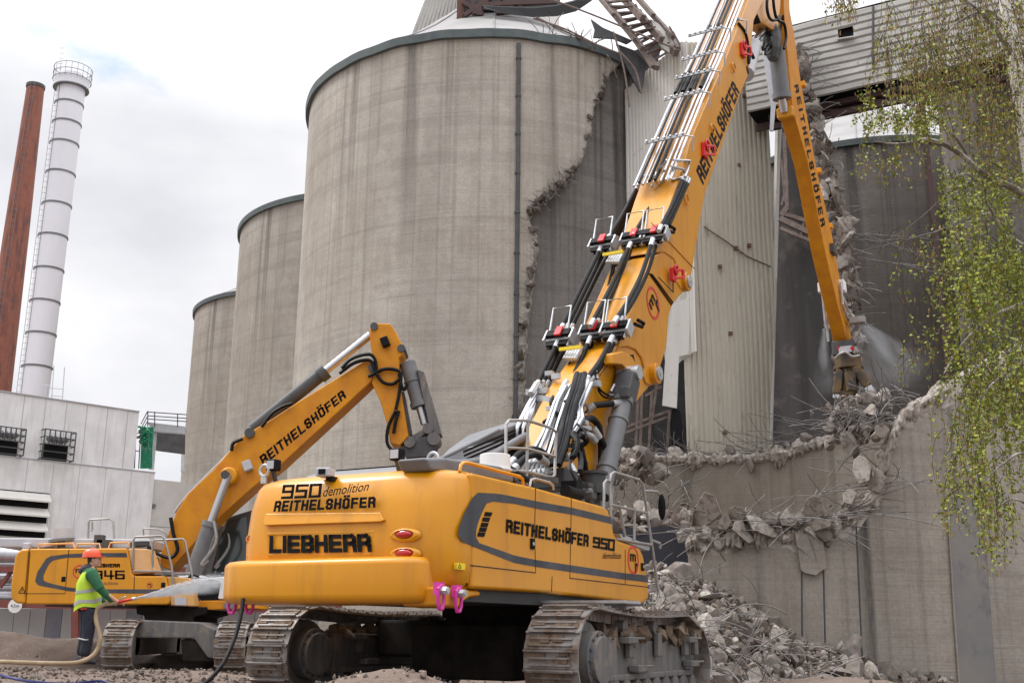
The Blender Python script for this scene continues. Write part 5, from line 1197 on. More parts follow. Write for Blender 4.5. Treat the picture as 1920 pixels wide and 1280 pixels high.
# arm and head above the frame edge
armP = [(1468, -70), (1470, 10), (1473, 60), (1479, 120), (1483, 170), (1488, 210), (1502, 260), (1515, 305), (1533, 400), (1549, 480), (1568, 560), (1588, 638), (1597, 636), (1585, 570), (1574, 520), (1560, 440), (1532, 322), (1502, 157), (1490, 70), (1481, 20), (1478, -70)]
arm = sideprism(armP, -.15, .30, .3, 'arm', M['yellow_worn'], A, bevel=.02)
sideprism([(1398, -70), (1402, 0), (1412, 12), (1422, 24), (1430, 42), (1452, 56), (1462, 48), (1466, 10), (1468, -70)], -.26, .26, .3, 'arm_linkage', YP, A, bevel=.03)
stroke_text(block('REITHELSHÖFER', .62, .2, .3), [A3(1489, 160, .303), A3(1539, 424, .303), A3(1496, 158, .303), A3(1547, 420, .303)], BK, arm, .2)
b = MB()
for x, y in ((1505, 160), (1535, 322), (1556, 425), (1563, 470)): b.box(A3(x - 3, y, .2), (.3, .22, .18))
b.each('arm_lug', YP, arm, bevel=.02)
b = MB(); b.cyl(A3(1456, 92, .1), A3(1466, 180, .1), .25, n=24); b.cyl(A3(1465.5, 176, .1), A3(1466.5, 186, .1), .29, n=24); ac = b.build('arm_cylinder', M['mid_grey'], A, smooth=40)
b = MB(); b.cyl(A3(1466.5, 186, .1), A3(1471, 210, .1), .12, n=16); b.build('cylinder_rod', M['chrome'], ac, smooth=40)
b = MB(); b.box(A3(1474, 213, .1) , (.52, .4, .34), Euler((.2, 0, 0)).to_matrix()); b.build('arm_bracket', YP, arm, bevel=.05)
b = MB(); b.cyl(A3(1412, 85, 0), A3(1398, 140, 0), .24, n=20); b.build('tilt_cylinder', M['light_grey'], A, smooth=40); b = MB(); b.cyl(A3(1433, 52, 0), A3(1414, 80, 0), .11, n=16); b.build('tilt_rod', M['chrome'], A, smooth=40)
b = MB(); b.ell(A3(1448, 78, .1), (.3, .4, .7)); b.build('valve_cluster', M['dark_metal'], A)
b = MB(); rr = random.Random(6)
for i in range(9):
    x0 = 1444 + rr.uniform(-8, 14); P = [(x0, 55 + rr.uniform(-8, 8)), (x0 + rr.uniform(-14, 14), 75), (x0 + rr.uniform(-14, 14), 95 + rr.uniform(-8, 8)), (1460 + rr.uniform(-8, 8), 60 + rr.uniform(-10, 20)), (1468, 30)]
    b.tube(spline([A3(*p, rr.uniform(-.2, .35)) for p in P], 4), .035, 5)
for P in ([(1440, -20), (1438, 15), (1444, 36), (1455, 38), (1462, 30)], [(1448, -20), (1452, 20), (1458, 38), (1470, 45), (1474, 70), (1470, 92)], [(1385, 45), (1396, 60), (1402, 85), (1403, 120), (1408, 100), (1413, 110)]):
    b.tube(spline([A3(*p, .46) for p in P], 4), .045, 6)
b.each('hydraulic_hose', M['rubber'], A, smooth=60)
b = MB(); b.box(A3(1414, 33, .1), (.3, .35, .3)); b.build('boom_camera', BK, A, bevel=.03)
# arm end kit and crusher
b = MB()
for P in ([(1541, 540), (1543, 560), (1547, 600), (1549, 615)], [(1548, 560), (1549, 600), (1553, 640)], [(1576, 530), (1580, 570), (1590, 600), (1600, 612)], [(1580, 560), (1592, 585), (1606, 600)]): b.tube([A3(*p, -.24 if p[0] < 1555 else .38) for p in P], .045, 6)
b.each('water_line', M['zinc'], arm)
b = MB(); b.box(A3(1543, 540, -.26), (.3, .3, .35)); b.box(A3(1578, 537, .35), (.25, .4, .4)); b.each('water_valve', M['white_paint'], arm, bevel=.03)
b = MB(); q = [(1543, 503), (1549, 501), (1556, 530), (1552, 533)]; P = [A3(*p, -.31) for p in q]
yc = 23.9; 
def CR(x, y, o=0): return AR(x, y, A3(1590, 640, .3).y + o)
b.box(A3(1562, 468, .36), (.14, .5, .3)); b.build('side_lamp', M['dark_grey'], arm)
cr = MB(); cr.box(CR(1585, 655), (.78, .7, .5)); cro = cr.build('crusher', M['dark_metal'], A, bevel=.04)
c0 = CR(1590, 678); b = MB(); b.cyl(c0 - V((0, 0, .25)), c0 + V((0, 0, .22)), .44, n=28); b.cyl(c0 - V((0, 0, .28)), c0 - V((0, 0, .16)), .5, n=28); b.build('rotator', M['yellow_dirty'], cro, smooth=40, bevel=.02)
b = MB()
for x in (1573, 1598): b.cyl(CR(x, 653, -.36), CR(x, 653, -.5), .07, n=12)
b.each('quick_coupler_pin', M['red'], cro); b = MB(); b.box(CR(1585, 655, -.45), (.42, .1, .22)); b.build('coupler_plate', M['light_grey'], cro)
b = MB(); b.tube(spline([CR(1566, 672, -.5), CR(1575, 664, -.6), (CR(1586, 660, -.65)), CR(1598, 668, -.6), CR(1612, 666, -.5)], 5), .045, 6); b.build('crusher_hose', M['steel_rail'], cro, smooth=50)
def jaw(P, y0, y1, name, m): bb = MB(); Q = [CR(*p) for p in P]; bb.prism(Q, lambda p, t: V((p.x, p.y + t, p.z)), y0, y1); return bb.build(name, m, cro, smooth=30, bevel=.04)
jaw([(1573, 690), (1606, 690), (1608, 715), (1604, 745), (1578, 745), (1576, 715)], -.3, .3, 'crusher_body', M['yellow_dirty'])
jl = jaw([(1574, 690), (1586, 700), (1584, 730), (1580, 742), (1566, 742), (1568, 715)], -.42, .25, 'jaw', M['yellow_dirty'])
jr = jaw([(1600, 692), (1616, 690), (1628, 704), (1638, 724), (1624, 731), (1612, 715)], -.42, .25, 'jaw', M['yellow_dirty'])
jaw([(1638, 724), (1643, 738), (1640, 744), (1628, 742), (1624, 731)], -.40, .22, 'jaw_tip', M['zinc']); jaw([(1566, 742), (1580, 742), (1579, 752), (1566, 750)], -.40, .22, 'jaw_tip', M['zinc'])
b = MB(); b.tube([CR(1594, 698, -.5), CR(1596, 732, -.5)], [.2, .15], 14); b.cyl(CR(1596, 732, -.5), CR(1596, 738, -.5), .08); b.build('jaw_cylinder', M['yellow_dirty'], cro, smooth=40)
b = MB(); rr = random.Random(8)
for i in range(16): b.rock(CR(1607 + rr.uniform(-6, 8), 640 + rr.uniform(-12, 22), rr.uniform(-.3, .2)), (.2, .2, .26), i, sub=0)
b.tube([CR(1596, 590, -.1), CR(1606, 598, -.1), CR(1612, 612, 0), CR(1608, 640, 0)], .06, 6); b.box(CR(1608, 600, -.1), (.5, .3, .22)); b.build('sprinkler_block', M['steel_rail'], cro)

# ---------------- pipes and hoses along the boom
ST = M['chrome']; b = MB(); b2 = MB()
# chrome lines on the rear face of the upper boom: x across the boom, pixels trace the line in that plane
def lines(P, xs, r, mb, off=0):
    for i, xo in enumerate(xs):
        Q = [A3(x, y, .42) for x, y in P]; out = []
        for k, q in enumerate(Q): out.append(V((xo, q.y - .10 - off, q.z + .07 + off * .6)))
        mb.tube(out, r, 6)
LP = [(1262, 345), (1285, 286), (1320, 196), (1356, 114), (1402, -5), (1426, -70)]
lines(LP, (.40, .30, .18, .02, -.12, -.22, -.34, -.42), .030, b); lines(LP, (.08, -.05), .035, b2, .05); lines(LP, (-.28,), .03, b2, .06)
b.each('hydraulic_pipe', ST, uppb, smooth=60); b2.each('black_hose', M['rubber'], uppb, smooth=60)
b = MB(); b.tube([A3(1262, 345, .42) + V((-.3, -.1, .07)), A3(1402, -5, .42) + V((-.3, -.1, .07))], .025, 6); b.build('copper_line', M['yellow_dusty'], uppb)
for x, y in ((1403, 45), (1361, 105), (1351, 140), (1332, 180), (1300, 262), (1372, 60)):
    c = A3(x - 16, y, .42); b = MB(); b.box(V((0, c.y - .10, c.z + .07)), (.95, .05, .06)); b.tube([V((.46, c.y - .1, c.z + .05)), V((.62, c.y, c.z + .03)), V((.55, c.y + .12, c.z - .25))], .022, 6)
    for k in range(7): b.cyl(V((-.42 + k * .14, c.y - .16, c.z + .10)), V((-.42 + k * .14, c.y - .1, c.z + .07)), .026, n=6)
    b.build('pipe_clamp', M['zinc'], uppb, smooth=40)
# black sleeves in the middle of the pipe run
b = MB()
for xo in (.25, .0, -.2, -.38):
    P = [A3(x, y, .42) for x, y in ((1330, 172), (1346, 136))]; b.tube([V((xo, q.y - .12, q.z + .09)) for q in P], .055, 8)
b.each('hose_sleeve', M['rubber'], uppb, smooth=50)
# branch pipes fanning to the couplings
b = MB()
def fan(P, xo, r=.028, mb=None): (mb or b).tube([A3(p[0], p[1], p[2] if len(p) > 2 else xo) for p in P], r, 6)
fan([(1250, 300, .3), (1232, 330, .0), (1205, 330, -.5), (1196, 350, -.6)], 0); fan([(1244, 310, .2), (1222, 332, -.2), (1200, 345, -.6)], 0); fan([(1238, 325, 0), (1205, 352, -.55)], 0)
fan([(1262, 300, .40), (1293, 302, .5), (1289, 320, .55), (1284, 332, .6)], 0, .03); fan([(1258, 312, .4), (1282, 318, .5), (1284, 330, .5)], 0, .03); fan([(1260, 315, .4), (1262, 322, .4), (1250, 340, .3)], 0); fan([(1258, 338, .3), (1286, 332, .6)], 0, .03)
fan([(1246, 318, .2), (1244, 345, .1)], 0); fan([(1240, 322, .1), (1236, 350, 0)], 0); fan([(1234, 318, 0), (1222, 350, -.1)], 0)
b.each('branch_pipe', ST, uppb, smooth=60)
HB = []
def hose(P, xo, r=.055, sp=6):
    HO = MB(); FT = HO; HB.append(HO)
    Q = [A3(p[0], p[1], p[2] if len(p) > 2 else xo) for p in P]; Q = spline(Q, sp); HO.tube(Q, r, 8)
    d = (Q[1] - Q[0]).normalized(); FT.cyl(Q[0] - d * .12, Q[0] + d * .1, r * 1.15, n=8, mi=1); d = (Q[-1] - Q[-2]).normalized(); FT.cyl(Q[-1] - d * .1, Q[-1] + d * .12, r * 1.15, n=8, mi=1)
# upper field: from pipe ends down to the upper couplings
for (xo, a, c, dxs) in ((-.60, (1194, 352), (1140, 450), (0, 4, 8, 12)), (-.05, (1243, 345), (1195, 440), (-4, 2, 7, 13)), (.55, (1283, 335), (1240, 432), (-2, 4, 9))):
    for k, dx in enumerate(dxs): hose([(a[0] + dx * .8, a[1] + k * 3), ((a[0] + c[0]) / 2 + dx, (a[1] + c[1]) / 2 + 2), (c[0] + dx * 1.2, c[1] - 4 + k)], xo - .04 * k, .042)
# middle field: between the two rows of couplings
for (xo, a, c, dxs, bend) in ((-.62, (1130, 468), (1058, 615), (-5, 4, 13), 0), (-.06, (1188, 462), (1118, 605), (-8, 1, 10, 19), 4), (.46, (1228, 455), (1160, 600), (-6, 3, 12, 20), 14)):
    for k, dx in enumerate(dxs): hose([(a[0] + dx, a[1] + k), (a[0] * .6 + c[0] * .4 + dx + bend * .6, a[1] * .6 + c[1] * .4), (a[0] * .25 + c[0] * .75 + dx + bend * .5, a[1] * .25 + c[1] * .75), (c[0] + dx, c[1])], xo - .05 * k, .044)
# lower field: down to the steel pipes on the lower boom
for (xo, a, c, dxs, bend) in ((-.62, (1049, 645), (1012, 722), (-5, 4, 13), 0), (-.10, (1112, 640), (1078, 712), (-8, 1, 10), 4), (.42, (1152, 638), (1106, 712), (-7, 1, 9), 8)):
    for k, dx in enumerate(dxs): hose([(a[0] + dx, a[1]), ((a[0] + c[0]) / 2 + dx + bend * .5, (a[1] + c[1]) / 2), (c[0] + dx, c[1])], xo - .04 * k, .044)
# thin hoses between the couplings
rr = random.Random(12)
for k in range(10): x0 = 1150 + k * 3; hose([(x0, 485), (x0 - 6 + rr.uniform(-3, 3), 520), (x0 - 20 + rr.uniform(-4, 4), 570), (x0 - 36, 612)], -.3, .022)
for k in range(8): x0 = 1070 + k * 3; hose([(x0, 672), (x0 - 4 + rr.uniform(-4, 4), 692), (x0 - 8 + rr.uniform(-6, 6), 715), (x0 - 10, 735)], -.3, .022)
for k in range(8): x0 = 1220 + k * 3; hose([(x0, 345), (x0 - 8 + rr.uniform(-6, 6), 370), (x0 - 14 + rr.uniform(-4, 4), 400), (x0 - 34, 440)], -.25, .02)
# protective corrugated hose and big loops by the cylinder
hose([(1100, 712, -.1), (1096, 692, -.2), (1088, 686, -.25), (1084, 700, -.2), (1078, 740, -.1), (1072, 770, 0), (1062, 795, .1)], 0, .065)
hose([(1090, 820, .45), (1095, 792, .5), (1108, 784, .5), (1122, 800, .5), (1128, 850, .5), (1125, 930, .5)], 0, .06); hose([(1118, 812, .5), (1132, 835, .55), (1140, 870, .55), (1143, 910, .5)], 0, .055)
hose([(1105, 765, .4), (1112, 760, .45), (1130, 758, .5), (1155, 756, .6)], 0, .055); hose([(1085, 820, .3), (1092, 850, .4), (1100, 890, .4), (1106, 915, .4)], 0, .05)
hose([(1068, 825, .2), (1060, 850, .3), (1052, 865, .3)], 0, .05); hose([(1076, 828, .2), (1070, 850, .3), (1062, 868, .3)], 0, .05)
hose([(958, 868, .6), (975, 850, .6), (1000, 842, .6), (1018, 848, .6), (1030, 862, .6)], 0, .05); hose([(962, 880, .7), (985, 858, .7), (1005, 852, .7), (1018, 862, .7)], 0, .05)
hose([(1068, 850, .42), (1078, 842, .45), (1090, 848, .45), (1098, 862, .4)], 0, .02); hose([(1120, 715, .4), (1124, 735, .45), (1138, 745, .5), (1148, 728, .5)], 0, .02); hose([(1118, 700, .4), (1122, 725, .45), (1135, 738, .5), (1145, 740, .5)], 0, .02)
hose([(1008, 790, -.45), (1018, 775, -.45), (1030, 770, -.45)], 0, .04); hose([(1074, 885, .5), (1085, 905, .6), (1100, 918, .6)], 0, .07)
for h_o in HB: h_o.build('hydraulic_hose', [M['rubber'], M['zinc']], A, smooth=60)
# bent steel pipes on the lower boom; RF finds a point on the rear face, lifted by off
def RF(x, y, off, p0, p1):
    a, c = A3(*p0, .42), A3(*p1, .42); d = (c - a).normalized(); n = V((0, -d.z, d.y)); a = a + n * off
    dl = ray(x, y); dl = V((dl.dot(RA), dl.dot(UA), dl.z)); o_ = CP - CA; o_ = V((o_.dot(RA), o_.dot(UA), o_.z)); return o_ + dl * ((a - o_).dot(n) / dl.dot(n))
LW = ((1075, 790), (1150, 655))
b = MB()
for P in ([(1010, 725), (988, 762), (970, 800), (968, 815), (985, 850)], [(1014, 728), (992, 768), (980, 805), (978, 830)], [(1018, 732), (1000, 765), (992, 790), (1005, 850)], [(1006, 740), (1000, 775), (1002, 812), (1004, 838)]): fan(P, -.55, .034)
for k, P in enumerate(([(1068, 722), (1054, 750), (1040, 790), (1030, 820), (1018, 860)], [(1074, 724), (1060, 752), (1046, 795), (1036, 830), (1026, 862)], [(1062, 724), (1047, 752), (1034, 790), (1022, 820), (1008, 852)], [(1080, 728), (1066, 756), (1053, 800), (1044, 835)], [(1056, 726), (1040, 755), (1028, 790), (1016, 818), (1000, 846)],
          [(1104, 714), (1090, 745), (1084, 760), (1086, 782), (1070, 812)], [(1098, 712), (1083, 746), (1077, 762), (1079, 782), (1064, 808)], [(1110, 718), (1097, 748), (1091, 764), (1093, 784), (1077, 810)])):
    b.tube([RF(x, y, .22 + .03 * (k % 3), *LW) for x, y in P], .036, 6)
b.each('hydraulic_pipe', ST, lowb, smooth=60)
b = MB()
for (x, y, xo) in ((1008, 728, -.55), (1064, 724, -.1), (1104, 715, .38)):
    for k in range(4): q = A3(x - 6 + k * 5, y + (k % 2) * 4, xo - .03 * k); b.cyl(q - V((0, .12, .12)), q + V((0, .1, .1)), .06, n=6)
    b.box(A3(x, y + 6, xo), (.4, .12, .1))
b.beam(A3(1008, 745, -.5), A3(1050, 752, 0), .08, .1); b.box(A3(1082, 800, .42), (.3, .45, .06)); b.box(A3(1076, 805, .35), (.12, .5, .3)); b.cyl(A3(1090, 808, .45), A3(1110, 818, .5), .05, n=10); b.cyl(A3(1110, 818, .5), A3(1117, 828, .52), .055, n=8)
b.each('pipe_bracket', M['zinc'], lowb, smooth=40)
b = MB(); rr = random.Random(31)
for k in range(16):
    x0, y0 = rr.uniform(1035, 1095), rr.uniform(735, 860); P = [(x0, y0), (x0 + rr.uniform(-10, 14), y0 + 12), (x0 + rr.uniform(-16, 16), y0 + 28), (x0 + rr.uniform(-20, 14), y0 + 44)]
    b.tube(spline([RF(x, y, rr.uniform(.10, .32), *LW) for x, y in P], 4), rr.choice((.018, .025, .045)), 6)
for k in range(3):
    x0 = 1082 + k * 7; b.tube(spline([RF(x0, 700, .3, *LW), RF(x0 - 8, 730, .36, *LW), RF(x0 - 22, 775, .34, *LW), RF(x0 - 34, 830, .3, *LW), RF(x0 - 48, 872, .25, *LW)], 5), (.05, .03, .05, .025, .04)[k], 6)
b.each('black_hose', M['rubber'], lowb, smooth=60)
b = MB()
for k in range(14): q = RF(rr.uniform(1030, 1100), rr.uniform(700, 860), .16, *LW); b.box(q, (rr.uniform(.08, .22), rr.uniform(.06, .12), rr.uniform(.05, .14)))
b.each('hose_clip', M['zinc'], lowb)
# quick couplings: frame, red lever, handle
def coupling(x, y, xo):
    c = A3(x, y, xo); e = V((0, -.35, .94)); b = MB(); rt = Matrix((V((1, 0, 0)), V((0, .62, .78)), V((0, -.78, .62)))).transposed()
    for dz in (-.14, .02): b.box(c + rt @ V((0, dz, 0)), (.52, .09, .16), rt)
    for s_ in (-.26, .26): b.box(c + rt @ V((s_, -.07, .02)), (.04, .30, .22), rt)
    for k in range(4): b.cyl(c + rt @ V((-.18 + .12 * k, -.32, 0)), c + rt @ V((-.18 + .12 * k, -.16, 0)), .045, n=8); b.cyl(c + rt @ V((-.18 + .12 * k, .06, 0)), c + rt @ V((-.18 + .12 * k, .2, 0)), .045, n=8)
    o = b.build('quick_coupling', M['zinc'], A, smooth=30, bevel=.008)
    b = MB(); b.box(c + rt @ V((0, -.05, .12)), (.46, .16, .06), rt); b.box(c + rt @ V((0, -.26, .02)), (.40, .12, .10), rt); b.build('coupling_core', BK, o)
    b = MB(); b.box(c + rt @ V((.02, -.05, .17)), (.12, .24, .04), rt); b.build('red_lever', M['red'], o)
    b = MB(); P = [c + rt @ V(q) for q in ((-.2, .02, .12), (-.2, .50, .30), (.16, .50, .30), (.16, .02, .12))]
    b.tube(P, .02, 6); b.build('handle', M['zinc'], o)
for x, y, xo in ((1133, 457, -.62), (1192, 446, -.08), (1230, 440, .36), (1053, 631, -.62), (1118, 620, -.08), (1158, 616, .36)): coupling(x, y, xo)
for x, y in ((1153, 484), (1074, 662)):
    b = MB()
    for k in range(5): q = A3(x - 10 + k * 5, y, -.35 + .05 * k); b.cyl(q - V((0, .14, .14)), q + V((0, .14, .14)), .035, n=6)
    o = b.build('small_coupling', M['zinc'], A, smooth=40); b = MB(); b.box(A3(x, y - 1, -.25) + V((0, -.1, .06)), (.42, .05, .06)); b.build('yellow_tag', M['yellow_label'], o)
b = MB(); b.tube([A3(1262, 588 - 60, .475), A3(1262, 548, .475), A3(1235, 520, .475)], .012, 4)
for k in range(3): b.tube([uf(1216 + k * 3, 512 + k, .43), uf(1258 + k * 2, 572 - k * 2, .43)], .010, 4)
b.build('signal_line', M['rubber'], midb)
# ================================================================ the smaller excavator
CBX = V((-7.5, 26.7, 0.0))
B = empty('demolition_excavator', CBX, -math.pi / 2, label='smaller yellow excavator seen from its side, being sprayed with water', cat='excavator')
def B3(x, y, xo): p = atY(x, y, CBX.y - xo); return V((xo, p.x - CBX.x, p.z))
def bprism(poly, x0, x1, xt, name, m, parent=None, bevel=.03, seg=2):
    P = [B3(*p, xt) for p in poly]; b = MB(); b.prism(P, lambda p, t: V((t, p.y, p.z)), x1, x0); return b.build(name, m, parent or B, smooth=35, bevel=bevel, seg=seg)
bprism([(19, 1112), (20, 1090), (27, 1045), (31, 1035), (40, 1029), (55, 1028), (47, 1132), (30, 1130), (22, 1125)], -1.5, 1.5, 1.5, 'counterweight', YP, bevel=.06, seg=3)
bprism([(56, 1028), (237, 1027), (242, 1045), (247, 1075), (251, 1079), (308, 1079), (312, 1086), (317, 1108), (318, 1128), (314, 1133), (48, 1132)], .8, 1.5, 1.5, 'side_body', YP, bevel=.04)
bprism([(56, 1030), (237, 1030), (250, 1130), (48, 1132)], -1.5, -.75, 1.5, 'side_body', YP, bevel=.04)
bprism([(60, 1040), (235, 1040), (300, 1085), (300, 1140), (60, 1135)], -.8, .82, 1.5, 'main_frame', M['dark_grey'], bevel=.02)
bprism([(238, 1027), (275, 1028), (290, 1072), (246, 1076)], .9, 1.44, 1.5, 'tool_box', M['yellow_dusty'], bevel=.03)
bprism([(311, 1080), (350, 1082), (356, 1088), (362, 1136), (318, 1134), (314, 1105)], .85, 1.42, 1.5, 'step_box', M['yellow_dusty'], bevel=.03)
bprism([(362, 1125), (456, 1124), (470, 1128), (475, 1140), (362, 1143)], -.6, 1.0, 1.2, 'front_beam', M['yellow_worn'], bevel=.02)
bprism([(325, 1118), (348, 1120), (348, 1134), (327, 1133)], 1.42, 1.45, 1.5, 'step', M['light_grey'], bevel=0)
def q5(x, y, d=0): p = B3(x, y, 1.5); p.x = 1.5 + d; return p
strip([(237, 1036), (180, 1036), (125, 1038), (95, 1042), (86, 1047), (78, 1060), (70, 1072), (66, 1088), (66, 1092), (72, 1097), (100, 1102), (125, 1107), (160, 1111), (252, 1112), (316, 1112)],
      [(239, 1044), (180, 1044), (125, 1045), (103, 1049), (95, 1052), (87, 1066), (81, 1080), (82, 1087), (82, 1089), (92, 1092), (108, 1096), (125, 1100), (160, 1104), (252, 1104), (315, 1104)], 'grey_stripe', M['grey_stripe'], B, lambda x, y: q5(x, y, .004))
b = MB()
for P in ([(55, 1028), (47, 1112), (122, 1112), (126, 1065), (129, 1030)], [(181, 1029), (179, 1036)], [(252, 1079), (251, 1112)]): b.tube([q5(*p) for p in P], .010, 4)
b.build('door_gap', M['seam'], B)
for x, y in ((119, 1085), (306, 1096)):
    b = MB(); b.box(q5(x, y), (.03, .09, .11)); b.build('door_latch', BK, B, bevel=.01)
stroke_text(block('LIEBHERR', .7, .27, .07), [q5(176, 1063), q5(224, 1063), q5(176, 1056), q5(224, 1056)], BK, B, .27)
stroke_text(digits([D9, D4, D6]), [q5(174, 1085), q5(232, 1085), q5(174, 1069), q5(232, 1069)], BK, B, .19)
lettering('DEMOLITION', [q5(176, 1096), q5(221, 1096), q5(177, 1091), q5(222, 1091)], M['rust'], B, bold=.02, shear=.3, nrm=(1, 0, 0))
ring_logo(q5(149, 1071), (0, 1, 0), (0, 0, 1), (1, 0, 0), .15, B); ring_logo(q5(281, 1096), (0, 1, 0), (0, 0, 1), (1, 0, 0), .065, B)
b = MB(); t = [q5(35, 1111, .004), q5(47, 1111, .004), q5(42, 1099, .004)]
for i in range(3): b.tube([t[i], t[(i + 1) % 3]], .008, 4)
b.tube([q5(41.5, 1103, .004), q5(41.3, 1109, .004)], .007, 4); b.build('warning_mark', BK, B)
def brail(P, xo, r, name='hand_rail', m=None, sp=0):
    Q = [B3(p[0], p[1], p[2] if len(p) > 2 else xo) for p in P]; Q = spline(Q, sp) if sp else Q; b = MB(); b.tube(Q, r, 6); return b.build(name, m or M['steel_rail'], B, smooth=60)
brail([(72, 1028), (73, 1020), (137, 1018), (140, 1027)], 1.3, .022, m=M['yellow_dusty']); brail([(142, 1027), (145, 1019), (186, 1019), (188, 1027)], 1.3, .022, m=M['yellow_dusty']); brail([(204, 1027), (207, 1017), (240, 1016), (242, 1022)], 1.3, .022, m=M['yellow_dusty'])
brail([(165, 1015), (166, 978), (169, 974), (206, 972), (213, 977), (214, 1012)], .2, .028); brail([(171, 996), (173, 993), (173, 978)], .2, .02)
brail([(249, 1066), (250, 1012), (254, 1006), (302, 1004), (308, 1008), (322, 1060), (326, 1105)], 1.46, .026); brail([(286, 1068), (286, 1018), (290, 1012), (343, 1010), (347, 1014), (360, 1075), (362, 1098)], 1.42, .026)
brail([(250, 1070), (325, 1071)], 1.46, .022); brail([(290, 1075), (358, 1074)], 1.42, .022); brail([(270, 1006), (268, 992), (272, 990), (300, 992), (312, 1000), (314, 1012)], .4, .02)
for (x, y0, y1, r, m_) in ((118, 992, 1014, .26, 'light_grey'), (118, 1011, 1016, .32, 'mid_grey')):
    b = MB(); a = B3(x, y1, .4); c = B3(x, y0, .4); b.cyl(a, c, r, n=20); b.build('air_filter', M[m_], B, smooth=40)
b = MB(); b.cyl(B3(118, 1027, .4), B3(118, 1014, .4), .14, n=14); b.cyl(B3(262, 1024, 1.1), B3(262, 1016, 1.1), .22, n=16); b.box(B3(187, 1010, .6), (.2, .2, .18)); b.box(B3(196, 1020, .6), (.2, .3, .2)); b.each('deck_fitting', M['dark_grey'], B, smooth=40)
b = MB(); b.box(B3(160, 1022, -.2), (1.4, 3.6, .22)); b.box(B3(53, 1024, .5), (.3, .16, .16)); b.cyl(B3(92, 1020, .5), B3(92, 1026, .5), .15); b.build('engine_hood', M['light_grey'], B, bevel=.03)
# boom, arm (near faces traced, 0.75 m thick)
BX = .38
bb_ = bprism([(300, 1040), (330, 960), (352, 925), (400, 880), (436, 838), (447, 824), (456, 816), (470, 808), (500, 791), (560, 752), (640, 703), (676, 680), (690, 672), (700, 682), (698, 713), (615, 790), (528, 870), (472, 915), (408, 972), (372, 1010), (318, 1068), (302, 1062)], -BX, BX, BX, 'boom', M['yellow_worn'], bevel=.03)
ba_ = bprism([(694, 612), (698, 606), (732, 607), (742, 622), (757, 652), (757, 664), (748, 672), (749, 718), (757, 765), (766, 818), (750, 835), (732, 832), (727, 800), (714, 755), (697, 718), (704, 690), (697, 662), (694, 640)], -.30, .42, BX, 'arm', M['yellow_worn'], bevel=.03)
stroke_text(block('REITHELSHÖFER'), [B3(494, 873, BX), B3(648, 746, BX), B3(486, 856, BX), B3(641, 731, BX)], BK, bb_, .2)
for (x, y, r, par) in ((702, 613, .13, ba_), (753, 654, .13, ba_), (469, 812, .16, bb_), (700, 690, .16, bb_)):
    c = B3(x, y, BX); b = MB(); b.cyl((-.40, c.y, c.z), (.47, c.y, c.z), r * .75, n=18); b.build('pin', M['dark_grey'], par, smooth=40)
c = B3(432, 893, BX); b = MB(); b.cyl((-.5, c.y, c.z), (.62, c.y, c.z), .28, .2, n=24); b.build('cylinder_boss', YP, bb_, smooth=40, bevel=.05); b = MB(); b.cyl((.6, c.y - .05, c.z), (.74, c.y - .05, c.z), .10, n=14); b.build('pin', M['dark_grey'], bb_, smooth=40)
for (x, y) in ((466, 874), (723, 643)):
    c = B3(x, y, BX); b = MB(); b.box(c + V((.1, 0, 0)), (.2, .2, .24), Euler((.4, 0, 0)).to_matrix()); b.build('work_lamp', M['light_grey'] if x < 500 else BK, bb_ if x < 500 else ba_, bevel=.02)
for xo in (.62, -.62):
    t = B3(428, 890, .62); a = B3(360, 1075, .62); t.x = a.x = xo; m_ = a + (t - a) * .52; b = MB(); b.cyl(a, m_, .17, n=20); b.cyl(m_ - (t - a) * .05, m_, .20, n=20); cy = b.build('lift_cylinder', M['mid_grey'], B, smooth=40)
    b = MB(); b.cyl(m_, t, .095, n=16); b.build('cylinder_rod', M['chrome'], cy, smooth=40)
    b = MB(); o_ = V((.14, .1, 0)); b.tube(spline([m_ + o_, m_ + o_ + V((.05, .1, -.5)), m_ + o_ + V((.05, -.2, -1.0)), a + V((.15, .4, .3))], 4), .035, 6); b.build('cylinder_pipe', M['steel_rail'], cy, smooth=50)
t = B3(694, 628, 0); a = B3(474, 805, 0); m_ = a + (t - a) * .62; b = MB(); b.cyl(a, m_, .17, n=20); b.cyl(m_ - (t - a) * .06, m_ + (t - a) * .0, .21, n=20); cy = b.build('arm_cylinder', M['dark_grey'], B, smooth=40)
b = MB(); b.cyl(m_, t, .10, n=16); b.build('cylinder_rod', M['chrome'], cy, smooth=40)
b = MB(); t, a = B3(797, 795, .1), B3(764, 680, .1); m_ = a + (t - a) * .72; b.cyl(a, m_, .2, n=18); b.cyl(m_ - (t - a) * .08, m_, .23, n=18); b.cyl(a + (m_ - a) * .4, a + (m_ - a) * .44, .225, n=18); cy = b.build('bucket_cylinder', M['mid_grey'], B, smooth=40); b = MB(); b.cyl(m_, t, .11, n=14); b.build('cylinder_rod', M['chrome'], cy, smooth=40)
bprism([(783, 695), (796, 700), (822, 790), (829, 817), (812, 815), (803, 790)], -.25, .3, .1, 'cylinder_guard', M['frame_dirty'], bevel=.02)
bprism([(752, 735), (758, 735), (773, 815), (768, 818), (762, 800)], -.1, .2, .1, 'arm_guard', M['dark_metal'], bevel=0)
bprism([(764, 822), (800, 800), (806, 808), (770, 836)], -.2, .25, .2, 'bucket_linkage', M['frame_dirty'], bevel=.03); bprism([(752, 836), (778, 826), (812, 812), (822, 822), (818, 842), (800, 858), (762, 860)], -.3, .3, .2, 'quick_coupler', M['dark_metal'], bevel=.04)
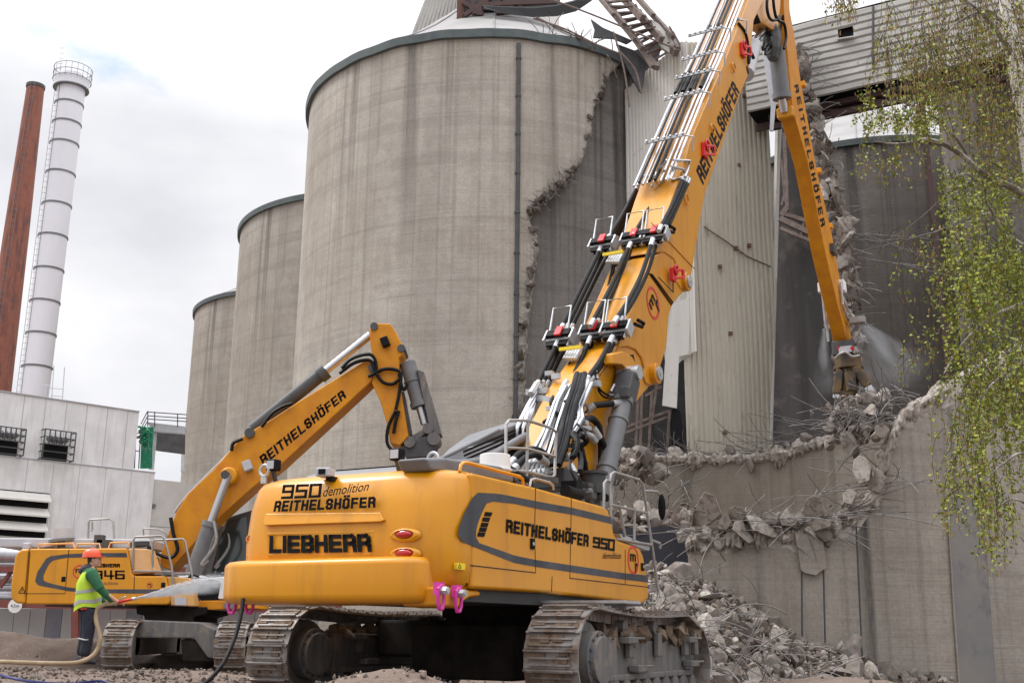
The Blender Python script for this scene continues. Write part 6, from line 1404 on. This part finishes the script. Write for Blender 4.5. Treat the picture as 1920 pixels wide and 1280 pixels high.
for x, y, r in ((803, 805, .13), (769, 830, .14), (814, 824, .16)):
    c = B3(x, y, .2); b = MB(); b.cyl((-.36, c.y, c.z), (.38, c.y, c.z), r, n=16); b.build('linkage_pin', M['frame_dirty'], B, smooth=40)
b = MB()
for P in ([(335, 950), (360, 920), (445, 835), (560, 758), (640, 715), (690, 700)], [(328, 960), (352, 928), (440, 844), (558, 768), (640, 722), (688, 706)]): b.tube([B3(*p, .30) for p in P], .045, 6)
b.each('hydraulic_pipe', M['steel_rail'], bb_, smooth=50)
b = MB()
for P in ([(640, 690), (660, 672), (690, 664), (702, 672), (706, 690)], [(636, 700), (665, 680), (695, 676), (704, 700)], [(690, 706), (720, 692), (745, 694), (752, 705), (748, 740), (742, 768)], [(705, 700), (718, 716), (735, 720), (748, 712)], [(748, 700), (756, 730), (764, 720)], [(455, 822), (438, 830), (434, 845)], [(742, 770), (728, 800), (726, 830), (738, 845), (745, 842)],
          [(320, 970), (325, 1000), (333, 1030), (318, 1045), (290, 1035), (278, 1024)], [(748, 770), (742, 790), (738, 812)], [(490, 800), (510, 775), (530, 762), (548, 756)], [(388, 1000), (380, 1040), (366, 1070), (372, 1085)], [(372, 1010), (382, 1030), (378, 1060), (350, 1088)]):
    b.tube(spline([B3(*p, .5) for p in P], 5), .045, 6)
b.each('hydraulic_hose', M['rubber'], B, smooth=60)
# cab at the far side, glass
bprism([(396, 1118), (398, 1060), (408, 1010), (425, 968), (470, 955), (520, 955), (540, 1010), (545, 1118)], -1.4, -.45, -.4, 'cab', M['dark_grey'], bevel=.05)
bprism([(405, 1080), (412, 1010), (428, 975), (462, 968), (466, 1080)], -.46, -.43, -.4, 'cab_glass', M['glass'], bevel=0)
bprism([(372, 1085), (440, 1078), (455, 1083), (446, 1122), (372, 1124)], -.4, .9, .9, 'front_panel', M['white_render'], bevel=.03)
b = MB(); b.cyl(B3(395, 1108, .95), B3(395, 1108, .6), .28, n=24); b.build('fan', BK, B)
b = MB(); b.box(B3(432, 1135, 1.02), (.05, .3, .12)); b.build('marker_plate', M['mid_grey'], B)
# undercarriage across: tracks run towards the camera
UB = empty('undercarriage', (0, 0, 0)); UB.parent = B
UB.rotation_euler = (0, 0, math.pi / 2)     # along world Y
for sx in (-1, 1):
    wx = -8.45 if sx < 0 else -5.95
    xc = (atY(215, 1190, 24.2).x if sx < 0 else atY(428, 1190, 24.2).x) - CBX.x
    tk, cz = crawler(UB, xc, -2.35, 2.35, .53, .66, sx, z0=.0)
    tk.name = 'crawler_track'
    b = MB(); b.box((xc, 0, .55), (.4, 3.4, .45)); b.cyl((xc - .2, -1.75, .53), (xc + .2, -1.75, .53), .36, n=24); b.cyl((xc - .2, 1.75, .53), (xc + .2, 1.75, .53), .36, n=24); b.build('track_frame', M['frame_dirty'], tk, bevel=.02)
xl = atY(246, 1190, 24.6).x - CBX.x; xr = atY(400, 1190, 24.6).x - CBX.x
def U2(x, y): p = atY(x, y, 24.9); return V((p.x - CBX.x, 0, p.z))
b = MB(); b.prism([U2(*p) for p in ((244, 1168), (252, 1161), (375, 1166), (402, 1180), (402, 1235), (388, 1232), (362, 1196), (250, 1195), (244, 1205))], lambda p, t: V((p.x, t, p.z)), -1.75, -.4); b.build('cross_member', M['frame_dirty'], UB, bevel=.03)
b = MB(); b.prism([U2(*p) for p in ((235, 1134), (372, 1136), (368, 1150), (345, 1156), (345, 1166), (252, 1165), (250, 1152), (236, 1150))], lambda p, t: V((p.x, t, p.z)), -1.1, 1.1); b.build('slewing_ring', M['under_dark'], UB, bevel=.03)
b = MB(); b.prism([U2(*p) for p in ((336, 1198), (360, 1198), (400, 1230), (398, 1240), (340, 1240))], lambda p, t: V((p.x, t, p.z)), -1.7, .3); b.build('lower_guard', M['under_dark'], UB, bevel=.03)
lettering('4,5m', [V(YB(20, 1138, 32.6)), V(YB(36, 1138, 32.6)), V(YB(20, 1132, 32.6)), V(YB(36, 1132, 32.6))], BK, sg, bold=.02, nrm=(0, -1, 0))

# ================================================================ the worker
PY = 18.0; pf = atY(163, 1243, PY); PX, PZ = pf.x, pf.z
W = empty('person', (PX, PY, PZ), 0, label='person in red helmet and yellow safety vest spraying water from a hose', cat='person')
def W3(x, y, dy=0): p = atY(x, y, PY + dy); return V((p.x - PX, dy, p.z - PZ))
def skin(name, verts, edges, rad, m, parent, sub=2, root=0):
    me = bpy.data.meshes.new(name); me.from_pydata([tuple(v) for v in verts], edges, []); me.materials.append(m); me.update()
    o = bpy.data.objects.new(name, me); COL.objects.link(o); o.parent = parent
    s = o.modifiers.new('skin', 'SKIN'); s.use_smooth_shade = True
    if not me.skin_vertices: me.attributes.new  # layer is made by the modifier below
    with bpy.context.temp_override(object=o, active_object=o): 
        if not me.skin_vertices: bpy.ops.mesh.customdata_skin_add()
    for i, r in enumerate(rad):
        sv = me.skin_vertices[0].data[i]; sv.radius = (r, r) if not isinstance(r, tuple) else r; sv.use_root = (i == root)
    u = o.modifiers.new('sub', 'SUBSURF'); u.levels = sub; u.render_levels = sub; return o
# joints (x right in picture, y depth, z up)
pel = W3(165, 1143); che = W3(164, 1098); nek = W3(172, 1062); hd_ = W3(176, 1050)
shR, shL = W3(172, 1075, -.20), W3(168, 1074, .19); elR, elL = W3(188, 1104, -.24), W3(178, 1108, .2); wrR, wrL = W3(219, 1127, -.06), W3(205, 1129, .10)
hpR, hpL = W3(168, 1150, -.10), W3(164, 1150, .10); knR, knL = W3(165, 1194, -.11), W3(160, 1190, .11); anR, anL = W3(157, 1232, -.13), W3(151, 1230, .11)
toR, toL = W3(169, 1240, -.14), W3(160, 1240, .12)
vs = [pel, che, W3(169, 1070), nek, W3(174, 1055), W3(176, 1046), shR, elR, wrR, shL, elL, wrL, hpR, knR, anR, toR, hpL, knL, anL, toL]
es = [(0, 1), (1, 2), (2, 3), (3, 4), (4, 5), (2, 6), (6, 7), (7, 8), (2, 9), (9, 10), (10, 11), (0, 12), (12, 13), (13, 14), (14, 15), (0, 16), (16, 17), (17, 18), (18, 19)]
ra = [.12, .13, .09, .052, .078, .085, .052, .04, .028, .052, .04, .028, .08, .055, .04, .035, .08, .055, .04, .035]
# hands: palm plus five separate fingers rooted in the palm
def hand(wr, dirn, thumb, base):
    global vs, es, ra
    d = V(dirn).normalized(); t = V(thumb).normalized(); s = d.cross(t).normalized(); palm = V(wr) + d * .055; k = len(vs); vs.append(palm); es.append((base, k)); ra.append(.030)
    for i in range(4):
        off = s * (-.030 + .020 * i); L0 = (.032, .037, .034, .026)[i]; a = palm + d * .035 + off; c = a + d * L0 * .7 - t * .02; e = c - t * .030 - d * .005; j = len(vs)
        vs += [a, c, e]; es += [(k, j), (j, j + 1), (j + 1, j + 2)]; ra += [.0105, .0095, .0085]
    a = palm - d * .02 - s * .032; c = a + d * .035 + t * .015 - s * .006; j = len(vs); vs += [a, c]; es += [(k, j), (j, j + 1)]; ra += [.011, .0095]
hand(wrR, (1, .3, -.15), (0, -.3, 1), 8); hand(wrL, (1, -.25, 0), (0, .3, 1), 11)
body = skin('body', vs, es, ra, M['skin'], W)
# face: nose, brow, chin, ear and eye shaped as a small lofted cap over the skull
fc = W3(178, 1049); b = MB(); b.ell(fc + V((.015, 0, -.01)), (.082, .068, .112), 16, 12); b.ell(fc + V((.098, 0, -.012)), (.022, .014, .020), 8, 6); b.ell(fc + V((.090, 0, .022)), (.018, .04, .010), 8, 5); b.ell(fc + V((.078, 0, -.085)), (.026, .03, .022), 8, 6); b.ell(fc + V((.088, 0, -.052)), (.014, .024, .007), 8, 5); b.ell(fc + V((-.005, -.072, -.008)), (.022, .012, .034), 8, 6)
b.build('face', M['skin'], W, smooth=60)
b = MB()
for s_ in (-1, 1): b.ell(fc + V((.083, s_ * .030, .006)), (.008, .012, .007), 8, 5)
b.each('eye', BK, W, smooth=60)
b = MB(); b.ell(fc + V((-.035, 0, .005)), (.085, .080, .10), 14, 9); b.ell(fc + V((-.06, 0, -.06)), (.05, .065, .06), 10, 7); b.ell(fc + V((-.0, -.06, .035)), (.03, .022, .035), 8, 6); b.build('hair', M['hair'], W, smooth=60)
b = MB(); hc = W3(172, 1043) + V((.0, 0, .0)); rings = []
rt = Euler((0, -.10, 0)).to_matrix()
for z, k in ((-.01, 1.0), (.03, .99), (.07, .92), (.105, .75), (.125, .45), (.13, .1)): rings.append([hc + rt @ V((.145 * k * math.cos(TAU * i / 24), .118 * k * math.sin(TAU * i / 24), z)) for i in range(24)])
b.loft(rings); b.loft([[hc + rt @ V((.165 * math.cos(t), .125 * math.sin(t), z)) if math.cos(t) < .2 else hc + rt @ V((.22 * math.cos(t), .115 * math.sin(t), z - .012)) for t in [TAU * i / 24 for i in range(24)]] for z in (-.012, -.002)])
b.tube([hc + rt @ V((x, 0, z)) for x, z in ((-.12, .07), (-.05, .125), (.03, .134), (.1, .09))], .012, 6)
b.build('helmet', M['helmet'], W, smooth=50)
hv = [pel + V((0, 0, .03)), W3(164, 1120), che, W3(169, 1072), W3(171, 1064), shR, elR, wrR - V((.06, 0, 0)), shL, elL, wrL - V((.07, 0, 0))]
skin('sweatshirt', hv, [(0, 1), (1, 2), (2, 3), (3, 4), (3, 5), (5, 6), (6, 7), (3, 8), (8, 9), (9, 10)], [(.17, .19), .16, .165, .12, .075, .085, .068, .050, .08, .065, .050], M['hoodie'], W)
b = MB(); nk_ = W3(167, 1066); b.ell(nk_ + V((-.04, 0, .0)), (.13, .13, .075), 14, 9, rot=Euler((0, -.5, 0)).to_matrix()); b.build('hood', M['hood_lining'], W, smooth=60)
# vest: lofted shell around the torso with two reflective bands
def torso(off, z0, z1, n=9, k=28):
    R_ = []
    for j in range(n):
        f0 = j / (n - 1); y = 1138 - (1138 - 1074) * f0 if True else 0; f1 = z0 + (z1 - z0) * f0; y = 1140 - 68 * f1
        c = W3(164.5 + 3 * f1, y); wx = .195 - .035 * f1 - (.06 * max(0, f1 - .75) * 4); wy = .215 - .01 * f1 - (.05 * max(0, f1 - .8) * 4)
        R_.append([c + V(((wx + off) * math.cos(TAU * i / k), (wy + off) * math.sin(TAU * i / k), .02 * math.sin(TAU * i / k * 3 + f1 * 5) * (1 - f1) + .04 * math.cos(TAU * i / k))) for i in range(k)])
    return R_
b = MB(); b.loft(torso(.008, 0, 1), cap=False); b.build('safety_vest', M['vest'], W, smooth=60)
b = MB(); b.loft(torso(.014, .12, .22, 3), cap=False); b.loft(torso(.014, .42, .51, 3), cap=False); b.build('reflective_band', M['reflective'], W, smooth=60)
# vest arm hole: sleeve cap in front of the shell
b = MB(); b.ell(shR + V((.005, -.02, -.02)), (.095, .085, .11), 14, 10); b.tube([shR + V((0, -.02, 0)), (shR + elR) / 2 + V((0, -.02, 0)), elR], [.10, .085, .07], 12); b.build('sleeve', M['hoodie'], W, smooth=60)
tv = [pel + V((0, 0, .05)), hpR, knR, anR - V((0, 0, .01)), hpL, knL, anL - V((0, 0, .01))]
skin('trousers', tv, [(0, 1), (1, 2), (2, 3), (0, 4), (4, 5), (5, 6)], [(.145, .15), .12, .095, .088, .12, .095, .085], M['trousers'], W)
for a, t in ((anR, toR), (anL, toL)):
    b = MB(); d = V((.22, 0, 0)); a0 = V((a.x, a.y, 0)); b.loft([[a0 + V((x + (w_ * .0), y * w_, z)) for y, z in [(math.cos(q) * 1, max(0, .5 + .5 * math.sin(q)) * h_ - .01) for q in [TAU * i / 12 for i in range(12)]]] for x, w_, h_ in ((-.07, .03, .06), (-.05, .045, .12), (.02, .05, .13), (.09, .05, .09), (.17, .045, .07), (.20, .025, .05))]); b.build('boot', M['boots'], W, smooth=60)
b = MB(); b.tube([W3(150, 1196, -.1) + V((0, -.06, 0)), W3(163, 1199, -.1) + V((.02, -.12, 0)), W3(172, 1197, -.1) + V((.02, -.02, 0))], .012, 5); b.build('reflective_piping', M['reflective'], W)
b = MB()
for x in (153, 157, 161): b.box(W3(x, 1141, -.21), (.025, .02, .02))
b.each('tool_tip', M['red'], W)
# hose with nozzle
b = MB(); GZ = lambda x, y, Y: atY(x, y, Y)
hp_ = [GZ(-60, 1240, 17.2), GZ(0, 1240, 17.3), GZ(60, 1242, 17.4), GZ(120, 1243, 17.5), GZ(150, 1240, 17.6), GZ(172, 1230, 17.7), GZ(184, 1214, 17.75), GZ(188, 1196, 17.75), GZ(184, 1178, 17.8), GZ(180, 1160, 17.85), GZ(182, 1142, 17.9), GZ(195, 1133, 17.93), GZ(210, 1131, 17.94), GZ(222, 1128, 17.94)]
b.tube(spline(hp_, 6), .035, 10); ho = tag(b.build('water_hose', M['hose_tan'], smooth=60), 'tan water hose with red nozzle in the hands of the person', 'hose')
b = MB(); n0, n1 = GZ(222, 1128, 17.94), GZ(255, 1121, 17.94); b.cyl(n0, n0 + (n1 - n0) * .8, .026, .020, n=12); b.build('nozzle', M['red'], ho, smooth=50)
b = MB(); b.cyl(n0 + (n1 - n0) * .8, n1, .03, .022, n=12); b.tube([n0, n0 + V((.02, -.01, .05)), n0 + V((.12, -.02, .085))], .011, 6); b.build('nozzle_fitting', M['zinc'], ho, smooth=50)
b = MB(); b.tube(spline([A3(457, 1125, -1.5) @ Matrix.Identity(3) if False else GZ(456, 1122, 12.9), GZ(452, 1150, 12.8), GZ(440, 1195, 12.6), GZ(420, 1240, 12.3), GZ(398, 1268, 12.0), GZ(380, 1284, 11.7)], 6), .024, 8)
tag(b.build('cable', M['rubber'], smooth=60), 'black cable hanging from the rear of the big excavator to the gravel', 'cable')
b = MB(); b.tube(spline([atY(-10, 1262, 13), atY(20, 1270, 12.6), atY(60, 1277, 12.2), atY(130, 1281, 12), atY(190, 1276, 12.3), atY(215, 1290, 12)], 6), .016, 6); tag(b.build('hose', M['hose_blue'], smooth=60), 'thin dark blue hose lying on the gravel, bottom left', 'hose')

# ================================================================ water and dust in the air
def vol(name, d, col, sc, lo=.45, hi=.65, aniso=.3):
    m = bpy.data.materials.new(name); m.use_nodes = True; t = m.node_tree; t.nodes.remove(t.nodes['Principled BSDF']); v = t.nodes.new('ShaderNodeVolumePrincipled')
    v.inputs['Color'].default_value = (*col, 1); v.inputs['Anisotropy'].default_value = aniso
    c = t.nodes.new('ShaderNodeTexCoord'); n = t.nodes.new('ShaderNodeTexNoise'); n.inputs['Scale'].default_value = sc; n.inputs['Detail'].default_value = 3; r = t.nodes.new('ShaderNodeMapRange')
    r.inputs[1].default_value = lo - .15; r.inputs[2].default_value = hi; r.inputs[3].default_value = 0; r.inputs[4].default_value = d
    t.links.new(c.outputs['Object'], n.inputs[0]); t.links.new(n.outputs[0], r.inputs[0]); t.links.new(r.outputs[0], v.inputs['Density']); t.links.new(v.outputs[0], t.nodes['Material Output'].inputs['Volume']); return m
def plume(pts, rs_, m, name, label, cat, wob=.15, n=18):
    b = MB(); P = spline(pts, 4); L_ = len(P); rings = []
    for i, p in enumerate(P):
        t = (P[min(i + 1, L_ - 1)] - P[max(i - 1, 0)]).normalized(); a = t.orthogonal().normalized(); c = t.cross(a); r = lerp_poly([(k / (len(rs_) - 1), q) for k, q in enumerate(rs_)], i / (L_ - 1))
        rings.append([p + (a * math.cos(TAU * k / n) + c * math.sin(TAU * k / n)) * r * (1 + wob * noise.noise(V((i * .6, math.cos(TAU * k / n) * 1.5, math.sin(TAU * k / n) * 1.5)))) for k in range(n)])
    b.loft(rings); o = b.build(name, m, smooth=60); return tag(o, label, cat, kind='stuff')
def cone_mist(p0, p1, r0_, r1_, dens, name, label, cat, nsc=1.0, col=(.95, .95, .97), fade=1.0, cut=.3):
    # a closed cone of fine drops: density falls off towards its skin and its far end, broken up by noise
    p0, p1 = V(p0), V(p1); Lc = (p1 - p0).length; b = MB(); n = 24; rings = []
    for i in range(13):
        t = i / 12; r = (r0_ + (r1_ - r0_) * t) * (1 if t < .8 else max(.05, (1 - ((t - .8) / .2) ** 2) ** .5)); rings.append([V((r * math.cos(TAU * k / n), r * math.sin(TAU * k / n), Lc * t)) for k in range(n)])
    b.loft(rings); m = bpy.data.materials.new(name); m.use_nodes = True; t = m.node_tree; t.nodes.remove(t.nodes['Principled BSDF']); N = t.nodes.new; K = t.links.new
    v = N('ShaderNodeVolumePrincipled'); v.inputs['Color'].default_value = (*col, 1); v.inputs['Anisotropy'].default_value = .2
    c = N('ShaderNodeTexCoord'); sp = N('ShaderNodeSeparateXYZ'); K(c.outputs['Object'], sp.inputs[0])
    def mth(op, a, bb=None):
        q = N('ShaderNodeMath'); q.operation = op
        for i, z in ((0, a), (1, bb)):
            if z is None: continue
            if isinstance(z, (int, float)): q.inputs[i].default_value = z
            else: K(z, q.inputs[i])
        return q.outputs[0]
    rr_ = mth('SQRT', mth('ADD', mth('MULTIPLY', sp.outputs[0], sp.outputs[0]), mth('MULTIPLY', sp.outputs[1], sp.outputs[1])))
    rad = mth('ADD', mth('MULTIPLY', sp.outputs[2], (r1_ - r0_) / Lc), r0_); e = mth('SUBTRACT', 1.0, mth('DIVIDE', rr_, rad)); e = mth('MAXIMUM', e, 0.0); e = mth('POWER', e, 1.3)
    far = mth('MAXIMUM', mth('SUBTRACT', 1.0, mth('MULTIPLY', sp.outputs[2], fade / Lc)), 0.0)
    mpn = N('ShaderNodeMapping'); mpn.inputs['Scale'].default_value = (nsc * 2, nsc * 2, nsc * .6); K(c.outputs['Object'], mpn.inputs[0]); n_ = N('ShaderNodeTexNoise'); n_.inputs['Scale'].default_value = 1; n_.inputs['Detail'].default_value = 4; K(mpn.outputs[0], n_.inputs[0])
    mr_ = N('ShaderNodeMapRange'); mr_.inputs[1].default_value = cut; mr_.inputs[2].default_value = .7; K(n_.outputs[0], mr_.inputs[0])
    dd = mth('MULTIPLY', mth('MULTIPLY', mth('MULTIPLY', e, far), mr_.outputs[0]), mth('DIVIDE', dens, rad)); K(dd, v.inputs['Density']); K(v.outputs[0], t.nodes['Material Output'].inputs['Volume'])
    o = b.build(name, m); o.location = p0; o.rotation_euler = (p1 - p0).to_track_quat('Z', 'Y').to_euler(); return tag(o, label, cat, kind='stuff')
E2 = n1; tgt = GZ(425, 1088, 24.4)
cone_mist(E2, tgt, .012, .30, 3.4, 'water_spray', 'jet of water flying from the nozzle onto the smaller excavator', 'water', 2.5, (.97, .98, 1), .97, .25)
M['water_drop'] = mat('water_drop', (.62, .63, .66), .3)
b = MB(); rr = random.Random(5)
for i in range(420):
    t = rr.random() ** 1.3; c = E2 + (tgt - E2) * t + V((0, 0, .1 * math.sin(t * 3))); sp_ = .008 + .16 * t * t; p = c + V((rr.gauss(0, sp_ * .6), rr.gauss(0, sp_ * .6), rr.gauss(0, sp_ * .55)))
    d = (tgt - E2).normalized() * rr.uniform(.08, .3); b.tube([p, p + d], .0022 + .002 * rr.random(), 3, cap=False)
tag(b.build('water_drops', M['water_drop']), 'streaks of water drops in the jet from the nozzle', 'water', kind='stuff')
def CW(x, y, o=0): p = CR(x, y, o); return CA + RA * p.x + UA * p.y + V((0, 0, p.z))
cone_mist(CW(1611, 600), CW(1712, 722), .08, 1.2, 3.4, 'spray_mist', 'water mist blowing to the right of the crusher jaws', 'mist', 1.3, cut=.36)
cone_mist(CW(1544, 616), CW(1550, 745), .06, .62, 1.7, 'spray_mist', 'water mist falling on the left of the crusher', 'mist', 1.5, cut=.36)
cone_mist(CW(1600, 690, 1.2), CW(1770, 690, 1.2), .9, 1.3, .35, 'dust', 'thin dust drifting behind the crusher jaws', 'dust', .4)

# ================================================================ birch
M['bark_branch'] = mat('bark_branch', (.16, .14, .12), .85, col2=(.42, .39, .35), scale=3, lo=.5, hi=.6)
bi = empty('birch_tree', (0, 0, 0), label='hanging birch with young leaves and catkins, right side', cat='tree')
tb_ = atY(1960, 1280, 17); bi.location = (tb_.x, 17, 0); BO = V((tb_.x, 17, 0))
def BT(x, y, Y): return atY(x, y, Y) - BO
b = MB(); b.tube([V((.25, 0, -.2)), BT(1985, 800, 17), BT(1950, 400, 17), BT(1915, 180, 17), BT(1893, 60, 17), BT(1882, -60, 17), BT(1870, -220, 17)], [.24, .2, .17, .14, .125, .12, .08], 12)
b.build('trunk', M['bark_birch'], bi, smooth=60)
rs = random.Random(101); LB = MB(); limbs = []
def limb(P, r0, r1, Y0, Y1):
    n = len(P); Q = spline([BT(x, y, Y0 + (Y1 - Y0) * i / (n - 1)) for i, (x, y) in enumerate(P)], 6); LB.tube(Q, [r0 + (r1 - r0) * i / (len(Q) - 1) for i in range(len(Q))], 6); limbs.append(Q)
limb([(1960, 420), (1915, 362), (1850, 330), (1790, 282), (1740, 262), (1690, 270), (1640, 266)], .07, .012, 17, 16)
limb([(1830, 318), (1800, 270), (1770, 235), (1730, 205), (1680, 190)], .03, .008, 16.8, 16)
limb([(1905, 120), (1870, 60), (1830, 15), (1780, -20)], .06, .02, 17, 16.5); limb([(1890, 50), (1850, 20), (1800, 40), (1760, 80)], .03, .008, 17, 17)
limb([(1950, 560), (1900, 575), (1850, 600), (1800, 650), (1770, 700)], .035, .008, 16.5, 16); limb([(1960, 600), (1920, 560), (1890, 530), (1860, 470), (1830, 420)], .03, .008, 17, 16.5)
limb([(1970, 640), (1900, 690), (1860, 720), (1830, 760)], .03, .008, 16, 15.5); limb([(1970, 900), (1920, 850), (1880, 870), (1840, 905)], .03, .006, 16, 15.6); limb([(1960, 480), (1890, 440), (1850, 380), (1820, 330), (1790, 330)], .03, .008, 17, 16)
limb([(1900, 400), (1850, 400), (1790, 420), (1740, 440)], .02, .006, 17, 16.6); limb([(1950, 960), (1900, 935), (1860, 960), (1825, 990)], .02, .006, 16, 15.7)
limb([(1880, 90), (1850, 130), (1800, 150), (1740, 160)], .025, .006, 17.2, 17); limb([(1960, -60), (1850, -60), (1740, -40), (1640, -20), (1580, -15)], .05, .01, 17, 17)
LB.each('branch', M['bark_branch'], bi, smooth=60)
TWG = MB(); CR_ = MB()
def leaf(p, s, mi):
    d = V((rs.gauss(0, 1), rs.gauss(0, 1), rs.gauss(-.4, .8))).normalized(); e = d.orthogonal().normalized(); e = (e * math.cos(q_ := rs.uniform(0, 6)) + d.cross(e) * math.sin(q_)); 
    CR_.add([p, p + d * s * .5 + e * s * .36, p + d * s, p + d * s * .5 - e * s * .36], [(0, 1, 2, 3)], mi)
def strand(x, y, Y, ln, leafy, cat, side=0):
    p = BT(x, y, Y); n = max(3, int(ln / .16)); pts = [p.copy()]; v = V((rs.gauss(0, .5) + side, rs.gauss(0, .4), -.25)); 
    for i in range(n):
        v = v * .62 + V((rs.gauss(0, .10), rs.gauss(0, .10), -.42)); d = v.normalized(); p = p + d * ln / n; pts.append(p.copy())
        m = 3 if leafy > .5 else 2
        for _ in range(m * 2):
            if rs.random() < leafy: leaf(p + V((rs.gauss(0, .03), rs.gauss(0, .03), rs.uniform(-.08, .08))), rs.uniform(.042, .08), 0 if rs.random() < .5 else 1)
        for _ in range(2):
            if rs.random() < cat:
                q = p + V((rs.gauss(0, .04), rs.gauss(0, .04), 0)); CR_.tube([q, q + V((rs.gauss(0, .006), 0, -.03)), q + V((rs.gauss(0, .012), 0, -rs.uniform(.05, .09)))], [.005, .008, .004], 3, 2, cap=False)
    TWG.tube(pts, [.006 * (1 - .7 * i / n) for i in range(n + 1)], 3, cap=False)
def region(n, x0, x1, y0, y1, l0, l1, leafy, cat, dens=None, Y=(15, 19)):
    k = 0
    while k < n:
        x, y = rs.uniform(x0, x1), rs.uniform(y0, y1)
        if noise.noise(V((x * .018, y * .009, 4.4))) < rs.uniform(-.45, .25): continue
        if dens and rs.random() > dens((x - x0) / (x1 - x0), (y - y0) / (y1 - y0)): continue
        strand(x, y, rs.uniform(*Y), rs.uniform(l0, l1), leafy, cat, rs.gauss(0, .4)); k += 1
region(60, 1560, 1720, -40, 10, .2, .6, .2, .7); region(260, 1650, 1930, -50, 110, .4, 1.4, .30, .85)
region(230, 1745, 1930, 60, 230, .4, 1.3, .40, .8); region(90, 1665, 1760, 60, 190, .3, .8, .35, .7); region(80, 1610, 1760, 165, 225, .15, .5, .8, .2)
region(45, 1600, 1740, 250, 300, .3, .7, .3, .5)
region(240, 1760, 1940, 290, 520, .4, 1.1, .95, .25, lambda u, v: min(1, u * 1.8 + .15)); region(240, 1775, 1940, 480, 760, .5, 1.3, .9, .4, lambda u, v: min(1, u * 2 + .2))
region(85, 1770, 1880, 680, 930, .5, 1.3, .7, .7, lambda u, v: 1 - .5 * v); region(34, 1815, 1945, 820, 1010, .3, .9, .6, .8)
region(55, 1680, 1770, 400, 640, .3, .9, .3, .35); region(16, 1690, 1750, 600, 690, .2, .5, .2, .3)
TWG.build('twigs', M['twig'], bi); tag(bi.children[-1] if False else CR_.build('crown', [M['leaf'], M['leaf_light'], M['catkin']], bi))
